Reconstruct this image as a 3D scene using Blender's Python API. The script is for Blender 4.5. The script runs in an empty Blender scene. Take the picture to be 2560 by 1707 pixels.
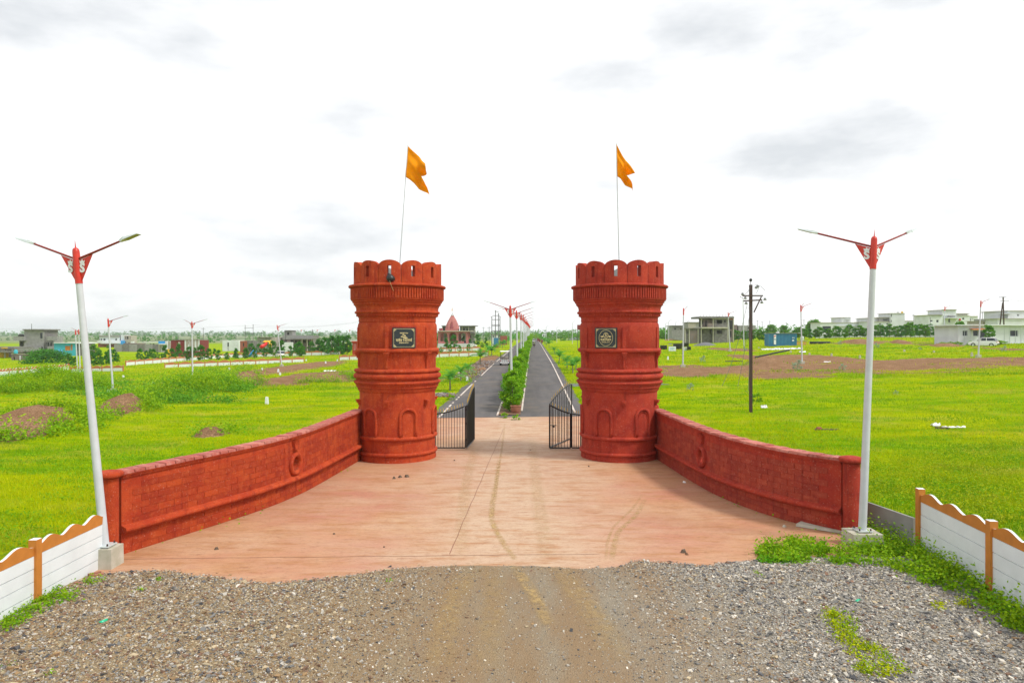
import bpy, math, random
import numpy as np
from mathutils import Vector, Matrix
random.seed(7); RNG = np.random.default_rng(11)
sc = bpy.context.scene
C = bpy.data.collections.new("Scene"); sc.collection.children.link(C)
R = math.radians
# ------------------------------------------------------------------ camera, sky, sun, exposure
H = 5.0; F = 1707.0; U0 = 1280.0; V0 = 836.0          # eye height, focal length in photo pixels, principal column, horizon row
cam = bpy.data.cameras.new("camera"); co = bpy.data.objects.new("camera", cam); sc.collection.objects.link(co)
cam.lens = 24.0; cam.sensor_width = 36.0; cam.clip_end = 20000; cam.clip_start = 0.1
cam.shift_y = -17.5/2560
co.location = (0, 0, H); co.rotation_euler = (R(90), 0, 0); sc.camera = co
SUN_EL, SUN_AZ = 52, 62                                # azimuth measured clockwise from +Y: behind-right of the gate
sd = Vector((0.80, -0.38, 0)).normalized()*math.cos(R(SUN_EL)) + Vector((0, 0, math.sin(R(SUN_EL))))
w = bpy.data.worlds.new("World"); sc.world = w; w.use_nodes = True
nt = w.node_tree; nt.nodes.clear(); N = nt.nodes.new; L = nt.links.new
out = N('ShaderNodeOutputWorld'); bg = N('ShaderNodeBackground'); bg.inputs[1].default_value = 0.105
sky = N('ShaderNodeTexSky'); sky.sky_type = 'NISHITA'; sky.sun_disc = False
sky.sun_elevation = R(SUN_EL); sky.sun_rotation = math.atan2(sd.x, sd.y); sky.dust_density = 2.5
tc = N('ShaderNodeTexCoord'); mp = N('ShaderNodeMapping'); mp.inputs['Scale'].default_value = (1.3, 1.3, 3.6)
mp.inputs['Location'].default_value = (3.3, 9.1, 4.2)
no = N('ShaderNodeTexNoise'); no.inputs['Scale'].default_value = 2.3; no.inputs['Detail'].default_value = 7; no.inputs['Roughness'].default_value = .55
cr = N('ShaderNodeValToRGB')                            # cloud base tone: grey patches in a nearly white overcast
cr.color_ramp.elements[0].position = .30; cr.color_ramp.elements[0].color = (6.7, 6.95, 7.2, 1)
cr.color_ramp.elements[1].position = .505; cr.color_ramp.elements[1].color = (9.9, 9.95, 10.0, 1)
mx = N('ShaderNodeMix'); mx.data_type = 'RGBA'; mx.inputs[0].default_value = .93
L(tc.outputs['Generated'], mp.inputs[0]); L(mp.outputs[0], no.inputs['Vector']); L(no.outputs['Fac'], cr.inputs[0])
L(sky.outputs[0], mx.inputs[6]); L(cr.outputs[0], mx.inputs[7]); L(mx.outputs[2], bg.inputs[0]); L(bg.outputs[0], out.inputs[0])
sl = bpy.data.lights.new("sun", 'SUN'); sl.energy = 2.7; sl.angle = R(10); sl.color = (1, .95, .87)
so = bpy.data.objects.new("sun", sl); sc.collection.objects.link(so)
so.rotation_euler = sd.to_track_quat('Z', 'Y').to_euler()
sc.view_settings.view_transform = 'Standard'; sc.view_settings.look = 'None'
sc.view_settings.exposure = 0.2; sc.view_settings.gamma = 1.0; sc.view_settings.use_curve_mapping = False
sc.render.engine = 'CYCLES'; sc.cycles.max_bounces = 6; sc.cycles.volume_bounces = 2; sc.cycles.transparent_max_bounces = 12

# ------------------------------------------------------------------ numeric helpers
def lattice(ix, iy, s):
    h = (ix.astype(np.int64)*374761393 + iy.astype(np.int64)*668265263 + s*1442695041) & 0x7fffffff
    h = ((h ^ (h >> 13))*1274126177) & 0x7fffffff
    return ((h ^ (h >> 16)) & 0xffff)/65535.0
def vnoise(x, y, s=0):
    x = np.asarray(x, float); y = np.asarray(y, float)
    ix = np.floor(x); iy = np.floor(y); fx = x-ix; fy = y-iy
    fx = fx*fx*(3-2*fx); fy = fy*fy*(3-2*fy)
    a = lattice(ix, iy, s); b = lattice(ix+1, iy, s); c = lattice(ix, iy+1, s); d = lattice(ix+1, iy+1, s)
    return (a*(1-fx)+b*fx)*(1-fy)+(c*(1-fx)+d*fx)*fy
def fbm(x, y, s=0, o=4):
    t = 0; a = .5
    for k in range(o):
        t = t+a*vnoise(x*2**k, y*2**k, s+k*7); a *= .5
    return t/(1-.5**o)
def sst(a, b, x):
    t = np.clip((np.asarray(x, float)-a)/(b-a), 0, 1); return t*t*(3-2*t)
BY = [36, 47, 63, 80, 96, 125, 200, 400, 1200, 9000]; BZ = [0, .27, .5, .72, .88, .98, 1.25, 1.5, 1.8, 1.8]
TY = [22, 45, 77, 110, 400, 1500]; TZ = [0, .015, .027, .030, .026, .010]
def g0(x, y):                                            # the lie of the land: rises away from the gate and towards the right
    return np.interp(y, BY, BZ)+np.interp(y, TY, TZ)*np.clip(x, -95, 100)
def X(u, d): return (u-U0)/F*d
def Z(v, d): return H+(V0-v)/F*d
def gp(u, v):                                            # point of the land seen at photo pixel (u, v)
    k = (u-U0)/F; m = (v-V0)/F
    ds = np.geomspace(6, 4000, 4000)
    below = np.where(H-m*ds < g0(k*ds, ds))[0]
    d = ds[below[0]] if len(below) else 4000
    return (float(k*d), float(d), float(g0(k*d, d)))
def roadc(y): return -.17+.031*(y-40)                    # centre line of the avenue

# ------------------------------------------------------------------ object helpers
WL = {}
def link(o, parent=None):
    C.objects.link(o)
    if parent is not None: o.parent = parent
    return o
def tag(o, label=None, cat=None, group=None, kind=None):
    if label: o['label'] = label
    if cat: o['category'] = cat
    if group: o['group'] = group
    if kind: o['kind'] = kind
    return o
def thing(name, label, cat, loc=(0, 0, 0), rz=0, group=None):
    o = bpy.data.objects.new(name, None); o.empty_display_size = .2; link(o)
    o.location = loc; o.rotation_euler = (0, 0, rz)
    return tag(o, label, cat, group)
class MB:
    def __init__(s): s.v = []; s.f = []; s.m = []; s.mi = 0
    def add(s, vs, fs):
        n = len(s.v); s.v += [tuple(p) for p in vs]
        for f in fs: s.f.append([i+n for i in f]); s.m.append(s.mi)
        return s
    def box(s, x0, x1, y0, y1, z0, z1):
        return s.add([(x0,y0,z0),(x1,y0,z0),(x1,y1,z0),(x0,y1,z0),(x0,y0,z1),(x1,y0,z1),(x1,y1,z1),(x0,y1,z1)],
                     [(0,3,2,1),(4,5,6,7),(0,1,5,4),(1,2,6,5),(2,3,7,6),(3,0,4,7)])
    def hexa(s, p): return s.add(p, [(0,3,2,1),(4,5,6,7),(0,1,5,4),(1,2,6,5),(2,3,7,6),(3,0,4,7)])
    def cyl(s, p0, p1, r0, r1=None, n=10, cap=True):
        r1 = r0 if r1 is None else r1
        p0 = Vector(p0); p1 = Vector(p1); d = (p1-p0).normalized()
        a = d.orthogonal().normalized(); b = d.cross(a)
        vs = [p0+(a*math.cos(2*math.pi*i/n)+b*math.sin(2*math.pi*i/n))*r0 for i in range(n)]
        vs += [p1+(a*math.cos(2*math.pi*i/n)+b*math.sin(2*math.pi*i/n))*r1 for i in range(n)]
        fs = [(i, (i+1)%n, n+(i+1)%n, n+i) for i in range(n)]
        if cap: fs += [tuple(range(n))[::-1], tuple(range(n, 2*n))]
        return s.add(vs, fs)
    def tube(s, pts, r, n=6):
        pts = [Vector(p) for p in pts]
        rr = r if isinstance(r, (list, tuple)) else [r]*len(pts)
        vs = []; a = None
        for i, p in enumerate(pts):
            d = (pts[min(i+1, len(pts)-1)]-pts[max(i-1, 0)]).normalized()
            if a is None: a = d.orthogonal().normalized()
            a = (a-d*a.dot(d)).normalized(); b = d.cross(a)
            vs += [p+(a*math.cos(2*math.pi*k/n)+b*math.sin(2*math.pi*k/n))*rr[i] for k in range(n)]
        fs = [(i*n+k, i*n+(k+1)%n, (i+1)*n+(k+1)%n, (i+1)*n+k) for i in range(len(pts)-1) for k in range(n)]
        fs += [tuple(range(n))[::-1], tuple(range((len(pts)-1)*n, len(pts)*n))]
        return s.add(vs, fs)
    def lathe(s, prof, n=64, c=(0, 0), caps=True):
        vs = [(c[0]+r*math.cos(2*math.pi*k/n), c[1]+r*math.sin(2*math.pi*k/n), z) for r, z in prof for k in range(n)]
        fs = [(i*n+k, i*n+(k+1)%n, (i+1)*n+(k+1)%n, (i+1)*n+k) for i in range(len(prof)-1) for k in range(n)]
        if caps: fs += [tuple(range(n))[::-1], tuple(range((len(prof)-1)*n, len(prof)*n))]
        return s.add(vs, fs)
    def prism(s, poly, M, t):                            # 2-D outline in the plane of M's x and z, thickness t along y
        n = len(poly)
        vs = [M @ Vector((a, 0, b)) for a, b in poly]+[M @ Vector((a, t, b)) for a, b in poly]
        fs = [tuple(range(n)), tuple(range(n, 2*n))[::-1]]+[(i, n+i, n+(i+1)%n, (i+1)%n) for i in range(n)]
        return s.add(vs, fs)
    def data(s, name, mats, smooth=False):
        me = bpy.data.meshes.new(name); me.from_pydata(s.v, [], s.f)
        for m in (mats if isinstance(mats, (list, tuple)) else [mats]): me.materials.append(m)
        me.polygons.foreach_set('material_index', s.m)
        me.polygons.foreach_set('use_smooth', [smooth]*len(s.f))
        me.update(); return me
    def build(s, name, mats, parent=None, smooth=False, auto=False, off=None):
        if off is not None:
            s.v = [(a-off[0], b-off[1], c-off[2]) for a, b, c in s.v]
        me = s.data(name, mats, smooth or auto)
        o = link(bpy.data.objects.new(name, me), parent)
        if auto:
            try: me.set_sharp_from_angle(angle=R(38))
            except Exception: pass
        return o
def copy_tree(o, parent=None):
    c = o.copy(); C.objects.link(c); c.parent = parent
    for ch in list(o.children): copy_tree(ch, c)
    return c
def np_mesh(name, V, Fc, mats, col=None, parent=None, smooth=False, nv=3):
    me = bpy.data.meshes.new(name); V = np.asarray(V, np.float32).reshape(-1, 3); Fc = np.asarray(Fc, np.int32).reshape(-1, nv)
    me.vertices.add(len(V)); me.vertices.foreach_set('co', V.ravel())
    me.loops.add(Fc.size); me.loops.foreach_set('vertex_index', Fc.ravel())
    me.polygons.add(len(Fc)); me.polygons.foreach_set('loop_start', np.arange(0, Fc.size, nv, dtype=np.int32))
    me.polygons.foreach_set('loop_total', np.full(len(Fc), nv, np.int32))
    me.polygons.foreach_set('use_smooth', np.full(len(Fc), smooth))
    me.materials.append(mats); me.update(calc_edges=True)
    if col is not None:
        a = me.color_attributes.new('tint', 'FLOAT_COLOR', 'POINT')
        c4 = np.ones((len(V), 4), np.float32); c4[:, :3] = col; a.data.foreach_set('color', c4.ravel())
    return link(bpy.data.objects.new(name, me), parent)

# ------------------------------------------------------------------ materials (all procedural, world-position driven)
def newmat(name):
    m = bpy.data.materials.new(name); m.use_nodes = True; nt = m.node_tree
    b = nt.nodes['Principled BSDF']; return m, nt, b
def pos(nt, scale=(1, 1, 1)):
    g = nt.nodes.new('ShaderNodeNewGeometry'); mp = nt.nodes.new('ShaderNodeMapping'); mp.inputs['Scale'].default_value = scale
    nt.links.new(g.outputs['Position'], mp.inputs[0]); return mp.outputs[0]
def noise(nt, vec, scale, detail=5, rough=.55):
    n = nt.nodes.new('ShaderNodeTexNoise'); n.inputs['Scale'].default_value = scale; n.inputs['Detail'].default_value = detail
    n.inputs['Roughness'].default_value = rough; nt.links.new(vec, n.inputs['Vector']); return n.outputs['Fac']
def ramp(nt, fac, a, b, c0=(0, 0, 0), c1=(1, 1, 1)):
    r = nt.nodes.new('ShaderNodeValToRGB'); e = r.color_ramp.elements
    e[0].position = a; e[1].position = b; e[0].color = (*c0, 1); e[1].color = (*c1, 1)
    nt.links.new(fac, r.inputs[0]); return r.outputs[0]
def mix(nt, fac, a, b, mode='MIX'):
    m = nt.nodes.new('ShaderNodeMix'); m.data_type = 'RGBA'; m.blend_type = mode
    for s, v in ((0, fac), (6, a), (7, b)):
        if isinstance(v, (int, float)): m.inputs[s].default_value = v
        elif isinstance(v, tuple): m.inputs[s].default_value = (*v, 1)
        else: nt.links.new(v, m.inputs[s])
    return m.outputs[2]
def bump(nt, b, h, strength=.3, dist=.02):
    n = nt.nodes.new('ShaderNodeBump'); n.inputs['Strength'].default_value = strength; n.inputs['Distance'].default_value = dist
    nt.links.new(h, n.inputs['Height']); nt.links.new(n.outputs[0], b.inputs['Normal'])
def pm(name, c, var=.25, scale=3, rough=.8, metal=0, bs=.2, bd=.01, bscale=None, c2=None, spec=.5):
    m, nt, b = newmat(name); p = pos(nt)
    c2 = c2 or tuple(x*(1-var) for x in c); c1 = tuple(min(1, x*(1+var*.6)) for x in c) if c2 is None else c
    col = mix(nt, ramp(nt, noise(nt, p, scale), .3, .7), c2, c)
    nt.links.new(col, b.inputs['Base Color']); b.inputs['Roughness'].default_value = rough; b.inputs['Metallic'].default_value = metal
    b.inputs['Specular IOR Level'].default_value = spec
    if bs: bump(nt, b, noise(nt, p, bscale or scale*8, 3), bs, bd)
    return m
def red_plaster(name, a, bcol, dark, rnd=False, speck=True):
    m, nt, b = newmat(name); p = pos(nt)
    pale = (min(1, bcol[0]*1.15), bcol[1]*1.5+.01, bcol[2]*1.6+.01)
    col = mix(nt, ramp(nt, noise(nt, p, 1.7, 6, .6), .38, .62), a, bcol)
    if rnd:
        oi = nt.nodes.new('ShaderNodeObjectInfo')
        col = mix(nt, ramp(nt, oi.outputs['Random'], 0, 1, (0, 0, 0), (.55, .55, .55)), col, dark)
    col = mix(nt, ramp(nt, noise(nt, p, 5.5, 6, .7), .52, .68, (0, 0, 0), (.55, .55, .55)), col, pale)      # chalky faded paint
    col = mix(nt, ramp(nt, noise(nt, pos(nt, (3.5, 3.5, .30)), 1.5, 6, .7), .54, .70, (0, 0, 0), (.6, .6, .6)), col, dark)   # rain streaks
    col = mix(nt, ramp(nt, noise(nt, p, 3.0, 7, .75), .57, .68, (0, 0, 0), (.5, .5, .5)), col, dark)
    if speck:
        col = mix(nt, ramp(nt, noise(nt, p, 24, 4, .7), .60, .70, (0, 0, 0), (.7, .7, .7)), col, (.60, .28, .20))
        col = mix(nt, ramp(nt, noise(nt, p, 31, 4, .7), .60, .69, (0, 0, 0), (.75, .75, .75)), col, (.09, .010, .008))
    nt.links.new(col, b.inputs['Base Color']); b.inputs['Roughness'].default_value = .82; b.inputs['Specular IOR Level'].default_value = .2
    h = nt.nodes.new('ShaderNodeMath'); h.operation = 'ADD'; nt.links.new(noise(nt, p, 9, 6, .7), h.inputs[0]); nt.links.new(noise(nt, p, 34, 5, .8), h.inputs[1])
    bump(nt, b, h.outputs[0], .75, .035)
    return m
M = {}
M['red'] = red_plaster('red_plaster', (.39, .041, .013), (.49, .068, .017), (.17, .013, .009))
M['red_dk'] = red_plaster('red_plaster_dark', (.34, .033, .020), (.43, .048, .023), (.15, .014, .012))  # darker copy: shade of the right tower and wall put into the colour
M['block'] = red_plaster('red_block', (.41, .048, .014), (.48, .072, .016), (.23, .018, .010), rnd=True)
M['cop'] = red_plaster('coping_brick_red', (.50, .13, .10), (.60, .24, .19), (.22, .03, .025), rnd=True)
M['grey'] = pm('cement_plaster', (.30, .30, .29), .3, 1.5, bs=.4)
M['conc'] = pm('pale_concrete', (.52, .49, .42), .35, 4, bs=.4, c2=(.36, .35, .26))
M['conc_dk'] = pm('weathered_cement', (.22, .215, .20), .4, 1.6, bs=.4, c2=(.11, .10, .105))
M['blkwork'] = pm('dark_blockwork', (.16, .15, .16), .5, 2.5, bs=.5, c2=(.22, .15, .13))
M['white'] = pm('white_paint', (.74, .78, .80), .12, 2, bs=.1)
M['whitewall'] = pm('white_house_wall', (.66, .70, .72), .18, .6, bs=.1)
M['orange'] = pm('ochre_paint', (.55, .20, .025), .2, 4, bs=.2)
M['orange_far'] = pm('faded_ochre_paint', (.50, .17, .06), .2, 2, bs=.1)
M['pole'] = pm('grey_pole_paint', (.55, .58, .61), .12, 5, rough=.45, bs=.05)
M['lampred'] = pm('red_paint', (.62, .028, .01), .25, 8, rough=.4, bs=.03)
M['armred'] = pm('dark_red_paint', (.26, .012, .012), .2, 8, rough=.4, bs=.03)
M['alu'] = pm('lamp_housing', (.62, .68, .68), .1, 9, rough=.4, metal=.3, bs=0)
M['led'] = pm('lamp_glass', (.36, .38, .20), .2, 9, rough=.3, bs=0)
M['black'] = pm('black_metal', (.014, .016, .018), .3, 6, rough=.4, bs=.05)
M['rust'] = pm('dark_rusty_steel', (.035, .022, .020), .4, 6, rough=.6, bs=.2, c2=(.07, .028, .02))
M['gold'] = pm('gold_paint', (.62, .42, .07), .2, 20, rough=.4, bs=0)
M['plaque'] = pm('plaque_stone', (.012, .022, .026), .3, 6, rough=.18, bs=0)
M['cream'] = pm('plaque_gold_letters', (.74, .64, .32), .2, 30, rough=.5, bs=0)
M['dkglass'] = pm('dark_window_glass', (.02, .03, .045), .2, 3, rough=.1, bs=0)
M['dark'] = pm('interior_shade', (.03, .03, .035), .2, 3, bs=0)  # near-black colour stands in for shade in rooms behind openings
M['blue'] = pm('blue_container_paint', (.022, .14, .30), .3, 1.2, rough=.5, bs=.1, c2=(.03, .20, .34))
M['cyan'] = pm('turquoise_paint', (.04, .40, .52), .15, 1, bs=.1)
M['skyblue'] = pm('bright_blue_plastic', (.02, .30, .75), .1, 2, rough=.35, bs=0)
M['yellow'] = pm('yellow_paint', (.75, .46, .02), .15, 2, bs=.05)
M['toyred'] = pm('glossy_red_plastic', (.62, .01, .01), .1, 2, rough=.35, bs=0)
M['toygreen'] = pm('green_plastic', (.02, .22, .10), .1, 2, rough=.4, bs=0)
M['corrred'] = pm('red_sheet_metal', (.22, .02, .025), .35, 1.5, rough=.6, bs=.1)
M['beige'] = pm('beige_sheet_metal', (.42, .38, .34), .25, 1.5, rough=.6, bs=.1)
M['temple'] = pm('pink_temple_paint', (.44, .15, .14), .2, 1.2, bs=.2)
M['temple_dk'] = pm('dark_pink_temple_paint', (.30, .07, .08), .2, 1.2, bs=.2)
M['brick'] = pm('brick_red', (.34, .10, .06), .35, 8, bs=.3)
M['bark'] = pm('bark', (.13, .09, .06), .4, 12, bs=.5)
M['palmbark'] = pm('palm_bark', (.24, .22, .16), .4, 14, bs=.4)
M['rubber'] = pm('rubber', (.012, .012, .012), .2, 8, rough=.9, bs=.1)
M['carwhite'] = pm('white_car_paint', (.80, .81, .82), .04, 1, rough=.15, bs=0)
M['shoulder'] = pm('grey_stone_aggregate', (.17, .175, .19), .35, 9, bs=.5, c2=(.09, .09, .10))
M['dirtpile'] = pm('brown_soil', (.23, .13, .07), .4, 5, bs=.8, bd=.05, c2=(.12, .06, .03))
M['terra'] = pm('terracotta', (.36, .15, .09), .3, 6, bs=.2)
M['skin'] = pm('skin', (.25, .12, .07), .1, 6, bs=0); M['shirt'] = pm('olive_shirt', (.18, .19, .08), .2, 6, bs=0)
M['trouser'] = pm('dark_trousers', (.02, .022, .03), .2, 6, bs=0); M['hair'] = pm('black_hair', (.01, .01, .01), .2, 20, bs=0)
M['litter'] = pm('white_plastic_litter', (.80, .80, .80), .1, 10, bs=.3)
M['gpl'] = pm('green_bottle_plastic', (.01, .42, .22), .1, 10, rough=.2, bs=0)
M['tail'] = pm('red_lamp_lens', (.5, .01, .01), .1, 10, rough=.2, bs=0)
M['wire'] = pm('grey_wire', (.10, .10, .11), .1, 10, bs=0)
M['olive'] = pm('olive_fascia', (.16, .17, .03), .1, 5, bs=0)
M['porcelain'] = pm('grey_insulator', (.28, .29, .31), .1, 5, rough=.2, bs=0)
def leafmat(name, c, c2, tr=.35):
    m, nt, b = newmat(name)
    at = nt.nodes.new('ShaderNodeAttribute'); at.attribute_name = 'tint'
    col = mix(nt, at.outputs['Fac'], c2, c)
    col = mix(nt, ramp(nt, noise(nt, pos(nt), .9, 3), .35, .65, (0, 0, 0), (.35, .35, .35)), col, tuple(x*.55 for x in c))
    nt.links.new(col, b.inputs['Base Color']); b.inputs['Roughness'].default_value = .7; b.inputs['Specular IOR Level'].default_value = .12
    t = nt.nodes.new('ShaderNodeBsdfTranslucent'); nt.links.new(col, t.inputs['Color'])
    ms = nt.nodes.new('ShaderNodeMixShader'); ms.inputs[0].default_value = tr
    o = nt.nodes['Material Output']
    nt.links.new(b.outputs[0], ms.inputs[1]); nt.links.new(t.outputs[0], ms.inputs[2]); nt.links.new(ms.outputs[0], o.inputs[0])
    return m
M['flag'] = leafmat('saffron_cloth', (1.0, .47, .008), (1.0, .47, .008), .5)
M['leaf'] = leafmat('bright_leaves', (.30, .52, .012), (.08, .34, .012))
M['leafdk'] = leafmat('dark_leaves', (.10, .33, .02), (.02, .15, .035))
M['leafmid'] = leafmat('mid_leaves', (.17, .40, .02), (.045, .22, .02))
M['palm'] = leafmat('palm_leaves', (.16, .44, .03), (.04, .24, .05))
M['palmdead'] = leafmat('dry_palm_leaves', (.14, .15, .07), (.22, .22, .10))
M['weed'] = leafmat('weed_leaves', (.34, .52, .008), (.06, .32, .01))
M['grass'] = leafmat('grass_blades', (.52, .54, .002), (.12, .35, .002), .3)

def dry_patches(m):
    nt = m.node_tree; b = nt.nodes['Principled BSDF']; src = b.inputs['Base Color'].links[0].from_socket
    p = pos(nt); c = mix(nt, ramp(nt, noise(nt, pos(nt, (.5, 1, 1)), .22, 6, .7), .53, .66, (0, 0, 0), (.75, .75, .75)), src, (.50, .42, .07))
    c = mix(nt, ramp(nt, noise(nt, p, .55, 6, .75), .56, .66, (0, 0, 0), (.8, .8, .8)), c, (.07, .24, .003))
    for l in list(src.links):
        if l.to_node.bl_idname in ('ShaderNodeBsdfPrincipled', 'ShaderNodeBsdfTranslucent'): nt.links.new(c, l.to_socket)
dry_patches(M['grass'])
# ------------------------------------------------------------------ features of the land
DIRT = []      # (x, y, half x, half y, strength)
def dirt(u0, u1, v0, v1, k=1.0):
    x, y, _ = gp((u0+u1)/2, (v0+v1)/2); y0 = gp((u0+u1)/2, v1)[1]; y1 = gp((u0+u1)/2, v0)[1]
    DIRT.append((x, (y0+y1)/2, (u1-u0)/2/F*y, max((y1-y0)/2, .6), k))
for a in [(329,446,956,972),(633,805,907,937,.8),(667,889,930,962,.9),(1185,1243,889,928,1),(1885,1990,885,915),(1960,2130,884,910),
          (2090,2560,896,906,.8),(2440,2560,868,878,.5),(2243,2290,848,862),(2330,2420,858,868,.7),(1790,1860,868,880,.8),(1700,1830,845,851,.8),
          (2100,2240,856,862,.8),(200,237,950,975,.8),(1640,1780,930,942,.8),(1000,1085,985,1000,.4),(500,520,990,1000,.6)]: dirt(*a)
ROADDIRT = [gp(1640, 925), gp(1900, 926), gp(2150, 917), gp(2400, 910), gp(2620, 903)]
MOUNDS = []    # (x, y, rx, ry, height, bare)
def mound(u0, u1, vb, hpx, ry, bare=1, sink=0):
    x, y, _ = gp((u0+u1)/2, vb); MOUNDS.append((x, y+ry*.6, (u1-u0)/2/F*y*1.15, ry, hpx/F*y, bare))
mound(-120, 130, 1100, 70, 4.0, .8); mound(215, 335, 1045, 58, 2.4, .8); mound(-40, 200, 985, 52, 4, .1); mound(560, 640, 968, 38, 3, .8)
mound(440, 560, 985, 26, 4, .3); mound(665, 900, 957, 20, 3, .9); mound(478, 552, 1094, 26, 1.1, .95); mound(680, 705, 905, 11, 3, 1)
mound(330, 450, 1000, 28, 4, .3); mound(1885, 1975, 914, 22, 3, .9); mound(2240, 2290, 863, 15, 4, .9); mound(2120, 2210, 860, 13, 5, 0)
mound(2335, 2420, 868, 10, 3, .8); mound(1190, 1235, 925, 6, 2, 1); mound(2440, 2490, 875, 8, 3, .3); mound(1660, 1700, 852, 6, 4, .8)
def mask_ell(x, y, e, soft=.45):
    cx, cy, rx, ry = e[:4]
    d = np.sqrt(((x-cx)/rx)**2+((y-cy)/ry)**2)
    return 1-sst(1-soft, 1+soft, d+.5*(fbm(x*.9, y*.9, 3)-.5))
def dirtmask(x, y):
    m = np.zeros_like(x)
    for e in DIRT: m = np.maximum(m, e[4]*mask_ell(x, y, e))
    for cx, cy, rx, ry, h, b in MOUNDS:
        m = np.maximum(m, b*mask_ell(x, y, (cx, cy-ry*.35, rx*.75, ry*.7)))
    xs = [p[0] for p in ROADDIRT]; ys = [p[1] for p in ROADDIRT]
    yc = np.interp(x, xs, ys); hw = np.interp(x, xs, [11, 11, 9, 8, 7])
    n = fbm(x*.25, y*.25, 9)
    band = (1-sst(.55, 1.1, np.abs(y-yc)/hw+.9*(n-.5)))*sst(xs[0]-1, xs[0]+2, x)
    band *= .42+.55*sst(.33, .62, fbm(x*.10, y*.45, 21))
    return np.clip(np.maximum(m, band), 0, 1)
def hfun(x, y):
    z = g0(x, y); x = np.asarray(x, float); y = np.asarray(y, float)
    rd = sst(4.6, 7, np.abs(x-roadc(y)))
    z = z+(fbm(x*.35, y*.35, 5)-.5)*.30*rd*sst(41, 50, y)+(fbm(x*1.3, y*1.3, 6)-.5)*.10*rd
    for cx, cy, rx, ry, h, b in MOUNDS:
        q = np.exp(-(((x-cx)/rx)**2+((y-cy)/ry)**2)*1.6)
        z = z+h*q*(.75+.5*fbm(x*1.2+cx, y*1.2, 8))
    # hill country at the far left, hidden distance elsewhere
    far = sst(900, 2600, y)
    z = z+far*4*sst(300, -900, x)*fbm(x*.0011, y*.0011, 31)
    return z
WL_PTS = [(-6.02, 27.5), (-6.42, 22.8), (-6.68, 21.0), (-7.12, 19.4), (-7.75, 17.86), (-8.26, 16.75), (-8.84, 15.45)]
WR_PTS = [(5.74, 27.6), (6.12, 22.85), (6.45, 20.7), (7.0, 19.0), (7.56, 17.95), (8.25, 17.1)]
def plazamask(x, y):
    lx = np.interp(y, [p[1] for p in WL_PTS[::-1]], [p[0] for p in WL_PTS[::-1]]); rx = np.interp(y, [p[1] for p in WR_PTS[::-1]], [p[0] for p in WR_PTS[::-1]])
    lx = np.where(y < 15.4, -8.9, lx); rx = np.where(y < 17, 9.2, rx)
    lx = np.where(y > 27.5, -6.0, lx); rx = np.where(y > 27.5, 5.7, rx)
    return (y < 40.3) & (x > lx-.3) & (x < rx+.3)
def openground(x, y):                                    # 1 where wild ground cover grows
    k = ~plazamask(x, y) & ~((np.abs(x-roadc(y)) < 4.45) & (y > 39))
    k &= ~((y < 15.5) & (x > -8.75) & (x < 9.3))
    return k
def glines(a, b, s0, lim):
    out = [a]; 
    while out[-1] < b:
        d = s0 if out[-1] < lim else s0*(1+(out[-1]-lim)*.045)
        out.append(out[-1]+d)
    return out
xp = glines(0, 9000, .5, 60); xs = np.array([-v for v in xp[:0:-1]]+xp); ys = np.array([-40, -20, -8, 0, 3]+glines(5, 9000, .5, 90))
GX, GY = np.meshgrid(xs, ys); GZ = hfun(GX, GY)
inside = plazamask(GX, GY) | ((np.abs(GX-roadc(GY)) < 4.6) & (GY > 38)) | ((GY < 15.5) & (np.abs(GX) < 9))
GZ = np.where(inside, np.minimum(GZ, g0(GX, GY)-.05), GZ)
dm = dirtmask(GX, GY)
sh = np.zeros_like(GX)                                   # dark stone chippings spread on the ground
for e in [(2345, 2600, 914, 930), (1094, 1110, 983, 999), (780, 850, 1008, 1018), (2130, 2200, 1008, 1012)]:
    x, y, _ = gp((e[0]+e[1])/2, (e[2]+e[3])/2); y0 = gp(e[0], e[3])[1]; y1 = gp(e[0], e[2])[1]
    sh = np.maximum(sh, mask_ell(GX, GY, (x, y, (e[1]-e[0])/2/F*y, (y1-y0)/2)))
ny, nx = GX.shape; idx = np.arange(nx*ny).reshape(ny, nx)
Fq = np.stack([idx[:-1, :-1], idx[:-1, 1:], idx[1:, 1:], idx[1:, :-1]], -1).reshape(-1, 4)
gm, nt, b = newmat('field_ground'); nl = nt.links.new
at = nt.nodes.new('ShaderNodeAttribute'); at.attribute_name = 'tint'
sx = nt.nodes.new('ShaderNodeSeparateColor'); nl(at.outputs['Color'], sx.inputs[0]); p = pos(nt)
big = noise(nt, p, .10, 5, .6); mid = noise(nt, pos(nt, (1, 1, 1)), .8, 6, .65); fine = noise(nt, p, 9, 4, .7)
gcol = mix(nt, ramp(nt, big, .38, .62), (.40, .44, .002), (.24, .38, .002))
gcol = mix(nt, ramp(nt, noise(nt, pos(nt, (.35, 1.3, 1)), .5, 6, .65), .45, .66, (0, 0, 0), (.85, .85, .85)), gcol, (.08, .26, .003))
gcol = mix(nt, ramp(nt, noise(nt, p, .33, 5, .6), .53, .70, (0, 0, 0), (.6, .6, .6)), gcol, (.46, .40, .06))
gcol = mix(nt, ramp(nt, fine, .30, .62, (.55, .55, .55), (0, 0, 0)), gcol, (.09, .17, .003))
dcol = mix(nt, ramp(nt, mid, .35, .65), (.40, .25, .15), (.27, .155, .085)); dcol = mix(nt, ramp(nt, noise(nt, p, 14, 4, .8), .35, .6), (.10, .055, .03), dcol)
mk = nt.nodes.new('ShaderNodeMath'); mk.operation = 'MULTIPLY_ADD'; nl(noise(nt, p, 1.7, 6, .75), mk.inputs[0]); mk.inputs[1].default_value = 1.3
nl(sx.outputs[0], mk.inputs[2])
gcol = mix(nt, ramp(nt, mk.outputs[0], .98, 1.25), gcol, dcol)
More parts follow.
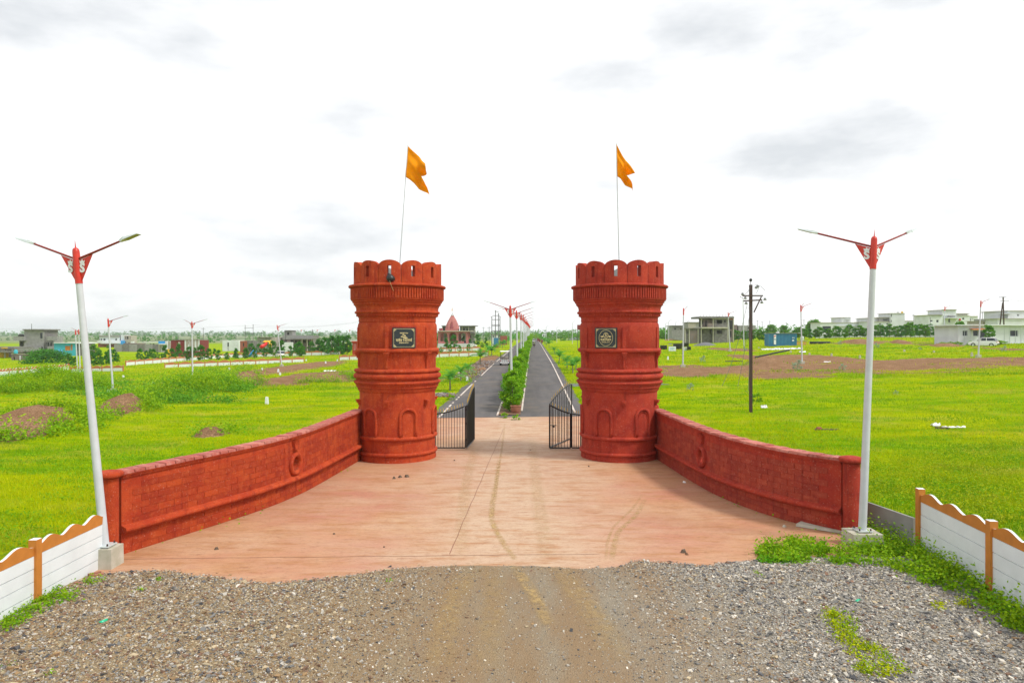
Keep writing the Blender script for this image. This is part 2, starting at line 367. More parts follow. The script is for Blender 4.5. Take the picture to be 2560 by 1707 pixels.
mk2 = nt.nodes.new('ShaderNodeMath'); mk2.operation = 'MULTIPLY_ADD'; nl(noise(nt, p, 2.5, 6, .75), mk2.inputs[0]); mk2.inputs[1].default_value = 1.0; nl(sx.outputs[1], mk2.inputs[2])
gcol = mix(nt, ramp(nt, mk2.outputs[0], 1.0, 1.15), gcol, mix(nt, fine, (.10, .10, .12), (.22, .22, .24)))
gs_ = nt.nodes.new('ShaderNodeSeparateXYZ'); nl(p, gs_.inputs[0])
farm = nt.nodes.new('ShaderNodeMath'); farm.operation = 'MULTIPLY_ADD'; nl(noise(nt, p, .004, 4, .6), farm.inputs[0]); farm.inputs[1].default_value = 500; nl(gs_.outputs[1], farm.inputs[2])
farm2 = nt.nodes.new('ShaderNodeMath'); farm2.operation = 'MULTIPLY'; nl(farm.outputs[0], farm2.inputs[0]); farm2.inputs[1].default_value = .001
gcol = mix(nt, ramp(nt, farm2.outputs[0], .62, .80), gcol, mix(nt, ramp(nt, noise(nt, p, .012, 5, .6), .4, .6), (.11, .16, .09), (.25, .27, .15)))
nl(gcol, b.inputs['Base Color']); b.inputs['Roughness'].default_value = .95; b.inputs['Specular IOR Level'].default_value = 0
bump(nt, b, noise(nt, p, 5, 6, .75), .9, .12)
colr = np.stack([dm.ravel(), sh.ravel(), np.zeros(dm.size)], -1)
ground = np_mesh('ground', np.stack([GX, GY, GZ], -1), Fq, gm, colr, smooth=True, nv=4); tag(ground, kind='structure')

# ------------------------------------------------------------------ hills and far tree belts
hm = pm('hill_scrub', (.20, .24, .17), .5, .006, bs=0, c2=(.11, .17, .12))
def ridge(name, x0, x1, y, hf, n, dy):
    xs = np.linspace(x0, x1, n); V = []; 
    for i, x in enumerate(xs):
        h = hf(x)
        V += [(x, y-dy, 0), (x, y, h*.55), (x+dy*.05, y+dy*.4, h), (x, y+dy*1.6, 0)]
    Fc = [(4*i+k, 4*i+4+k, 4*i+5+k, 4*i+1+k) for i in range(n-1) for k in range(3)]
    o = np_mesh(name, V, Fc, hm, nv=4, smooth=False); return tag(o, kind='structure')
ridge('hills', -5200, -500, 4300, lambda x: 9+9*float(fbm(x*.0012, 0, 51))+4*float(vnoise(x*.02, 3, 4)), 900, 500)
ridge('hills', -1200, 5200, 3600, lambda x: 7+5*float(fbm(x*.002, 0, 52))+4*float(vnoise(x*.03, 3, 5)), 900, 400)

# ------------------------------------------------------------------ red concrete forecourt
pmx, nt, b = newmat('red_tinted_concrete'); nl = nt.links.new; p = pos(nt)
ps = pos(nt, (.6, 2.2, 1)); pst = pos(nt, (2.0, 30, 1))
col = mix(nt, ramp(nt, noise(nt, p, .22, 4, .6), .4, .62), (.43, .185, .12), (.48, .27, .14))
col = mix(nt, ramp(nt, noise(nt, pos(nt, (.5, 1.2, 1)), .5, 6, .65), .42, .66, (0, 0, 0), (.8, .8, .8)), col, (.49, .31, .20))
g = nt.nodes.new('ShaderNodeNewGeometry'); se = nt.nodes.new('ShaderNodeSeparateXYZ'); nl(g.outputs['Position'], se.inputs[0])
def mathn(op, a, b_=None, c=None):
    n = nt.nodes.new('ShaderNodeMath'); n.operation = op
    for i, v in enumerate((a, b_, c)):
        if v is None: continue
        if isinstance(v, (int, float)): n.inputs[i].default_value = v
        else: nl(v, n.inputs[i])
    return n.outputs[0]
# pale traffic lane worn down the middle, redder concrete against the walls
ax = mathn('ABSOLUTE', se.outputs[0]); lane = mathn('MULTIPLY_ADD', noise(nt, p, .6, 5, .6), 4.0, ax)
col = mix(nt, ramp(nt, mathn('MULTIPLY', lane, .1), .28, .62, (.85, .85, .85), (0, 0, 0)), col, (.51, .385, .27))
col = mix(nt, ramp(nt, noise(nt, ps, 1.3, 8, .75), .48, .64, (0, 0, 0), (.8, .8, .8)), col, (.36, .17, .065))
col = mix(nt, ramp(nt, noise(nt, ps, 3.1, 8, .8), .56, .66, (0, 0, 0), (.8, .8, .8)), col, (.27, .13, .07))
col = mix(nt, ramp(nt, noise(nt, pst, 1.0, 4, .7), .45, .75, (0, 0, 0), (.6, .6, .6)), col, (.30, .12, .08))
col = mix(nt, ramp(nt, noise(nt, pos(nt, (.8, 1.4, 1)), 14, 7, .85), .54, .64, (0, 0, 0), (.8, .8, .8)), col, (.24, .12, .06))
nl(col, b.inputs['Base Color']); b.inputs['Roughness'].default_value = .8; b.inputs['Specular IOR Level'].default_value = .3
bump(nt, b, noise(nt, pst, 3, 5, .7), .35, .01)
V = []; Fc = []; yy = np.arange(12.2, 40.31, .55); yy = np.append(yy, 40.3)
lxf = lambda y: float(np.interp(y, [12.2, 15.3, 15.5]+[q[1] for q in WL_PTS[::-1][1:]]+[28.5, 29.6, 40.3], [-9.0, -9.0, -8.95]+[q[0]-.1 for q in WL_PTS[::-1][1:]]+[-6.0, -5.6, -4.6]))
rxf = lambda y: float(np.interp(y, [12.2, 16.9, 17.1]+[q[1] for q in WR_PTS[::-1][1:]]+[28.5, 29.6, 40.3], [9.0, 9.0, 8.5]+[q[0]+.1 for q in WR_PTS[::-1][1:]]+[5.6, 5.2, 4.4]))
for y in yy:
    for k in range(21):
        t = k/20; x = lxf(y)*(1-t)+rxf(y)*t; V.append((x, y, float(g0(x, y))+.02 if y > 22 else .02+float(g0(x, y))))
for i in range(len(yy)-1):
    for k in range(20): Fc.append((i*21+k, i*21+k+1, i*21+22+k, i*21+21+k))
plaza = tag(np_mesh('forecourt_pavement', V, Fc, pmx, nv=4), kind='structure')
jm = pm('joint_dirt', (.24, .10, .06), .3, 6, bs=.1)
def strip(name, pts, wd, h, m, parent=None, th=.0):
    mb = MB()
    for (x0, y0), (x1, y1) in zip(pts[:-1], pts[1:]):
        d = Vector((x1-x0, y1-y0)).normalized(); nx_, ny_ = -d.y*wd/2, d.x*wd/2
        z0 = float(g0(x0, y0))+h; z1 = float(g0(x1, y1))+h
        mb.add([(x0-nx_, y0-ny_, z0), (x1-nx_, y1-ny_, z1), (x1+nx_, y1+ny_, z1), (x0+nx_, y0+ny_, z0)], [(0, 1, 2, 3)])
    return mb.build(name, m, parent)
def wob(a, b, n, amp):
    return [(a[0]+(b[0]-a[0])*i/n+random.uniform(-amp, amp), a[1]+(b[1]-a[1])*i/n+random.uniform(-amp, amp)) for i in range(n+1)]
strip('expansion_joint', wob((-8.8, 15.15), (2.0, 15.5), 26, .015), .013, .0245, jm, plaza)
strip('expansion_joint', wob((-.45, 36), (-1.42, 15.5), 30, .012), .016, .0245, jm, plaza)
strip('expansion_joint', wob((-4.4, 29.6), (4.0, 29.6), 12, .01), .018, .0245, jm, plaza)

# ------------------------------------------------------------------ gravel bed with a ragged edge lapping over the concrete
edge_px = [(-200,1440),(225,1432),(300,1425),(360,1421),(436,1423),(500,1434),(560,1437),(640,1450),(697,1452),(740,1447),(805,1442),(880,1432),(960,1420),(1050,1412),(1142,1407),(1250,1409),(1310,1409),(1400,1412),(1460,1415),(1540,1411),(1580,1398),(1611,1396),(1700,1404),(1763,1410),(1820,1403),(1895,1396),(1960,1392),(2100,1380),(2700,1370)]
ex = []; ey = []
for u, v in edge_px:
    d = F*(H-.03)/(v-V0); ex.append((u-U0)/F*d); ey.append(d)
o_ = np.argsort(ex); ex = np.array(ex)[o_]; ey = np.array(ey)[o_]
def gedge(x): return np.interp(x, ex, ey)+.10*(fbm(x*2.2, x*0+1, 61)-.5)+.05*(vnoise(x*11, x*0+1, 62)-.5)
xg = np.linspace(-9.3, 9.6, 190); V = []; ng = 60
for j in range(ng+1):
    t = j/ng
    y = 2.0+(gedge(xg)-2.0)*(1-(1-t)**1.6)
    lift = np.minimum(1, (1-t)**1.6*12)
    z = .012+lift*(.04+.05*fbm(xg*1.1, y*1.1, 71)+.02*fbm(xg*5, y*5, 72))
    V += [(a, b_, c) for a, b_, c in zip(xg, y, z)]
n = len(xg); Fc = [(j*n+i, j*n+i+1, (j+1)*n+i+1, (j+1)*n+i) for j in range(ng) for i in range(n-1)]
gmx, nt, b = newmat('crushed_stone_fines'); nl = nt.links.new; p = pos(nt)
se = nt.nodes.new('ShaderNodeSeparateXYZ'); g = nt.nodes.new('ShaderNodeNewGeometry'); nl(g.outputs['Position'], se.inputs[0])
side = ramp(nt, mathn('MULTIPLY_ADD', se.outputs[0], .055, .5), .3, .75)
col = mix(nt, side, (.32, .24, .135), (.31, .28, .225))
col = mix(nt, ramp(nt, noise(nt, p, 45, 3, .7), .35, .65), col, mix(nt, .5, col, (.05, .04, .035)))
col = mix(nt, ramp(nt, noise(nt, p, 70, 2, .6), .60, .68, (0, 0, 0), (.8, .8, .8)), col, (.42, .38, .33))
tr = mathn('MULTIPLY', ramp(nt, mathn('MULTIPLY', mathn('ABSOLUTE', mathn('SUBTRACT', se.outputs[0], .3)), .2), .45, .9, (1, 1, 1), (0, 0, 0)), ramp(nt, noise(nt, pos(nt, (1, .22, 1)), 1.3, 6, .65), .36, .58))
col = mix(nt, mathn('MULTIPLY', tr, .8), col, (.25, .165, .09))
nl(col, b.inputs['Base Color']); b.inputs['Roughness'].default_value = .95; b.inputs['Specular IOR Level'].default_value = .15
vo = nt.nodes.new('ShaderNodeTexVoronoi'); vo.inputs['Scale'].default_value = 42; nl(p, vo.inputs['Vector']); bump(nt, b, vo.outputs['Distance'], .9, .02)
bed = tag(np_mesh('gravel_bed', V, Fc, gmx, nv=4, smooth=True), kind='structure')
def bedz(x, y):
    t = 1-np.clip((gedge(x)-y)/(gedge(x)-2.0), 0, 1)**(1/1.6)*1.0
    s = np.clip((gedge(x)-y)/(gedge(x)-2.0), 0, 1)
    return .012+np.minimum(1, s*12)*(.04+.05*fbm(x*1.1, y*1.1, 71)+.02*fbm(x*5, y*5, 72))
def stones(name, x, y, z, size, tints, mat_, squash=.55):
    n = len(x)
    base = np.array([(-1,-1,-1),(1,-1,-1),(1,1,-1),(-1,1,-1),(-1,-1,1),(1,-1,1),(1,1,1),(-1,1,1)], float)*.5
    T = np.array([(0,2,1),(0,3,2),(4,5,6),(4,6,7),(0,1,5),(0,5,4),(1,2,6),(1,6,5),(2,3,7),(2,7,6),(3,0,4),(3,4,7)])
    v = base[None]*(1+RNG.uniform(-.45, .45, (n, 8, 3)))
    v *= (size[:, None]*np.stack([RNG.uniform(.8, 1.5, n), RNG.uniform(.6, 1.1, n), RNG.uniform(.4, .8, n)*squash*1.4], -1))[:, None, :]
    a = RNG.uniform(0, 6.283, n); ca, sa = np.cos(a)[:, None], np.sin(a)[:, None]
    tl = RNG.uniform(-.5, .5, n); ct, st = np.cos(tl)[:, None], np.sin(tl)[:, None]
    xx = v[..., 0]*ct+v[..., 2]*st; zz = -v[..., 0]*st+v[..., 2]*ct
    v = np.stack([xx*ca-v[..., 1]*sa, xx*sa+v[..., 1]*ca, zz], -1)
    v += np.stack([x, y, z+size*.16], -1)[:, None, :]
    Fc = (T[None]+(np.arange(n)*8)[:, None, None]).reshape(-1, 3)
    return np_mesh(name, v.reshape(-1, 3), Fc, mat_, np.repeat(tints, 8, 0))
sm, nt, b = newmat('crushed_stone'); at = nt.nodes.new('ShaderNodeAttribute'); at.attribute_name = 'tint'
nt.links.new(at.outputs['Color'], b.inputs['Base Color']); b.inputs['Roughness'].default_value = .85; b.inputs['Specular IOR Level'].default_value = .3
n = 170000
y = 15.2-6.6*RNG.random(n)**1.15; x = RNG.uniform(-9.2, 9.4, n)*np.clip(y*.78/9.3, 0, 1)
patch = fbm(x*.8, y*.8, 81); sidew = np.clip((np.abs(x-.3)-.8)/3.6, 0, 1)
keep = (y < gedge(x)-.02+RNG.exponential(.03, n)) & (RNG.random(n) < .16+.9*sidew*(.35+patch)) & (x > -8.7)
x, y, patch, sidew = x[keep], y[keep], patch[keep], sidew[keep]; n = len(x)
size = (.008+.016*RNG.random(n)**2+.036*(RNG.random(n) < .05)*RNG.random(n))*(.75+.5*sidew)+(x > 2)*.003*sidew
r = RNG.random(n); rt = 1/(1+np.exp(-x*.5))
pal = np.array([(.085, .085, .09), (.20, .195, .185), (.37, .345, .305), (.56, .52, .45), (.28, .18, .09), (.20, .12, .08), (.42, .34, .22)])
wts = np.stack([.12+0*x, .12+.16*rt, .16+.20*rt, .09+.10*rt, .20*(1-rt)+.03, .15*(1-rt)+.06, .20*(1-rt)+.08], -1); wts /= wts.sum(1, keepdims=True)
ci = (r[:, None] > np.cumsum(wts, 1)).sum(1).clip(0, 6)
tints = pal[ci]*RNG.uniform(.6, 1.2, (n, 1))
tag(stones('gravel', x, y, bedz(x, np.minimum(y, gedge(x))), size, tints, sm), 'loose crushed stone covering the foreground before the red forecourt', 'gravel', kind='stuff')

# ------------------------------------------------------------------ asphalt avenue
am, nt, b = newmat('asphalt'); nl = nt.links.new; p = pos(nt)
col = mix(nt, ramp(nt, noise(nt, pos(nt, (1, .12, 1)), 1.2, 5, .6), .35, .65), (.085, .080, .082), (.12, .112, .112))
col = mix(nt, ramp(nt, noise(nt, p, .35, 5, .65), .5, .72, (0, 0, 0), (.7, .7, .7)), col, (.17, .14, .115))
col = mix(nt, ramp(nt, noise(nt, p, 40, 2, .6), .6, .7, (0, 0, 0), (.4, .4, .4)), col, (.22, .20, .19))
nl(col, b.inputs['Base Color']); b.inputs['Roughness'].default_value = .9; b.inputs['Specular IOR Level'].default_value = .2
bump(nt, b, noise(nt, p, 30, 4, .7), .4, .01)
def ribbon(name, x0, x1, ya, yb, h, m, step=2.0, jag=0, nx_=3, par=None):
    V = []; Y = list(np.arange(ya, min(yb, 150), step))+list(np.arange(150, yb, 8))+[yb] if yb > 150 else list(np.arange(ya, yb, step))+[yb]
    for y in Y:
        a = x0+(random.uniform(-jag, jag) if jag else 0); b2 = x1+(random.uniform(-jag, jag) if jag else 0)
        for k in range(nx_):
            x = roadc(y)+a+(b2-a)*k/(nx_-1); V.append((x, y, float(g0(x, y))+h))
    Fc = [(i*nx_+k, i*nx_+k+1, (i+1)*nx_+k+1, (i+1)*nx_+k) for i in range(len(Y)-1) for k in range(nx_-1)]
    return np_mesh(name, V, Fc, m, nv=4, parent=par)
road = tag(ribbon('road', -4.75, 4.6, 40.3, 700, .028, am, 1.0, .09, 9), kind='structure')
median = tag(ribbon('median_soil', -.68, .68, 41.0, 560, .07, M['dirtpile'], 1.5, .03), kind='structure')
wk = pm('worn_white_kerb_paint', (.72, .66, .60), .3, 3, bs=.2, c2=(.42, .33, .28))
def kerb(xc, ya, yb, wdt=.12, nm='kerb'):
    mb = MB(); y = ya
    while y < yb:
        st = 2.0 if y < 160 else 8.0; y2 = min(y+st, yb)
        xa = roadc(y)+xc; xb = roadc(y2)+xc; za = float(g0(xa, y)); zb = float(g0(xb, y2))
        mb.hexa([(xa-wdt/2, y, za), (xa+wdt/2, y, za), (xb+wdt/2, y2, zb), (xb-wdt/2, y2, zb), (xa-wdt/2, y, za+.075), (xa+wdt/2, y, za+.075), (xb+wdt/2, y2, zb+.075), (xb-wdt/2, y2, zb+.075)])
        y = y2
    return tag(mb.build(nm, wk), kind='structure')
kerb(3.95, 41.8, 420); kerb(.70, 42.8, 420, .11); kerb(-.74, 40.9, 420, .11)
for a, b_ in ((40.4, 44.5), (45.2, 46.2), (47, 47.6), (49.2, 49.8), (50.6, 51.3), (52.2, 62.3), (65, 66), (73, 97), (104, 190)): kerb(-4.15, a, b_, .10)
ribbon('road', -14, -4.7, 67.2, 71.0, .012, am, 1.2, .3, 6)['kind'] = 'structure'
ribbon('road', 4.5, 13, 58.5, 61.5, .010, M['shoulder'], 1.0, .3, 5)['kind'] = 'structure'
x = RNG.uniform(-7.2, -4.3, 1500)+roadc(88); y = RNG.uniform(69.5, 108, 1500); x = x+roadc(y)-roadc(88)
x2 = RNG.uniform(-12.6, -11.0, 700); gx, gy, _ = gp(1103, 990); x = np.concatenate([x, RNG.normal(gx, .45, 600)]); y = np.concatenate([y, RNG.normal(gy, .5, 600)])
n = len(x); tag(stones('rubble', x, y, g0(x, y)+.05+.14*np.exp(-((x-gx)**2+(y-gy)**2)/.5), RNG.uniform(.05, .16, n), np.array([(.24, .17, .13), (.17, .17, .19), (.36, .33, .30), (.20, .10, .06)])[RNG.integers(0, 4, n)], sm), 'broken stone and soil heaped along the left edge of the avenue', 'rubble', kind='stuff')

# ------------------------------------------------------------------ dried mud left by tyres, thin ragged films on the concrete and the gravel
mud, nt, b = newmat('dried_yellow_mud'); p = pos(nt)
nt.links.new(mix(nt, noise(nt, p, 5, 5, .7), (.40, .26, .09), (.50, .36, .17)), b.inputs['Base Color']); b.inputs['Roughness'].default_value = .95
uvn = nt.nodes.new('ShaderNodeAttribute'); uvn.attribute_name = 'tint'
al = nt.nodes.new('ShaderNodeMath'); al.operation = 'MULTIPLY'; nt.links.new(ramp(nt, noise(nt, p, 7, 6, .75), .38, .66), al.inputs[0]); nt.links.new(uvn.outputs['Fac'], al.inputs[1]); nt.links.new(al.outputs[0], b.inputs['Alpha'])
def track(pxs, wd, k=.8, z=.026, sub=10, onbed=False):
    P = [gp(u, v)[:2] for u, v in pxs]; out = []
    Q = [P[0]]+P+[P[-1]]
    for i in range(1, len(Q)-2):
        for j in range(sub):
            t = j/sub; a, b_, c, d = [np.array(q) for q in Q[i-1:i+3]]
            out.append(.5*((2*b_)+(c-a)*t+(2*a-5*b_+4*c-d)*t*t+(3*b_-a-3*c+d)*t**3))
    V = []; T = []; n = len(out)
    for i, q in enumerate(out):
        d = out[min(i+1, n-1)]-out[max(i-1, 0)]; d = d/(np.linalg.norm(d)+1e-9); nn = np.array([-d[1], d[0]]); f = math.sin(math.pi*(i+.5)/n)**.4*k
        for o, tt in ((-1, 0), (-.4, f), (.4, f), (1, 0)):
            x, y = q+nn*o*wd; zz = float(g0(x, y))+z if not onbed else float(bedz(np.array([x]), np.array([min(y, float(gedge(np.array([x]))[0]))]))[0])+.012
            V.append((x, y, zz)); T.append((tt,)*3)
    Fc = [(i*4+j, i*4+j+1, (i+1)*4+j+1, (i+1)*4+j) for i in range(n-1) for j in range(3)]
    tag(np_mesh('mud_track', V, Fc, mud, np.array(T), nv=4), kind='structure')
track([(1248, 1150), (1240, 1210), (1229, 1280), (1236, 1320), (1262, 1365), (1290, 1404)], .10, 1.0); track([(1262, 1060), (1255, 1120), (1243, 1200), (1232, 1300)], .06, .6, .028)
track([(1612, 1250), (1590, 1290), (1548, 1330), (1535, 1370), (1530, 1404)], .09, .8); track([(1605, 1240), (1580, 1275), (1536, 1318), (1519, 1360), (1515, 1404)], .05, .6, .029)
track([(1190, 1120), (1172, 1180), (1160, 1260), (1150, 1404)], .22, .35, .027); track([(1330, 1100), (1340, 1200), (1352, 1300), (1370, 1404)], .25, .35, .027)
track([(1280, 1415), (1315, 1470), (1350, 1530), (1372, 1580)], .16, .9, onbed=True); track([(1180, 1425), (1140, 1500), (1112, 1590), (1100, 1690)], .30, .55, onbed=True); track([(1395, 1420), (1440, 1490), (1500, 1570), (1560, 1680)], .32, .5, onbed=True); track([(1230, 1420), (1235, 1500), (1225, 1600), (1215, 1700)], .30, .35, onbed=True)
# ------------------------------------------------------------------ round gate towers
def torus_prof(rc, zc, rr, n=7): return [(rc+rr*math.cos(a), zc+rr*math.sin(a)) for a in np.linspace(-math.pi/2, math.pi/2, n)]
def polar(az, r):                                        # az in degrees, 0 facing the camera side (-Y), positive towards +X
    return (r*math.sin(R(az)), -r*math.cos(R(az)))
def arcslab(mb, a0, a1, r0, r1, z0, z1, n=6, mi=None):   # a curved block between two azimuths
    for k in range(n):
        p, q = a0+(a1-a0)*k/n, a0+(a1-a0)*(k+1)/n
        A, B, Cc, D = polar(p, r1), polar(q, r1), polar(q, r0), polar(p, r0)
        mb.hexa([(*A, z0), (*B, z0), (*Cc, z0), (*D, z0), (*A, z1), (*B, z1), (*Cc, z1), (*D, z1)])
def text_mesh(s, size, align='CENTER', bold=0.0):
    cu = bpy.data.curves.new('lettering', 'FONT'); cu.body = s; cu.size = size; cu.align_x = align; cu.align_y = 'CENTER'; cu.extrude = .004; cu.offset = bold
    cu.resolution_u = 3
    o = bpy.data.objects.new('tmp', cu); C.objects.link(o); bpy.context.view_layer.update()
    me = bpy.data.meshes.new_from_object(o); bpy.data.objects.remove(o); return me
def put(me, name, mat_, parent, M4):
    me = me.copy(); me.transform(M4); me.materials.clear(); me.materials.append(mat_)
    return link(bpy.data.objects.new(name, me), parent)
# pen strokes of the Devanagari letters on the plaque: headline at 1, foot at 0
G = {'sa': (.9, [[(.12,1),(.38,.86),(.34,.62),(.12,.56),(.46,.12)], [(.3,.56),(.74,.56)], [(.74,1),(.74,0)]]),
 'n2': (.5, [[(.06,.46),(.2,.58),(.22,.42),(.46,.5)]]),
 'mi': (1.0, [[(.14,1),(.14,0)], [(.14,1),(.1,1.2),(.35,1.36),(.62,1.2),(.6,1)], [(.42,1),(.42,.34),(.3,.22),(.3,.4),(.42,.36),(.84,.42)], [(.84,1),(.84,0)]]),
 'tra': (.8, [[(.1,.62),(.6,.62)], [(.6,.62),(.2,.18)], [(.6,1),(.6,0)]]),
 'de': (.85, [[(.5,1),(.5,.82),(.2,.76),(.22,.56),(.58,.5),(.56,.2),(.26,.14)], [(.5,1),(.2,1.34)]]),
 'v2': (.5, [[(.44,.62),(.2,.72),(.12,.46),(.34,.36),(.5,.5)]]),
 'ha': (.75, [[(.4,1),(.4,.78),(.14,.66),(.5,.56),(.44,.3),(.14,.3),(.3,.12),(.5,-.05)]]),
 'la': (.95, [[(.08,.3),(.2,.64),(.38,.56),(.4,.3),(.5,.62),(.76,.6)], [(.76,1),(.76,0)]]),
 'pa': (.8, [[(.16,1),(.16,.6),(.34,.46),(.6,.5)], [(.6,1),(.6,0)]]),
 'rsa': (.95, [[(.12,1),(.38,.86),(.34,.62),(.12,.56),(.46,.12)], [(.3,.56),(.74,.56)], [(.74,1),(.74,0)], [(.74,1),(.66,1.3),(.9,1.36)]]),
 'ga': (.7, [[(.14,1),(.14,.3),(.04,.3)], [(.5,1),(.5,0)], [(.3,0),(.2,-.2),(.44,-.3)]]), 'ta': (.75, [[(.5,.6),(.22,.6),(.12,.3),(.3,.1)], [(.56,1),(.56,0)], [(.3,1.2),(.36,1.26)]]),
 'va': (.7, [[(.5,.62),(.2,.68),(.14,.36),(.5,.4)], [(.5,1),(.5,0)]]), 'nu': (.8, [[(.12,1),(.12,.3),(.4,.3),(.4,1)], [(.62,1),(.62,0)], [(.5,0),(.6,-.28),(.8,-.2)]]),
 'ka': (.8, [[(.36,1),(.36,0)], [(.36,.6),(.1,.62),(.12,.3),(.36,.4),(.62,.64),(.66,.3)]]), 'dha': (.7, [[(.2,1),(.1,.8),(.34,.62),(.14,.4),(.5,.3)], [(.5,1),(.5,0)]]),
 'aa': (.3, [[(.14,1),(.14,0)]]), 'ra': (.55, [[(.14,1),(.4,.84),(.36,.56),(.12,.52),(.44,.06)]]), 'cha': (.7, [[(.08,.66),(.4,.66),(.2,.5),(.2,.26),(.5,.3)], [(.5,1),(.5,0)]]),
 'kha': (.95, [[(.14,1),(.38,.82),(.12,.5),(.3,.12),(.5,.3)], [(.7,.6),(.46,.6),(.46,.34),(.7,.34)], [(.7,1),(.7,0)]]),
 '!': (.3, [[(.12,1),(.12,.3)], [(.12,.1),(.12,0)]]), ' ': (.4, [])}
def devanagari(mb, words, x0, z0, hgt, wdt, pen):        # flat strokes fitted into width wdt, centred on x0
    tot = sum(G[g][0] for w_ in words for g in w_)+.45*(len(words)-1); s = wdt/tot; cx = x0-wdt/2
    def seg(a, b):
        a = Vector((a[0], 0, a[1])); b = Vector((b[0], 0, b[1])); d = (b-a).normalized(); q = Vector((-d.z, 0, d.x))*pen/2; e = d*pen*.4
        vs = [a-q-e, b-q+e, b+q+e, a+q-e]; mb.add([(p.x, -.004, p.z) for p in vs], [(0, 1, 2, 3)])
    for w_ in words:
        xs_ = cx
        for g in w_:
            adv, st = G[g]
            for pl in st:
                for a, b in zip(pl[:-1], pl[1:]): seg((cx+a[0]*s, z0+a[1]*hgt), (cx+b[0]*s, z0+b[1]*hgt))
            cx += adv*s
        if w_ != ['!']: seg((xs_, z0+hgt), (cx-.08*s, z0+hgt))
        cx += .45*s
def plaque_common(parent, Mp, W_, H_):
    mb = MB(); mb.add([tuple(Mp @ Vector(p)) for p in [(-W_/2,0,-H_/2),(W_/2,0,-H_/2),(W_/2,.05,-H_/2),(-W_/2,.05,-H_/2),(-W_/2,0,H_/2),(W_/2,0,H_/2),(W_/2,.05,H_/2),(-W_/2,.05,H_/2)]],
        [(0,3,2,1),(4,5,6,7),(0,1,5,4),(1,2,6,5),(2,3,7,6),(3,0,4,7)])
    pl = mb.build('name_plaque', M['plaque'], parent)
    mb = MB(); a, c, t, y = W_/2-.05, H_/2-.045, .009, -.004
    for x0, x1, z0, z1 in ((-a, a, c-t, c), (-a, a, -c, -c+t), (-a, -a+t, -c, c), (a-t, a, -c, c)):
        mb.add([tuple(Mp @ Vector(p)) for p in [(x0, y, z0), (x1, y, z0), (x1, y, z1), (x0, y, z1)]], [(0, 1, 2, 3)])
    for sx_ in (-1, 1):
        for sz_ in (-1, 1):
            for (dx, dz, r) in ((.042, .04, .032), (.082, .022, .017), (.022, .078, .017), (.11, .014, .009), (.014, .105, .009)):
                ring = [(sx_*(a-dx)+r*math.cos(t_), y-.002, sz_*(c-dz)+r*math.sin(t_)) for t_ in np.linspace(0, 2*math.pi, 9)[:-1]]
                ring2 = [(sx_*(a-dx)+r*.5*math.cos(t_), y-.002, sz_*(c-dz)+r*.5*math.sin(t_)) for t_ in np.linspace(0, 2*math.pi, 9)[:-1]]
                mb.add([tuple(Mp @ Vector(p)) for p in ring+ring2], [(i, (i+1) % 8, 8+(i+1) % 8, 8+i) for i in range(8)])
    mb.build('gold_border', M['cream'], pl); return pl
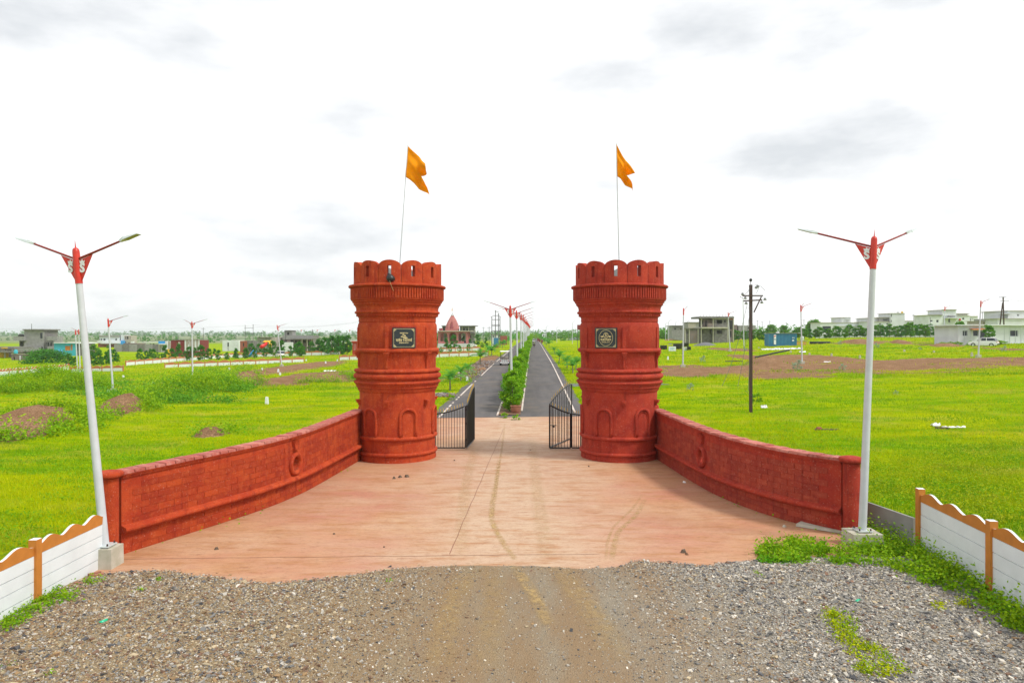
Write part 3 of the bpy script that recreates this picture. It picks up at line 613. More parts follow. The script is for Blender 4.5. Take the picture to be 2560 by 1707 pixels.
def tower(cx, cy, phi, mphi, label, plq, mred):
    t = thing('gate_tower', label, 'tower', (cx, cy, .02), 0, 'red round towers of the gateway')
    T3 = lambda z: z-.02
    def lat(name, prof, n=72, **k): return MB().lathe([(r, T3(z)) for r, z in prof], n).build(name, mred, t, auto=True)
    lat('plinth', [(1.57, .0), (1.56, .12), (1.545, .27)], 72)
    lat('lower_shaft', [(1.53, .25), (1.525, .9), (1.515, 2.0), (1.53, 2.9)])
    lat('moulding', torus_prof(1.55, .31, .075)); lat('moulding', torus_prof(1.535, .93, .085))
    lat('stepped_collar', [(1.54, 2.72), (1.60, 2.80), (1.60, 2.87), (1.655, 2.90), (1.655, 2.97), (1.69, 3.0)]+torus_prof(1.69, 3.10, .06)+[(1.66, 3.17), (1.655, 3.2)]+torus_prof(1.655, 3.345, .115, 9)+[(1.66, 3.47)]+torus_prof(1.68, 3.56, .06)+[(1.60, 3.64), (1.56, 3.66)])
    lat('upper_shaft', [(1.56, 3.6), (1.555, 4.3), (1.60, 4.36), (1.60, 5.30), (1.585, 5.40), (1.55, 5.47)])
    lat('moulding', torus_prof(1.60, 4.37, .09))
    lat('neck', [(1.53, 5.40), (1.545, 5.5), (1.56, 5.52), (1.555, 5.66), (1.60, 5.72), (1.63, 5.76), (1.66, 5.83)]+torus_prof(1.67, 5.88, .05)+[(1.66, 5.94), (1.655, 6.0), (1.67, 6.08), (1.71, 6.15), (1.76, 6.19), (1.76, 6.25), (1.81, 6.28), (1.81, 6.33), (1.86, 6.36), (1.87, 6.40)])
    lat('cornice', [(1.84, 6.38), (1.84, 6.84), (1.88, 6.86)]+torus_prof(1.91, 6.915, .055)+[(1.70, 6.985)], 72)
    mb = MB(); nf = 110
    for k in range(nf):
        a0 = 360*k/nf; arcslab(mb, a0, a0+360/nf*.55, 1.835, 1.885, T3(6.41), T3(6.83), 1)
    tag(mb.build('fluting', mred, t), kind='stuff')
    mb = MB(); nd = 84
    for k in range(nd): arcslab(mb, 360*k/nd, 360*k/nd+2.3, 1.55, 1.655, T3(5.725), T3(5.80), 1)
    tag(mb.build('dentils', mred, t), kind='stuff')
    for k in range(6):
        az = phi+60*k
        # stubby bracket under the collar
        mb = MB(); arcslab(mb, az-2.9, az+2.9, 1.50, 1.70, T3(2.36), T3(2.42), 1); arcslab(mb, az-2.3, az+2.3, 1.50, 1.67, T3(2.28), T3(2.36), 1); arcslab(mb, az-1.5, az+1.5, 1.50, 1.61, T3(2.19), T3(2.28), 1)
        mb.build('bracket', mred, t)
        # upper bracket with its flat strip, and the pier above
        mb = MB(); arcslab(mb, az-3.4, az+3.4, 1.5, 1.76, T3(4.25), T3(4.31), 1); arcslab(mb, az-2.6, az+2.6, 1.5, 1.72, T3(4.15), T3(4.25), 1); arcslab(mb, az-1.8, az+1.8, 1.5, 1.67, T3(4.06), T3(4.15), 1); arcslab(mb, az-1.3, az+1.3, 1.5, 1.625, T3(3.70), T3(4.06), 1)
        mb.build('bracket', mred, t)
        mb = MB(); arcslab(mb, az-2.6, az+2.6, 1.55, 1.64, T3(4.44), T3(5.28), 1); mb.build('pier_strip', mred, t)
        # blind arch
        az += 30; ha = 11.8; pts = []
        for z in np.linspace(1.0, 1.78, 5): pts.append((az-ha, z))
        for a in np.linspace(180, 0, 13)[1:-1]: pts.append((az+ha*math.cos(R(a)), 1.78+.31*math.sin(R(a))))
        for z in np.linspace(1.78, 1.0, 5): pts.append((az+ha, z))
        MB().tube([(*polar(a, 1.54), T3(z)) for a, z in pts], .06, 8).build('blind_arch', mred, t, smooth=True)
        mb = MB(); MI = [(a, z) for a, z in pts]
        inn = [(az+(a-az)*.74, 1.0+(z-1.0)*.9) for a, z in pts]
        MB().tube([(*polar(a, 1.525), T3(z)) for a, z in inn], .022, 5).build('blind_arch_rib', mred, t, smooth=True)
    # crown of scalloped merlons with firing slots
    for k in range(12):
        c0 = mphi+15+30*k; mb = MB(); cols = list(np.linspace(-14.7, -2.5, 6))+list(np.linspace(-2.5, 2.5, 3))[1:]+list(np.linspace(2.5, 14.7, 6))[1:]
        for p, q in zip(cols[:-1], cols[1:]):
            ro = lambda a: 1.70+.085*math.cos(R(a*5.4)) if abs(a) < 14.8 else 1.7
            tp = lambda a: 7.60+.27*math.sqrt(max(0, 1-(a/15.6)**2))
            hole = abs((p+q)/2) < 2.5
            for za, zb in (((6.97, 7.24), (7.66, None)) if hole else ((6.97, None),)):
                A, B, Cc, D = polar(c0+p, ro(p)), polar(c0+q, ro(q)), polar(c0+q, 1.53), polar(c0+p, 1.53)
                z1a, z1b = (tp(p), tp(q)) if zb is None else (zb, zb)
                n0 = len(mb.m); mb.hexa([(*A, T3(za)), (*B, T3(za)), (*Cc, T3(za)), (*D, T3(za)), (*A, T3(z1a)), (*B, T3(z1b)), (*Cc, T3(z1b)), (*D, T3(z1a))])
                mb.m[n0+4] = 1
        mb.build('merlon', [mred, M['grey']], t)
    mb = MB().lathe([(1.53, T3(6.9)), (1.53, T3(7.02))], 48); mb.build('roof_slab', M['grey'], t)
    az, kind = plq; a = R(az); Mp = Matrix.Translation((math.sin(a)*1.64, -math.cos(a)*1.64, T3(4.865))) @ Matrix.Rotation(a, 4, 'Z')
    mb = MB(); arcslab(mb, az-19, az+19, 1.575, 1.612, T3(4.43), T3(5.33), 8); mb.build('plaque_surround', M['red_dk'], t)
    pl = plaque_common(t, Mp, .90, .79)
    Rx = Matrix.Rotation(R(90), 4, 'X')
    if kind == 'dev':
        put(text_mesh('PROJECT BY', .058, bold=.002), 'lettering', M['cream'], pl, Mp @ Matrix.Translation((0, -.006, .185)) @ Rx)
        mb = MB(); devanagari(mb, [['sa', 'n2', 'mi', 'tra'], ['de', 'v2', 'ha', 'la', 'pa', 'rsa']], 0, -.135, .085, .62, .014)
        devanagari(mb, [['ga', 'ta', 'va', 'nu', 'ka', 'dha', 'aa', 'ra', 'aa', 'cha', 'aa'], ['kha', 'ra', 'aa'], ['mi', 'tra'], ['!']], 0, -.205, .035, .37, .007)
        mb.v = [tuple(Mp @ Vector(p)) for p in mb.v]; mb.build('lettering', M['cream'], pl)
        mb = MB()
        roof = [(-.145,-.005),(-.085,.055),(-.03,.115),(.02,.085),(.03,.062),(.065,.045),(.085,.02),(.14,-.0),(.10,-.002),(.05,.02),(.0,.055),(-.03,.09),(-.07,.05)]
        wave = [(-.14,-.012),(-.08,.025),(-.03,.03),(.03,.0),(.09,-.025),(.16,-.03),(.12,-.055),(.05,-.055),(.0,-.025),(-.06,.0)]
        chim = [(.045,.055),(.062,.045),(.062,.085),(.045,.085)]
        for poly in (roof, wave, chim): mb.add([tuple(Mp @ Vector((x_, -.005, z_+.03))) for x_, z_ in poly], [tuple(range(len(poly)))])
        mb.build('emblem', M['cream'], pl)
    else:
        mb = MB()
        def ring(cx_, cz_, rx_, rz_, w_, n=40):
            a_ = [(cx_+rx_*math.cos(q), -.005, cz_+rz_*math.sin(q)) for q in np.linspace(0, 2*math.pi, n+1)[:-1]]; b_ = [(cx_+(rx_-w_)*math.cos(q), -.005, cz_+(rz_-w_)*math.sin(q)) for q in np.linspace(0, 2*math.pi, n+1)[:-1]]
            mb.add([tuple(Mp @ Vector(p)) for p in a_+b_], [(i, (i+1) % n, n+(i+1) % n, n+i) for i in range(n)])
        ring(0, 0, .285, .31, .013); ring(0, .10, .095, .105, .016, 20)
        for q in range(20): mb.add([tuple(Mp @ Vector((.10*math.cos(R(18*q+d_))*s_, -.005, .10+.11*math.sin(R(18*q+d_))*s_))) for d_, s_ in ((-6, 1), (6, 1), (0, 1.12))], [(0, 1, 2)])
        for s_ in (-1, 1):
            poly = [(s_*.10, .07), (s_*.15, .09), (s_*.19, .06), (s_*.23, .085), (s_*.20, .03), (s_*.15, .02), (s_*.11, .035)]
            mb.add([tuple(Mp @ Vector((x_, -.005, z_))) for x_, z_ in poly], [tuple(range(7))])
        mb.add([tuple(Mp @ Vector(p)) for p in [(-.16, -.005, -.20), (.16, -.005, -.20), (.16, -.005, -.193), (-.16, -.005, -.193)]], [(0, 1, 2, 3)])
        mb.build('emblem', M['cream'], pl)
        put(text_mesh('S', .16, bold=.003), 'lettering', M['cream'], pl, Mp @ Matrix.Translation((0, -.006, .10)) @ Rx)
        put(text_mesh("SURVASE'S", .093, bold=.003), 'lettering', M['cream'], pl, Mp @ Matrix.Translation((0, -.006, -.065)) @ Rx)
        put(text_mesh("ROYAL CITY", .062, bold=.001), 'lettering', M['cream'], pl, Mp @ Matrix.Translation((0, -.006, -.145)) @ Rx)
    return t
TLX, TRX, TY_ = (994-U0)/F*27.95, (1548-U0)/F*27.95, 27.95
tower(TLX, TY_, -5, -1-15, 'left red round gate tower with a Devanagari name plaque', (18, 'dev'), M['red'])
tower(TRX, TY_, -2, 1.5, 'right red round gate tower with the crest plaque', (-27, 'crest'), M['red_dk'])

# ------------------------------------------------------------------ flags on the towers
def flag(base, top, v_bottom, poly_top, poly_bot, depth, label):
    t = thing('flag', label, 'flag', base, 0, 'saffron flags on the gate towers')
    b0 = Vector(base); tp_ = Vector(top)-b0
    MB().tube([(0, 0, 0), tuple(tp_*.5), tuple(tp_)], [.028, .021, .014], 6).build('pole', M['pole'], t)
    mb = MB(); n, m_ = 18, 14
    def samp(pl, s):
        q = s*(len(pl)-1); i = min(int(q), len(pl)-2); f = q-i
        return (pl[i][0]*(1-f)+pl[i+1][0]*f, pl[i][1]*(1-f)+pl[i+1][1]*f)
    vs = []
    for i in range(n+1):
        for j in range(m_+1):
            s, tt = i/n, j/m_
            f = 1-depth*(1-abs(1-2*tt))**1.2; a = samp(poly_top, s*f); c = samp(poly_bot, s*f)
            x_ = a[0]*(1-tt)+c[0]*tt; z_ = a[1]*(1-tt)+c[1]*tt
            y_ = .16*s**.7*math.sin(6*s+5.5*tt)+.09*s**.6*math.sin(13*tt-4*s)-.12*s
            vs.append((x_-b0.x, y_, z_-b0.z))
    mb.add(vs, [(i*(m_+1)+j, i*(m_+1)+j+1, (i+1)*(m_+1)+j+1, (i+1)*(m_+1)+j) for i in range(n) for j in range(m_)])
    o = mb.build('cloth', M['flag'], t, smooth=True); md = o.modifiers.new('s', 'SOLIDIFY'); md.thickness = .006
def fpx(ox, oy, pts): return [(X(ox+a/3.459, 27.95), Z(oy+b/3.459, 27.95)) for a, b in pts]
flag((TLX+.03, TY_, 7.0), (X(1019.5, 27.95), TY_, Z(363, 27.95)), 0, fpx(960, 340, [(205,85),(240,122),(275,152),(310,185),(335,225),(362,250),(368,290),(366,330)]), fpx(960, 340, [(182,353),(225,380),(262,412),(285,440),(305,465),(345,488),(385,505),(400,520)]), .42, 'saffron flag flying above the left gate tower')
flag((TRX+.02, TY_, 7.0), (X(1540.5, 27.95), TY_, Z(357, 27.95)), 0, fpx(960, 340, [(2008,66),(2035,120),(2062,172),(2090,220),(2110,250),(2140,292),(2168,325)]), fpx(960, 340, [(2016,350),(2045,370),(2065,400),(2085,430),(2110,448),(2135,465),(2144,484)]), .40, 'saffron flag flying above the right gate tower')
t = thing('cloth_bundle', 'black cloth bundle tied at the foot of a slot on the left tower', 'bundle', (TLX+.0, TY_-1.82, 7.0))
mb = MB().lathe([(.03, .02), (.13, .05), (.16, .13), (.12, .24), (.05, .30), (.015, .36)], 12); mb.v = [(x_+.10-z_*.45, y_, z_+.05*math.sin(7*x_)) for x_, y_, z_ in mb.v]; mb.build('knotted_bag', M['black'], t, smooth=True)
MB().tube([(.02, -.12, .05), (.06, -.14, -.06), (.12, -.13, -.22), (.16, -.10, -.34)], .006, 4).build('string', M['cream'], t)

# ------------------------------------------------------------------ curved approach walls
def spline(pts, n=240):
    P = [Vector((2*pts[0][0]-pts[1][0], 2*pts[0][1]-pts[1][1]))]+[Vector(p) for p in pts]+[Vector((2*pts[-1][0]-pts[-2][0], 2*pts[-1][1]-pts[-2][1]))]
    out = []
    for i in range(1, len(P)-2):
        for k in range(n//(len(pts)-1)):
            t = k/(n//(len(pts)-1)); a, b, c, d = P[i-1:i+3]
            out.append(.5*((2*b)+(c-a)*t+(2*a-5*b+4*c-d)*t*t+(3*b-a-3*c+d)*t**3))
    out.append(P[-2]); S = [0]
    for a, b in zip(out[:-1], out[1:]): S.append(S[-1]+(b-a).length)
    return out, S
def wall(pts, side, hole_xy, label, mred, plabel, pil):
    """side = +1: the forecourt lies towards +X of the wall"""
    P, S = spline(pts); Ltot = S[-1]
    PX = np.array([p.x for p in P]); PY = np.array([p.y for p in P]); SS = np.array(S)
    def at(s, off, z):
        x_ = np.interp(s, SS, PX); y_ = np.interp(s, SS, PY); e = .12
        dx = np.interp(min(s+e, Ltot), SS, PX)-np.interp(max(s-e, 0), SS, PX); dy = np.interp(min(s+e, Ltot), SS, PY)-np.interp(max(s-e, 0), SS, PY); l = math.hypot(dx, dy)
        nx_, ny_ = (dy/l*-side*-1, -dx/l*-side*-1) if False else (-dy/l*side, dx/l*side)
        return (x_+nx_*off, y_+ny_*off, z)
    # make sure positive offset points at the forecourt (towards x = 0)
    a, b = at(Ltot/2, 0, 0), at(Ltot/2, .1, 0)
    sg = 1 if abs(b[0]) < abs(a[0]) else -1
    A = lambda s, off, z: at(s, off*sg, z)
    t = thing('boundary_wall', label, 'wall', (0, 0, 0)); TH = .25
    htop = lambda s: 1.98-.10*s/Ltot
    hs = float(SS[np.argmin((PX-hole_xy[0])**2+(PY-hole_xy[1])**2)]); hz = 1.03; HR = .225; SQ = .40
    mb = MB(); ss_ = sorted(set([round(v, 4) for v in np.linspace(0, Ltot, 56)]+[round(hs-SQ, 4), round(hs+SQ, 4)])); ss_ = [v for v in ss_ if not (hs-SQ+.001 < v < hs+SQ-.001)]
    for a_, b_ in zip(ss_[:-1], ss_[1:]):
        zs = [(0, hz-SQ), (hz+SQ, None)] if abs((a_+b_)/2-hs) < SQ else [(0, None)]
        for z0, z1 in zs:
            za = htop(a_)-.12 if z1 is None else z1; zb = htop(b_)-.12 if z1 is None else z1
            mb.hexa([A(a_, 0, z0), A(b_, 0, z0), A(b_, -TH, z0), A(a_, -TH, z0), A(a_, 0, za), A(b_, 0, zb), A(b_, -TH, zb), A(a_, -TH, za)])
    n = 32; vs = []
    for k in range(n):
        th = 2*math.pi*(k+.5)/n; c_, s_ = math.cos(th), math.sin(th); q = SQ/max(abs(c_), abs(s_))
        for r_, o_ in ((HR, 0), (q, 0), (HR, -TH), (q, -TH)): vs.append(A(hs+c_*r_, o_, hz+s_*r_))
    fs = []
    for k in range(n):
        i, j = 4*k, 4*((k+1) % n); fs += [(i, j, j+1, i+1), (i+2, i+3, j+3, j+2), (i, i+2, j+2, j)]
    # square corners of the plate round the opening
    for cx_, cz_ in ((1, 1), (-1, 1), (-1, -1), (1, -1)):
        base = len(vs); 
    mb.add(vs, fs)
    for cx_, cz_, k0 in ((1, 1, 3), (-1, 1, 11), (-1, -1, 19), (1, -1, 27)):
        for o_ in (0, -TH):
            p = []
            for kk in (k0, k0+1):
                th = 2*math.pi*(kk+.5)/n; c_, s_ = math.cos(th), math.sin(th); q = SQ/max(abs(c_), abs(s_)); p.append(A(hs+c_*q, o_, hz+s_*q))
            mb.add([p[0], A(hs+cx_*SQ, o_, hz+cz_*SQ), p[1]], [(0, 1, 2)])
    core = mb.build('wall_core', mred, t)
    # rendered blocks, each one a little proud of its joints
    BL, BH = .445, .158; bm_ = MB().box(-BL/2+.009, BL/2-.009, -.010, .0, -BH/2+.007, BH/2-.007).data('block', M['block'] if side > 0 else M['block_r'])
    hm_ = MB().box(-BL/4+.009, BL/4-.009, -.010, .0, -BH/2+.007, BH/2-.007).data('half_block', M['block'] if side > 0 else M['block_r'])
    rows = []; z = .02
    while z+BH < 1.76:
        if not (.50 < z+BH and z < .64): rows.append(z+BH/2); z += BH
        else: z = .66
    for ri, zc in enumerate(rows):
        s = BL/2+(ri % 2)*BL/2
        while s+BL/2 < Ltot-.12:
            if math.hypot(s-hs, (zc-hz)) > .50 and math.hypot(s+.15-hs, zc-hz) > .44 and math.hypot(s-.15-hs, zc-hz) > .44 and not (abs(s-hs) < .34 and zc > hz and zc < 1.9):
                p = A(s, 0, zc); q = A(s+.05, 0, zc); ang = math.atan2(q[1]-p[1], q[0]-p[0])
                f = A(s, .1, zc); 
                # block local -y is its outer face
                nx_, ny_ = f[0]-p[0], f[1]-p[1]; rz = math.atan2(ny_, nx_)+math.pi/2
                o = bpy.data.objects.new('block', bm_); link(o, t); o.location = (p[0]+nx_*10*random.uniform(-.003, .002), p[1]+ny_*10*random.uniform(-.003, .002), zc+random.uniform(-.002, .002)); o.rotation_euler = (random.uniform(-.006, .006), 0, rz+random.uniform(-.006, .006))
            s += BL
    # two thin courses under the coping, the coping bricks and the ledge
    def sweep(name, prof, mat_, s0=0, s1=None, n=64, smooth=False):
        s1 = Ltot if s1 is None else s1; m_ = MB(); k_ = len(prof); sv = np.linspace(s0, s1, n)
        vs = [A(s_, o_, (htop(s_)+z_ if z_ <= .05 and z_ > -.4 and name != 'ledge' else z_)) for s_ in sv for o_, z_ in prof]
        m_.add(vs, [(i*k_+j, i*k_+(j+1) % k_, (i+1)*k_+(j+1) % k_, (i+1)*k_+j) for i in range(n-1) for j in range(k_)]+[tuple(range(k_)), tuple(range((n-1)*k_, n*k_))[::-1]])
        return m_.build(name, mat_, t, smooth=smooth)
    sweep('coping_course', [(.045, -.125), (.045, -.075), (-TH-.045, -.075), (-TH-.045, -.125)], mred)
    sweep('coping_course', [(.075, -.072), (.075, -.042), (-TH-.075, -.042), (-TH-.075, -.072)], mred)
    led = [(.0, .52), (.09, .50)]+[(.115+.055*math.cos(a_), .585+.06*math.sin(a_)) for a_ in np.linspace(-1.5, 1.57, 7)]+[(0, .675)]
    sweep('ledge', led, mred, n=90, smooth=False)
    nb = int(Ltot/.27)
    for k in range(nb):
        a_, b_ = Ltot*k/nb+.012, Ltot*(k+1)/nb-.012; e = random.uniform(-.006, .006)+(k % 2)*.010; oo = .088+random.uniform(-.006, .006)
        m_ = MB().hexa([A(a_, oo, htop(a_)-.04), A(b_, oo, htop(b_)-.04), A(b_, -TH-.085, htop(b_)-.04), A(a_, -TH-.085, htop(a_)-.04), A(a_, oo-.012, htop(a_)+.02+e), A(b_, oo-.012, htop(b_)+.02+e), A(b_, -TH-.07, htop(b_)+.02+e), A(a_, -TH-.07, htop(a_)+.02+e)])
        m_.build('coping_brick', M['cop'], t)
    # raised ring and crown relief
    m_ = MB(); n1, n2 = 36, 10; vs = []
    for i in range(n1):
        th = 2*math.pi*i/n1
        for j in range(n2):
            ph = 2*math.pi*j/n2; rr = .285+.075*math.cos(ph); vs.append(A(hs+math.cos(th)*rr, .085*math.sin(ph)+.02, hz+math.sin(th)*rr))
    m_.add(vs, [(i*n2+j, i*n2+(j+1) % n2, ((i+1) % n1)*n2+(j+1) % n2, ((i+1) % n1)*n2+j) for i in range(n1) for j in range(n2)]); m_.build('round_opening_rim', mred, t, smooth=True)
    m_ = MB(); zb = hz+.44
    for poly in [[(-.12,0),(.12,0),(.12,.05),(-.12,.05)], [(-.12,.05),(-.06,.05),(-.10,.16),(-.16,.25)], [(-.085,.05),(-.02,.05),(-.04,.2),(-.07,.27)], [(-.03,.05),(.03,.05),(.0,.31)], [(.02,.05),(.085,.05),(.07,.27),(.04,.2)], [(.06,.05),(.12,.05),(.16,.25),(.10,.16)]]:
        k_ = len(poly); m_.add([A(hs+a_*1.15, .10, zb+b_*1.1) for a_, b_ in poly]+[A(hs+a_*1.15, -.01, zb+b_*1.1) for a_, b_ in poly], [tuple(range(k_)), tuple(range(k_, 2*k_))[::-1]]+[(i, k_+i, k_+(i+1) % k_, (i+1) % k_) for i in range(k_)])
    m_.build('crown_relief', mred, t)
    p = MB().lathe([(.235, 0), (.21, .05), (.20, .1), (.20, 1.82)], 28, c=pil).build('pillar', mred, t, auto=True)
    MB().lathe([(.205, 1.80), (.25, 1.815)]+torus_prof(.235, 1.885, .065)+[(.20, 1.955), (.17, 1.965), (.12, 1.958)], 28, c=pil).build('cap', mred, p, auto=True)
    if side < 0:
        MB().box(pil[0]+.13, pil[0]+.30, pil[1]-.06, pil[1]+.06, 0, 1.32).build('broken_buttress', mred, t)
    return t
M['block_r'] = red_plaster('red_block_shaded', (.38, .052, .030), (.42, .07, .035), (.20, .022, .018), rnd=True)  # darker block copy, the right wall's shade is in its colour
wall(WL_PTS, 1, (-6.68, 21.0), 'long curved red block wall sweeping from the left tower', M['red'], '', (-8.99, 15.22))
wall(WR_PTS, -1, (6.20, 22.2), 'long curved red block wall sweeping from the right tower', M['red_dk'], '', (8.46, 17.02))

# ------------------------------------------------------------------ black gates with gilded spear points
def gate_leaf(parent, name, p0, p1, top, fr=.03, bar=.012, nb=9, z0=.09, solid=False, stile=True):
    """p0, p1 ground points; top(t) height along the leaf"""
    p0 = Vector(p0); p1 = Vector(p1); d = (p1-p0); Lw = d.length
    f = MB(); n = 14
    loop = [(*(p0+d*.5), z0), (*(p1-d*.01), z0), (*p1, z0+.02)]+[(*(p0+d*t_), z0+top(t_)) for t_ in np.linspace(1, 0, n)]+[(*p0, z0+.02), (*(p0+d*.01), z0), (*(p0+d*.52), z0)]
    f.tube(loop, fr, 6); o = f.build(name, M['black'], parent)
    for k in range(1, nb):
        t_ = k/nb; q = p0+d*t_; MB().tube([(*q, z0), (*q, z0+top(t_))], bar, 5).build('bar', M['black'], o)
        sp = MB(); zt = z0+top(t_)+.02; sp.lathe([(.008, zt), (.008, zt+.05), (.022, zt+.085), (.012, zt+.12), (.002, zt+.19)], 6, c=(q.x, q.y)); sp.build('spear_point', M['gold'], o)
    return o
GY = 29.6
gl = thing('gate', 'left black metal gate with a folded inner leaf', 'gate', (0, 0, 0))
xL0, xL1 = X(1088, GY), X(1163.5, GY)
gate_leaf(gl, 'outer_panel', (xL0, GY), (xL1, GY), lambda t_: 1.48+.34*t_**1.8, nb=11)
gate_leaf(gl, 'inner_panel', (xL1+.06, GY), (X(1185.5, 32.0), 32.0), lambda t_: 1.85+.62*math.sin(t_*1.5)**1.3, nb=13, bar=.014)
for zz in (.4, 1.1, 1.7): MB().cyl((xL1+.03, GY, zz), (xL1+.03, GY, zz+.09), .03, n=8).build('hinge', M['black'], gl)
gr = thing('gate', 'right black metal gate with a small wicket and bolt', 'gate', (0, 0, 0))
xR0, xR1, xR2 = X(1374, GY), X(1426, GY), X(1452, GY)
gate_leaf(gr, 'wicket_panel', (xR1, GY-.02), (xR0, GY-.02), lambda t_: 1.50+.36*t_**1.4, nb=7, fr=.036)
gate_leaf(gr, 'outer_panel', (xR2, GY), (xR1+.06, GY), lambda t_: 1.42+.05*t_, nb=4)
gate_leaf(gr, 'inner_panel', (xR0+.02, GY+.12), (X(1429, 32.4), 32.4), lambda t_: 1.9+.66*math.sin(t_*1.5), nb=12, bar=.013)
mb = MB(); mb.cyl((xR0+.02, GY-.05, 1.07), (xR0+.30, GY-.05, 1.07), .016, n=6); mb.box(xR0+.12, xR0+.22, GY-.07, GY-.03, .98, 1.06); mb.build('bolt', M['black'], gr)
# little brick kerb behind the left gate
t = thing('brick_kerb', 'low red brick kerb behind the left gate beside the avenue', 'kerb', (0, 0, 0))
for k in range(13):
    x_ = -5.6+k*.105; y_ = 36.2+k*.16; MB().box(x_, x_+.095, y_, y_+.22, .0, .17+random.uniform(-.01, .01)).build('brick', M['cop'], t)
# ------------------------------------------------------------------ street lamps
S_LET = text_mesh('S', .26, bold=.012)
def lamp(name_label, base, arms, height=6.8, lean=(0, 0), group='red-collared street lamps', block=.42, faces=True, arm_len=1.5, n=10, bs=.56, cat='street lamp'):
    """arms: azimuths in degrees in plan (0 = +X). lean: offset of the top in x and y."""
    t = thing('street_lamp', name_label, cat, base, 0, group); bx, by, bz = base
    if block:
        mb = MB(); h = bs/2; mb.hexa([(-h, -h*.85, -.12), (h, -h*.85, -.12), (h, h*.85, -.12), (-h, h*.85, -.12), (-h*.96, -h*.82, block), (h*.96, -h*.82, block), (h*.96, h*.82, block), (-h*.96, h*.82, block)])
        mb.build('concrete_base', M['conc'], t)
    z0 = block; top = Vector((lean[0], lean[1], height)); ax = (top-Vector((0, 0, z0))).normalized()
    P = lambda z: Vector((0, 0, z0))+ax*(z-z0)
    pl = MB(); pl.cyl(P(z0), P(height-.70), .092, .066, n); pole = pl.build('pole', M['pole'], t, auto=True)
    if block and bs > .5:
        pt = MB().box(-.17, .17, -.17, .17, z0+.02, z0+.045).build('base_plate', M['alu'], t)
        for a, b in ((-1, -1), (1, -1), (1, 1), (-1, 1)): MB().cyl((a*.13, b*.13, z0-.01), (a*.13, b*.13, z0+.09), .018, n=6).build('bolt', M['rust'], pt)
    c = MB(); q0, q1 = P(height-.74), P(height-.06)
    c.tube([q0, q0+(q1-q0)*.5, q1, q1+ax*.05, q1+ax*.085, q1+ax*.10, q1+ax*.27], [.075, .074, .072, .066, .045, .014, .001], 12)
    c.build('collar', M['lampred'], t, auto=True)
    for az in arms:
        d = Vector((math.cos(R(az)), math.sin(R(az)), 0)); root = P(height-.22)
        tip = root+d*(arm_len-.36)+Vector((0, 0, (arm_len-.36)*.335)); dd = (tip-root).normalized()
        a = MB().tube([root, tip], [.026, .022], 6).build('arm', M['armred'], t)
        # flat tapered lamp head
        sd_ = dd.cross(Vector((0, 0, 1))).normalized(); up = sd_.cross(dd).normalized()
        def hp(l_, w_, u_): return tip+dd*l_+sd_*w_+up*u_
        h = MB(); h.hexa([hp(-.05, -.03, -.02), hp(-.05, .03, -.02), hp(.09, .085, -.02), hp(.09, -.085, -.02), hp(-.05, -.03, .03), hp(-.05, .03, .03), hp(.09, .06, .05), hp(.09, -.06, .05)])
        h.hexa([hp(.08, -.085, -.02), hp(.08, .085, -.02), hp(.43, .075, -.018), hp(.43, -.075, -.018), hp(.08, -.07, .035), hp(.08, .07, .035), hp(.41, .05, .012), hp(.41, -.05, .012)])
        ho = h.build('lamp_head', M['alu'], a)
        MB().hexa([hp(.10, -.07, -.026), hp(.10, .07, -.026), hp(.40, .06, -.024), hp(.40, -.06, -.024), hp(.10, -.07, -.018), hp(.10, .07, -.018), hp(.40, .06, -.016), hp(.40, -.06, -.016)]).build('lamp_glass', M['led'], a)
        # gusset plate below the arm
        g = MB(); w_ = .40; p0 = root+d*.05-Vector((0, 0, .02)); p1 = root+d*w_+Vector((0, 0, w_*.335-.03)); p2 = P(height-.74)+d*.05
        nrm = d.cross(Vector((0, 0, 1))).normalized()*.006
        g.add([p0-nrm, p1-nrm, p2-nrm, p0+nrm, p1+nrm, p2+nrm], [(0, 1, 2), (5, 4, 3), (0, 3, 4, 1), (1, 4, 5, 2), (2, 5, 3, 0)])
        go = g.build('gusset_plate', M['lampred'], t)
        if faces:
            sx_ = d if d.x >= 0 else -d; yv = Vector((0, 0, 1)).cross(sx_).normalized()           # points away from the viewer side
            Mx = Matrix((( sx_.x, 0, yv.x, 0), (sx_.y, 0, yv.y, 0), (0, 1, 0, 0), (0, 0, 0, 1)))
            ce = root+d*.15-Vector((0, 0, .19))-yv*.012
            put(S_LET, 'emblem', M['white'], go, Matrix.Translation(ce) @ Mx)
            cm = MB(); cp = [(-.055, .0), (.055, .0), (.065, .07), (.03, .045), (.0, .09), (-.03, .045), (-.065, .07)]
            cm.add([tuple(ce+sx_*a_+Vector((0, 0, .105+b_))-yv*.004) for a_, b_ in cp], [tuple(range(7))]); cm.build('emblem_crown', M['white'], go)
    return t
lamp('near white street lamp leaning left on a mossy concrete block', (X(262, 14.7), 14.7, .0), [168, -12], 6.86, (-.63, 0), block=.44, arm_len=1.5)
lamp('near white street lamp beside the right wall pillar', (X(2156, 16.15), 16.15, .05), [152, 27], 7.24, (.28, 0), block=.30, bs=.72, arm_len=1.62)
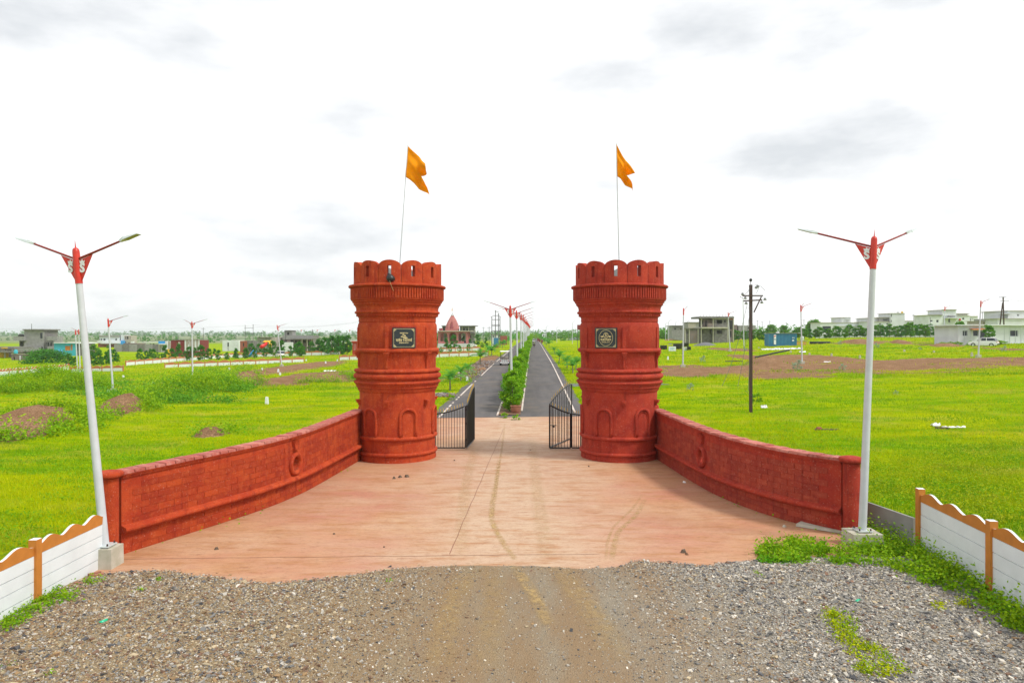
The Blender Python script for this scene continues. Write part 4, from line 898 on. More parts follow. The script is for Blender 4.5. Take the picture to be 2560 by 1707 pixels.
for u, v, lx, arms, lab in [(282, 979, -.45, [8], 'single-arm street lamp among bushes, second from the left edge of the field'),
        (481.6, 950.5, -.1, [150, 10], 'two-armed street lamp in the middle of the left field'),
        (193.7, 934, -.35, [20], 'single-arm street lamp behind the near left lamp, the shorter of a pair'),
        (200.5, 935.5, -.25, [165], 'taller street lamp of the pair close behind the near left lamp'),
        (704, 915, -.75, [15], 'strongly leaning single-arm street lamp beside the dirt track on the left'),
        (1707.3, 917, .08, [60], 'street lamp on a grey block by the dark tubs, right of the right tower'),
        (1825.3, 877.5, -.35, [10], 'leaning street lamp before the unfinished two-storey house'),
        (2005.3, 908.8, -.15, [12, 55], 'two-armed street lamp standing beside the blue container'),
        (2359.6, 858.8, .2, [14], 'street lamp before the far white villas, left of the low white house'),
        (2446.3, 892.4, .3, [20], 'street lamp standing in front of the parked white crossover car')]:
    x, y, z = gp(u, v); lamp(lab, (x, y, z), arms, 6.75, (lx, 0), block=.28, bs=.5, n=8, arm_len=1.7)
for k, u in enumerate((695.5, 752.6, 792.7, 836.7, 873.8)):
    d = 300-k*6; x = X(u, d); z = float(g0(x, d)); lamp('distant single-arm street lamp in the far row left of the left tower', (x, d, z), [15], Z(824, d)-z, (0, 0), block=0, n=6, arm_len=1.9, faces=False, group='distant street lamps in the far left row')
for k in range(15):
    y = 45.5+17*k; x = roadc(y); z = float(g0(x, y)); w_ = ['nearest', 'second', 'third', 'fourth', 'fifth', 'sixth', 'seventh', 'eighth', 'ninth', 'tenth'][k] if k < 10 else None
    lamp(f'{w_} two-armed median street lamp counted from the gate' if w_ else 'far two-armed street lamp in the median beyond the tenth', (x, y, z), [187, 8], 6.65, (-.12 if k < 2 else 0, 0), block=0, n=8 if k < 5 else 6, faces=k < 5, arm_len=1.75, group='double-arm lamps along the median')
for u, vt, vb, d in ((1664, 806, 846, 240), (1671.6, 800, 845, 230), (1689, 803, 842, 250), (1718.6, 801, 842, 235), (1511, 795, 838, 190), (1431, 803, 839, 230), (1365.5, 814, 840, 260), (1392, 816, 840, 270)):
    x = X(u, d); z = float(g0(x, d)); h = Z(vt, d)-z
    t = thing('street_lamp', 'thin grey far street lamp with a curved arm near the horizon right of centre', 'street lamp', (x, d, z), 0, 'thin far lamps right of centre')
    MB().tube([(0, 0, 0), (0, 0, h-.8), (.15, 0, h-.25), (.7, 0, h)], [.10, .08, .06, .05], 6).build('pole', M['pole'], t); MB().box(.65, 1.15, -.1, .1, h-.04, h+.05).build('lamp_head', M['alu'], t)

# ------------------------------------------------------------------ precast boundary fences
def fence(label, pts, h, planks, matp, mato, hump=3, cap=True, post=.075, posts_end=True, group=None, top_h=.26, gz=None, skip0=False):
    t = thing('precast_fence', label, 'fence', (0, 0, 0), 0, group); gz = gz or (lambda x, y: float(g0(x, y)))
    for i, (x, y) in enumerate(pts):
        if i == len(pts)-1 and not posts_end: break
        if i == 0 and skip0: continue
        z = gz(x, y); j = min(i, len(pts)-2); d = Vector((pts[j+1][0]-pts[j][0], pts[j+1][1]-pts[j][1])).normalized(); n_ = Vector((-d.y, d.x))
        def q(a, b, c): return (x+d.x*a+n_.x*b, y+d.y*a+n_.y*b, z+c)
        mb = MB(); p_ = post; mb.hexa([q(-p_, -p_, -.1), q(p_, -p_, -.1), q(p_, p_, -.1), q(-p_, p_, -.1), q(-p_, -p_, h+.03), q(p_, -p_, h+.03), q(p_, p_, h+.03), q(-p_, p_, h+.03)]); mb.m = [1]*len(mb.m)
        for ff in range(4): mb.m[2+ff] = 0
        mb.build('post', [mato, matp], t)
    for i in range(len(pts)-1):
        (xa, ya), (xb, yb) = pts[i], pts[i+1]; za, zb = gz(xa, ya), gz(xb, yb); d = Vector((xb-xa, yb-ya)); Lp = d.length; d /= Lp; n_ = Vector((-d.y, d.x)); w_ = .028
        def q(s, b, c): f = s/Lp; return (xa+d.x*s+n_.x*b, ya+d.y*s+n_.y*b, za*(1-f)+zb*f+c)
        s0, s1 = post-.01, Lp-post+.01; hp = (h-(top_h if cap else 0)); ph = hp/planks
        for k in range(planks):
            z0 = k*ph+.006; z1 = (k+1)*ph-.008; o_ = random.uniform(-.005, .005)
            MB().hexa([q(s0, -w_+o_, z0), q(s1, -w_+o_, z0), q(s1, w_+o_, z0), q(s0, w_+o_, z0), q(s0, -w_+o_, z1), q(s1, -w_+o_, z1), q(s1, w_+o_, z1), q(s0, w_+o_, z1)]).build('plank', matp, t)
        if cap:
            mb = MB(); n = 9*hump
            for k in range(n):
                a, b = k/n, (k+1)/n; f = lambda t_: hp+.15+(top_h-.15)*(.5-.5*math.cos(2*math.pi*hump*t_))**.8 if hump > 1 else hp+.14+(top_h-.12)*math.sin(math.pi*t_)
                A_, B_ = s0+(s1-s0)*a, s0+(s1-s0)*b; n0 = len(mb.m)
                mb.hexa([q(A_, -w_, hp), q(B_, -w_, hp), q(B_, w_, hp), q(A_, w_, hp), q(A_, -w_, f(a)), q(B_, -w_, f(b)), q(B_, w_, f(b)), q(A_, w_, f(a))]); mb.m[n0+1] = 1
            mb.build('scalloped_top', [mato, matp], t)
    return t
flat = lambda x, y: .0
fence('white precast fence with scalloped ochre top at the bottom left corner', [(-8.80, 14.75), (-8.80, 12.6), (-8.80, 10.1), (-8.82, 7.6)], 1.20, 4, M['white'], M['orange'], 3, gz=flat, skip0=True)
fence('white precast fence with scalloped ochre top at the right edge', [(9.42, 15.75), (9.17, 13.05), (8.93, 10.35), (8.7, 7.65)], 1.42, 4, M['white'], M['orange'], 3, gz=flat)
fence('unpainted grey two-plank fence bay between the right lamp and the white fence', [(9.08, 17.7), (9.42, 15.9)], .72, 2, M['conc_dk2'] if 'conc_dk2' in M else M['grey'], M['grey'], cap=False, gz=flat, posts_end=False)
MB().box(9.02, 9.14, 17.66, 17.78, 0, 1.5).build('grey_post', M['conc'], bpy.data.objects['precast_fence.002'])
def fline(a, b, n): return [(a[0]+(b[0]-a[0])*k/n, a[1]+(b[1]-a[1])*k/n) for k in range(n+1)]
fl = lambda label, a, b, n, **k: fence(label, fline(a, b, n), k.pop('h', 1.15), 3, M['white'], M['orange_far'], k.pop('hump', 1), top_h=.42, **k)
fl('white fence with ochre top along the far left edge, below the grey house', (-77, 96), (-80.5, 124), 11, hump=3)
fl('ochre topped fence half sunk in grass right of the far left fence', (-73, 113), (-63.5, 111.5), 5, h=.95)
fl('ochre topped fence stretching across the left field behind the lamps', (-60.5, 119), (-39, 128), 11, h=.95)
fl('low ochre topped fence right behind the left tower', (-33, 130.5), (-4.6, 133), 15, h=1.05)
fl('far white fence behind the row of young trees on the left', (-77.5, 137), (-73, 183), 16, h=1.1)
fl('far white fence with ochre top before the play area', (-70, 172), (-44, 175), 11, h=1.1)
fl('white fence with ochre top in front of the pink temple', (-22.5, 170), (-8, 172), 7, h=1.1)

# ------------------------------------------------------------------ power poles and wires
def insul(t, p, s=1):
    x, y, z = p; MB().lathe([(.02, z), (.07*s, z+.02), (.075*s, z+.05), (.03*s, z+.07), (.06*s, z+.10), (.06*s, z+.12), (.015, z+.17)], 8, c=(x, y)).build('insulator', M['porcelain'], t)
ux, uy, uz = gp(1877, 1030); hP = (1030-712)/F*uy
t = thing('utility_pole', 'dark rusty steel power pole with cross arms in the right field', 'power pole', (ux, uy, uz))
MB().box(-.085, .085, -.07, .07, -.1, hP).build('mast', M['rust'], t)
pxm = uy/F
def ul(u, v): return ((u-1877-0)*pxm, (1030-v)*pxm)
for (ua, va), (ub, vb) in (((1855, 739.5), (1906, 739.5)), ((1858, 752.5), (1904, 750))):
    a, b = ul(ua, va), ul(ub, vb); MB().tube([(a[0], -.09, a[1]), (b[0], -.09, b[1])], .055, 4).build('cross_arm', M['rust'], t)
a, b = ul(1902, 742), ul(1884, 781); MB().tube([(a[0], -.1, a[1]), (b[0], -.06, b[1])], .045, 4).build('brace', M['rust'], t)
for (u, v) in ((1855, 735), (1862, 745), (1864, 758), (1911, 748), (1903, 756), (1893, 716), (1889, 719)): q = ul(u, v); insul(t, (q[0], -.1, q[1]-.08), 1.5)
q = ul(1881, 698); MB().tube([(0, 0, hP), (0, 0, q[1]-.1)], .02, 5).build('top_pin', M['rust'], t); MB().lathe([(.03, q[1]-.15), (.09, q[1]-.1), (.09, q[1]), (.03, q[1]+.05)], 8).build('insulator', M['black'], t)
for (ua, va), (ub, vb), sag, yo in (((1866, 760), (1778, 957), .5, 2), ((1874, 768), (1822, 960), .35, 1.5), ((1878, 765), (1860, 975), -.12, .6), ((1860, 975), (1880, 992), .0, .3), ((1852, 737), (1877, 712), .2, 0), ((1884, 712), (1911, 727), -.1, 0), ((1895, 718), (1886, 734), .1, 0)):
    a, b = ul(ua, va), ul(ub, vb); pts = [(a[0]*(1-f)+b[0]*f, -.15-yo*f, a[1]*(1-f)+b[1]*f-sag*4*f*(1-f)) for f in np.linspace(0, 1, 9)]
    MB().tube(pts, .012, 4).build('loose_cable', M['wire'], t)
x, y, z = gp(1860, 866); hh = Z(744.5, y)-z
t = thing('steel_pole', 'tall thin grey pole standing just left of the power pole', 'pole', (x, y, z)); MB().cyl((0, 0, 0), (-.2, 0, hh), .11, .08, 8).build('shaft', M['pole'], t); MB().tube([(-.2, 0, hh-.1), (-.9, 0, hh+.3)], .05, 5).build('arm', M['wire'], t)
def hpole(label, us, vt, d, bars, grp=None, th=.10):
    x0 = X(sum(us)/len(us), d); z0 = float(g0(x0, d)); t = thing('power_pole_frame', label, 'power pole', (x0, d, z0), 0, grp)
    for u, v in zip(us, vt): MB().cyl((X(u, d)-x0, 0, -.3), (X(u, d)-x0, 0, Z(v, d)-z0), th, th*.8, 6).build('post', M['wire'], t)
    for ua, ub, v in bars: MB().tube([(X(ua, d)-x0, -.12, Z(v, d)-z0), (X(ub, d)-x0, -.12, Z(v, d)-z0)], th*.8, 4).build('cross_bar', M['wire'], t)
    for u, v in zip(us, vt): insul(t, (X(u, d)-x0, 0, Z(v, d)-z0), 4)
    return t
hpole('twin-post power frame on the left skyline beside the play area', (612.8, 632.7), (814, 812), 255, ((611, 634, 820), (611, 634, 832.5), (611, 634, 835)))
hpole('four-post power frame with transformer near the avenue', (1229.6, 1238.5, 1246, 1250), (792, 777, 784, 792), 207, ((1229, 1250, 799), (1231, 1250, 789), (1229, 1250, 812), (1229, 1250, 815), (1229, 1250, 827), (1238, 1247, 779)), th=.14)
x, y, z = gp(1243.6, 866); t = thing('transformer_box', 'blue transformer cabinet at the foot of the four-post frame', 'cabinet', (x, 200, float(g0(x, 200)))); MB().box(-.7, .7, -.4, .4, .9, 2.9).build('cabinet', M['blue'], t); MB().box(-.8, .8, -.6, .6, 0, .9).build('plinth', M['brick'], t)
for u, vt, d in ((397, 845, 300), (415, 842, 420), (508, 819, 270), (446, 838, 420), (1168, 817, 260), (1208.6, 817, 330), (1223, 816, 250), (781, 823, 260), (714, 826, 230), (590, 831, 330), (653.5, 829, 300), (1894, 800, 330), (1905.5, 803, 330), (1924.5, 801, 330), (1966, 805, 360), (2010, 798, 300), (2112, 793, 280), (2233, 789, 260), (2284, 785, 300), (2305, 793, 300), (2325.5, 793, 200), (2426.5, 796, 180), (2456.5, 779, 250), (2493, 788, 250), (1515, 812, 200), (1522, 820, 260), (1532, 821, 240)):
    x = X(u, d); z = float(g0(x, d)); h = Z(vt, d)-z
    t = thing('utility_pole', 'thin far power pole breaking the skyline', 'power pole', (x, d, z), 0, 'thin far power poles on the skyline')
    MB().cyl((0, 0, -.2), (0, 0, h), .13 if d > 250 else .09, .08, 5).build('shaft', M['wire'], t)
    if h > 6: MB().tube([(-.8, 0, h-.5), (.8, 0, h-.5)], .06, 4).build('cross_arm', M['wire'], t)
d = 150; x0 = X(2508, d); z0 = float(g0(x0, d)); t = thing('utility_pole', 'A-frame power pole rising behind the low white house', 'power pole', (x0, d, z0))
MB().tube([(X(2511, d)-x0, 0, 0), (0, 0, Z(742, d)-z0)], .14, 6).build('post', M['rust'], t); MB().tube([(X(2496, d)-x0, 0, 0), (-.1, 0, Z(757, d)-z0)], .13, 6).build('post', M['rust'], t)
MB().tube([(-1.0, 0, Z(743, d)-z0), (.7, 0, Z(742, d)-z0)], .06, 4).build('cross_arm', M['wire'], t); MB().tube([(-.6, 0, Z(752, d)-z0), (1.3, 0, Z(751.5, d)-z0)], .06, 4).build('cross_arm', M['wire'], t)
def wires(a, b, sag, n=14, grp='overhead power lines'):
    pts = [(a[0]*(1-f)+b[0]*f, a[1]*(1-f)+b[1]*f, a[2]*(1-f)+b[2]*f-sag*4*f*(1-f)) for f in np.linspace(0, 1, n)]
    o = MB().tube(pts, .02, 3).build('power_line', M['wire']); tag(o, 'thin overhead wire strung between the far power poles', 'power line', grp)
PW = lambda u, v, d: (X(u, d), d, Z(v, d))
for a, b, s in (((0, 822, 300), (613, 814, 255), 1), ((633, 812, 255), (895, 804, 250), 1.2), ((613, 815, 255), (895, 806, 250), 1.2), ((895, 804, 250), (1229, 792, 207), 1.0), ((1246, 783, 207), (1440, 790, 300), 1.5), ((2275, 757, 240), (2507, 744, 150), 1), ((2507, 744, 150), (2600, 750, 140), .5), ((1860, 770, 200), (2275, 757, 240), 1)): wires(PW(*a), PW(*b), s)

# ------------------------------------------------------------------ vehicles and people
def wheel(parent, x, y, z, r, w_, spokes=True, axis='x'):
    a, b = ((x-w_/2, y, z), (x+w_/2, y, z)) if axis == 'x' else ((x, y-w_/2, z), (x, y+w_/2, z))
    mb = MB(); mb.tube([a, tuple(Vector(a)*.93+Vector(b)*.07), tuple(Vector(a)*.07+Vector(b)*.93), b], [r*.86, r, r, r*.86], 16); o = mb.build('wheel', M['rubber'], parent, auto=True)
    d = Vector((.012, 0, 0)) if axis == 'x' else Vector((0, .012, 0))
    MB().tube([Vector(a)-d, Vector(b)+d], r*.58, 10).build('rim', M['alu'], o); return o
# golf cart seen from behind
x, y, z = gp(1262, 913); t = thing('golf_cart', 'white golf cart with a pale canopy driving away on the left lane', 'golf cart', (x, y, z+.03), -R(1.8))
MB().hexa([(-.60,-1.15,.30),(.60,-1.15,.30),(.60,.95,.28),(-.60,.95,.28),(-.57,-1.12,.78),(.57,-1.12,.78),(.58,.1,.62),(-.58,.1,.62)]).build('rear_body', M['carwhite'], t)
MB().hexa([(-.58,.55,.28),(.58,.55,.28),(.50,1.30,.34),(-.50,1.30,.34),(-.56,.62,.88),(.56,.62,.88),(.42,1.15,.70),(-.42,1.15,.70)]).build('front_cowl', M['carwhite'], t)
MB().box(-.58, .58, -.35, .60, .26, .32).build('floor', M['black'], t)
for yy, nm in ((-.15, 'seat'), (-.72, 'seat')): MB().box(-.56, .56, yy-.25, yy+.25, .66, .82).build(nm, M['beige'], t)
MB().box(-.56, .56, -.50, -.42, .82, 1.18).build('backrest', M['beige'], t)
for sx_ in (-1, 1):
    MB().tube([(sx_*.52, .75, .85), (sx_*.56, .50, 1.84)], .025, 6).build('canopy_post', M['black'], t); MB().tube([(sx_*.56, -1.02, .78), (sx_*.56, -.95, 1.84)], .025, 6).build('canopy_post', M['black'], t)
    for yy in (-.85, .92): wheel(t, sx_*.56, yy, .24, .24, .20)
    MB().box(sx_*.50-.06, sx_*.50+.06, -1.165, -1.145, .55, .68).build('tail_light', M['tail'], t)
MB().hexa([(-.62,-1.25,1.84),(.62,-1.25,1.84),(.62,.85,1.84),(-.62,.85,1.84),(-.56,-1.18,1.93),(.56,-1.18,1.93),(.56,.78,1.93),(-.56,.78,1.93)]).build('canopy', M['carwhite'], t)
for k, zz in enumerate((.86, 1.0)): MB().tube([(-.55, -1.20, zz), (.55, -1.20, zz)], .022, 5).build('rear_rail', M['black'], t)
for k in range(5): MB().tube([(-.48+.24*k, -1.19, .40), (-.48+.24*k, -1.20, 1.0)], .016, 5).build('rear_rail', M['black'], t)
# motorcycle and rider, seen from behind
x, y, z = gp(1335.3, 866.5); y = min(y, 190); x = X(1335.3, y); z = float(g0(x, y))+.03
t = thing('motorcycle', 'black motorcycle ridden away on the right lane', 'motorcycle', (x, y, z), -R(1.8))
wheel(t, 0, -.62, .31, .31, .11); wheel(t, 0, .68, .31, .31, .09)
MB().hexa([(-.12,-.35,.30),(.12,-.35,.30),(.14,.35,.32),(-.14,.35,.32),(-.13,-.40,.66),(.13,-.40,.66),(.15,.40,.90),(-.15,.40,.90)]).build('engine_and_tank', M['black'], t)
MB().hexa([(-.14,-.75,.74),(.14,-.75,.74),(.14,.05,.70),(-.14,.05,.70),(-.12,-.78,.84),(.12,-.78,.84),(.13,.08,.80),(-.13,.08,.80)]).build('seat', M['black'], t)
MB().tube([(-.38,.28,1.03),(-.15,.42,1.0),(.15,.42,1.0),(.38,.28,1.03)], .018, 6).build('handlebar', M['alu'], t)
MB().tube([(0,.66,.32),(0,.44,.98)], .04, 6).build('front_fork', M['alu'], t); MB().box(-.07, .07, -.86, -.82, .62, .72).build('tail_light', M['tail'], t)
def person(loc, joints, edges, radii, label, rz=0):
    me = bpy.data.meshes.new('person'); me.from_pydata(joints, edges, []); me.materials.append(M['shirt'])
    o = link(bpy.data.objects.new('person', me)); o.location = loc; o.rotation_euler = (0, 0, rz); tag(o, label, 'person')
    s = o.modifiers.new('s', 'SKIN'); o.modifiers.new('u', 'SUBSURF').levels = 1; o.modifiers['u'].render_levels = 1
    for i, r_ in enumerate(radii): me.skin_vertices[0].data[i].radius = (r_, r_*.85)
    me.skin_vertices[0].data[0].use_root = True
    return o
J = [(0,-.18,.88),(0,-.14,1.10),(0,-.06,1.36),(0,-.02,1.46),(0,0,1.58),(0,.01,1.68),
     (.17,-.04,1.36),(.30,.04,1.16),(.34,.24,1.05),(-.17,-.04,1.36),(-.30,.04,1.16),(-.34,.24,1.05),
     (.12,-.16,.86),(.26,.20,.78),(.24,.12,.40),(.24,.22,.34),(-.12,-.16,.86),(-.26,.20,.78),(-.24,.12,.40),(-.24,.22,.34)]
E = [(0,1),(1,2),(2,3),(3,4),(4,5),(2,6),(6,7),(7,8),(2,9),(9,10),(10,11),(0,12),(12,13),(13,14),(14,15),(0,16),(16,17),(17,18),(18,19)]
rad = [.16,.15,.15,.055,.095,.075,.07,.05,.04,.07,.05,.04,.10,.075,.05,.045,.10,.075,.05,.045]
pr = person((x, y, z), J, E, rad, 'rider in an olive shirt seated on the black motorcycle, seen from behind', -R(1.8))
MB().lathe([(.02, 1.56), (.09, 1.57), (.115, 1.63), (.11, 1.70), (.07, 1.76), (.01, 1.78)], 10, c=(0, -.005)).build('hair', M['hair'], pr, smooth=True)
tr = MB()
for s_ in (-1, 1): MB().tube([(s_*.10, -.16, .87), (s_*.27, .21, .79), (s_*.245, .13, .42)], [.115, .092, .062], 8).build('trouser_leg', M['trouser'], pr, smooth=True)
def car(label, loc, rz, L_=4.1, W_=1.72, Hh=1.55, paint=None, cat='car', suv=True):
    paint = paint or M['carwhite']; t = thing('parked_car' if cat == 'car' else 'van', label, cat, loc, rz); a, b = L_/2, W_/2
    # body from stacked cross sections along the length (x forward)
    st = [(-a,.42,.70,.80),(-a+.12,.32,.92,.94),(-a*.75,.26,.98,1),(-a*.3,.24,.98,1),(a*.25,.24,.97,1),(a*.55,.25,.94,1),(a*.85,.28,.84,.94),(a,.38,.66,.80)]
    mb = MB(); vs = []
    for x_, z0, z1, w_ in st: w_ *= b; vs += [(x_, -w_*.96, z0), (x_, -w_, (z0+z1)/2), (x_, -w_*.93, z1), (x_, w_*.93, z1), (x_, w_, (z0+z1)/2), (x_, w_*.96, z0)]
    n = len(st); mb.add(vs, [(i*6+k, i*6+(k+1) % 6, i*6+6+(k+1) % 6, i*6+6+k) for i in range(n-1) for k in range(6)]+[tuple(range(6)), tuple(range((n-1)*6, n*6))[::-1]])
    body = mb.build('body', paint, t, auto=True)
    g = MB(); g.hexa([(-a+.16,-b*.90,.93),(a*.42,-b*.90,.93),(a*.42,b*.90,.93),(-a+.16,b*.90,.93),(-a+.45,-b*.74,Hh-.06),(a*.08,-b*.74,Hh-.04),(a*.08,b*.74,Hh-.04),(-a+.45,b*.74,Hh-.06)]); g.build('glazing', M['dkglass'], t)
    MB().hexa([(-a+.38,-b*.77,Hh-.07),(a*.12,-b*.77,Hh-.05),(a*.12,b*.77,Hh-.05),(-a+.38,b*.77,Hh-.07),(-a+.50,-b*.66,Hh),(a*.02,-b*.66,Hh),(a*.02,b*.66,Hh),(-a+.50,b*.66,Hh)]).build('roof', paint, t)
    for s_ in (-1, 1):
        for xx in (-a*.28, a*.10): MB().hexa([(xx-.03, s_*b*.905, .93), (xx+.05, s_*b*.905, .93), (xx+.05, s_*b*.86, .93), (xx-.03, s_*b*.86, .93), (xx-.03, s_*b*.76, Hh-.06), (xx+.05, s_*b*.76, Hh-.06), (xx+.05, s_*b*.71, Hh-.06), (xx-.03, s_*b*.71, Hh-.06)]).build('window_pillar', paint, t)
        for xx in (-a*.62, a*.62): wheel(t, xx, s_*(b-.10), .32, .32, .22, axis='y')
        MB().box(-a-.01, -a+.10, s_*b*.72-.14, s_*b*.72+.14, .74, .86).build('tail_light', M['tail'], t); MB().box(a-.12, a+.01, s_*b*.62-.16, s_*b*.62+.16, .60, .72).build('headlight', M['alu'], t)
    MB().box(-a-.03, -a+.08, -b*.78, b*.78, .34, .56).build('bumper', M['black'], t); MB().box(a-.10, a+.02, -b*.6, b*.6, .36, .56).build('grille', M['black'], t)
    return t
x, y, z = gp(1333, 846); y = 290; x = X(1332.3, y); car('small white car far away on the right lane of the avenue', (x, y, float(g0(x, y))), -math.pi/2-R(1.8)+math.pi)
y = 108; x = X(2459, y); car('white crossover car parked before the low white house', (x, y, float(g0(x, y))-.12), R(133), 3.9, 1.7, 1.5)
y = 165; x = X(700, y); car('pale green and white car half hidden by young trees left of the tower', (x, y, float(g0(x, y))), R(120))
y = 196; x = X(1161, y); car('white minivan parked behind the arches of the pink temple', (x, 222, float(g0(x, 222))), R(5), 4.6, 1.8, 2.1, cat='van')
# ------------------------------------------------------------------ buildings
class House:
    def __init__(s, label, cat, d, uc, name='house', zbase=None, group=None):
        s.d = d; s.x0 = X(uc, d); s.z0 = float(g0(s.x0, d))-.3 if zbase is None else zbase
        s.t = thing(name, label, cat, (s.x0, d, s.z0), 0, group)
    def X(s, u, yo=0): return X(u, s.d+yo)-s.x0
    def Z(s, v, yo=0): return Z(v, s.d+yo)-s.z0
    def box(s, name, u0, u1, v0, v1, y0, y1, m, to_ground=False, parent=None):
        """v0 top row, v1 bottom row; y0..y1 metres behind the facade plane"""
        zt = s.Z(v0, y0); zb = 0 if to_ground else s.Z(v1, y0)
        return MB().box(s.X(u0, y0), s.X(u1, y0), y0, y1, zb, zt).build(name, m, parent or s.t)
    def wall(s, name, u0, u1, v0, v1, y, th, m, holes=(), pane='dkglass', frame=None, setback=.15, depth=None, ground=False, fill=True):
        """front wall with real openings; each opening gets a frame and a pane set back in it"""
        us = sorted({u0, u1, *[h[0] for h in holes], *[h[1] for h in holes]}); vs = sorted({v0, v1, *[h[2] for h in holes], *[h[3] for h in holes]})
        P = {}; V = []; Fc = []
        def vid(i, j, k):
            key = (i, j, k)
            if key not in P:
                z_ = s.Z(vs[j], y)
                if ground and j == len(vs)-1: z_ = 0
                P[key] = len(V); V.append((s.X(us[i], y), y+(th if k else 0), z_))
            return P[key]
        solid = lambda i, j: 0 <= i < len(us)-1 and 0 <= j < len(vs)-1 and not any(h[0] <= us[i] < h[1] and h[2] <= vs[j] < h[3] for h in holes)
        for i in range(len(us)-1):
            for j in range(len(vs)-1):
                if not solid(i, j): continue
                Fc.append((vid(i, j+1, 0), vid(i+1, j+1, 0), vid(i+1, j, 0), vid(i, j, 0))); Fc.append((vid(i, j, 1), vid(i+1, j, 1), vid(i+1, j+1, 1), vid(i, j+1, 1)))
                if not solid(i-1, j): Fc.append((vid(i, j, 0), vid(i, j, 1), vid(i, j+1, 1), vid(i, j+1, 0)))
                if not solid(i+1, j): Fc.append((vid(i+1, j+1, 0), vid(i+1, j+1, 1), vid(i+1, j, 1), vid(i+1, j, 0)))
                if not solid(i, j-1): Fc.append((vid(i+1, j, 0), vid(i+1, j, 1), vid(i, j, 1), vid(i, j, 0)))
                if not solid(i, j+1): Fc.append((vid(i, j+1, 0), vid(i, j+1, 1), vid(i+1, j+1, 1), vid(i+1, j+1, 0)))
        mb = MB(); mb.add(V, Fc); w_ = mb.build(name, m, s.t)
        for h in holes:
            if not fill or (len(h) > 4 and h[4] == 'open'): continue
            a, b, c, e = s.X(h[0], y), s.X(h[1], y), s.Z(h[3], y), s.Z(h[2], y); nm = h[4] if len(h) > 4 else 'window'
            f = MB(); q = min(.07, (b-a)*.12); yy = y+setback
            f.box(a, b, yy+.02, yy+.05, c, e) ; wo = f.build(nm, M[pane], s.t)
            if frame:
                g = MB(); g.add([(a, yy, c), (b, yy, c), (b, yy, e), (a, yy, e), (a+q, yy, c+q), (b-q, yy, c+q), (b-q, yy, e-q), (a+q, yy, e-q)], [(0, 1, 5, 4), (1, 2, 6, 5), (2, 3, 7, 6), (3, 0, 4, 7)])
                g.build('frame', M[frame], wo)
        return w_
def corrugated(mb, x0, x1, y, z0, z1, pitch=.30, dep=.05, axis='x'):
    n = max(2, int((x1-x0)/pitch)); vs = []
    prof = []
    for k in range(n):
        a = x0+(x1-x0)*k/n; w_ = (x1-x0)/n; prof += [(a, 0), (a+w_*.35, 0), (a+w_*.5, dep), (a+w_*.85, dep)]
    prof.append((x1, 0))
    for z in (z0, z1): vs += [((a, y+o, z) if axis == 'x' else (y+o, a, z)) for a, o in prof]
    n = len(prof); mb.add(vs, [(i, i+1, n+i+1, n+i) for i in range(n-1)])
# --- left field
h = House('grey unfinished concrete house with a tall stair block on the far left', 'house', 215, 85); G_ = M['grey']
h.wall('stair_block_wall', 60, 109.3, 824, 884, 0, .3, G_, [(99.8, 106, 832, 846), (102.5, 106.5, 867, 878)], ground=True); h.box('stair_block', 60, 109.3, 824, 884, .31, 7, M['conc_dk'], True)
h.box('roof_slab', 55.8, 109.6, 822.6, 825.4, -.6, 7.3, M['conc_dk']); h.box('balcony_parapet', 33.5, 60, 841, 851.3, -1, 6, G_); h.wall('side_wall', 48, 60, 851.5, 871, 1.6, .3, M['conc_dk'], [(50, 58, 854, 870, 'door')], pane='dark'); h.box('side_block', 48, 60, 851.5, 884, 2, 6, M['conc_dk'], True)
h.box('terrace_parapet', 34.5, 102, 869.6, 877.5, -3.5, -3.2, G_); h.box('terrace_slab', 33, 103, 877.5, 879.5, -3.6, .0, M['conc_dk']); h.wall('ground_floor_wall', 34, 103, 879.5, 889, -2.5, .3, M['blkwork'], [(40, 47, 882, 889, 'door'), (60, 66, 881, 885)], ground=True)
h.wall('right_wing_wall', 109.4, 133, 840.6, 884, .8, .3, G_, [(113.5, 115.8, 856, 860), (118.5, 122.5, 856, 866, 'window'), (125.5, 130, 856, 865)], ground=True); h.box('right_wing', 109.4, 133, 840.6, 884, 1.2, 6, G_, True)
h.box('upper_balcony', 116.5, 142, 840.5, 851, -1.2, .7, G_); h.box('lower_balcony', 118, 141.5, 865.5, 875.6, -1.2, .7, G_); MB().tube([(h.X(62), 3, h.Z(824)), (h.X(62), 3, h.Z(809))], .07, 4).build('antenna', M['wire'], h.t)
MB().lathe([(.2, 0), (.9, .05), (.9, .5), (.3, .8)], 10, c=(h.X(41.5), 2)).build('water_tank', M['black'], h.t).location.z = h.Z(841)
h = House('low concrete carport with yellow panels at the left picture edge', 'carport', 190, 5); h.box('roof_slab', -30, 34, 867, 872.5, 0, 8, M['conc_dk']); h.box('lower_slab', -30, 32, 876, 881, -1, 3, M['conc_dk']); h.box('back_wall', -30, 34, 872, 905, 8, 8.3, M['blkwork'], True)
for u in (-20, 10.5, 30): h.box('pillar', u-1, u+1, 872.6, 905, .2, .6, M['conc'], True)
h.box('yellow_panel', -5, 9, 881, 896, 3.2, 3.4, M['yellow']); h.box('yellow_panel', 12, 20, 882, 898, 3.2, 3.4, M['yellow']); h.box('name_board', 3, 18, 868.5, 871, -.2, -.05, M['yellow'])
h = House('long grey blockwork compound wall with a cyan drum behind the big bush', 'wall', 175, 60, name='compound_wall'); h.wall('blockwork', 28, 78, 885, 908, 0, .3, M['blkwork'], [(33, 37, 892, 906, 'gate')], ground=True, pane='dark'); h.box('capping', 27, 79, 884, 885.2, -.1, .4, M['conc']); h.box('post', 48, 50, 889, 908, -.3, 0, M['pole'], True)
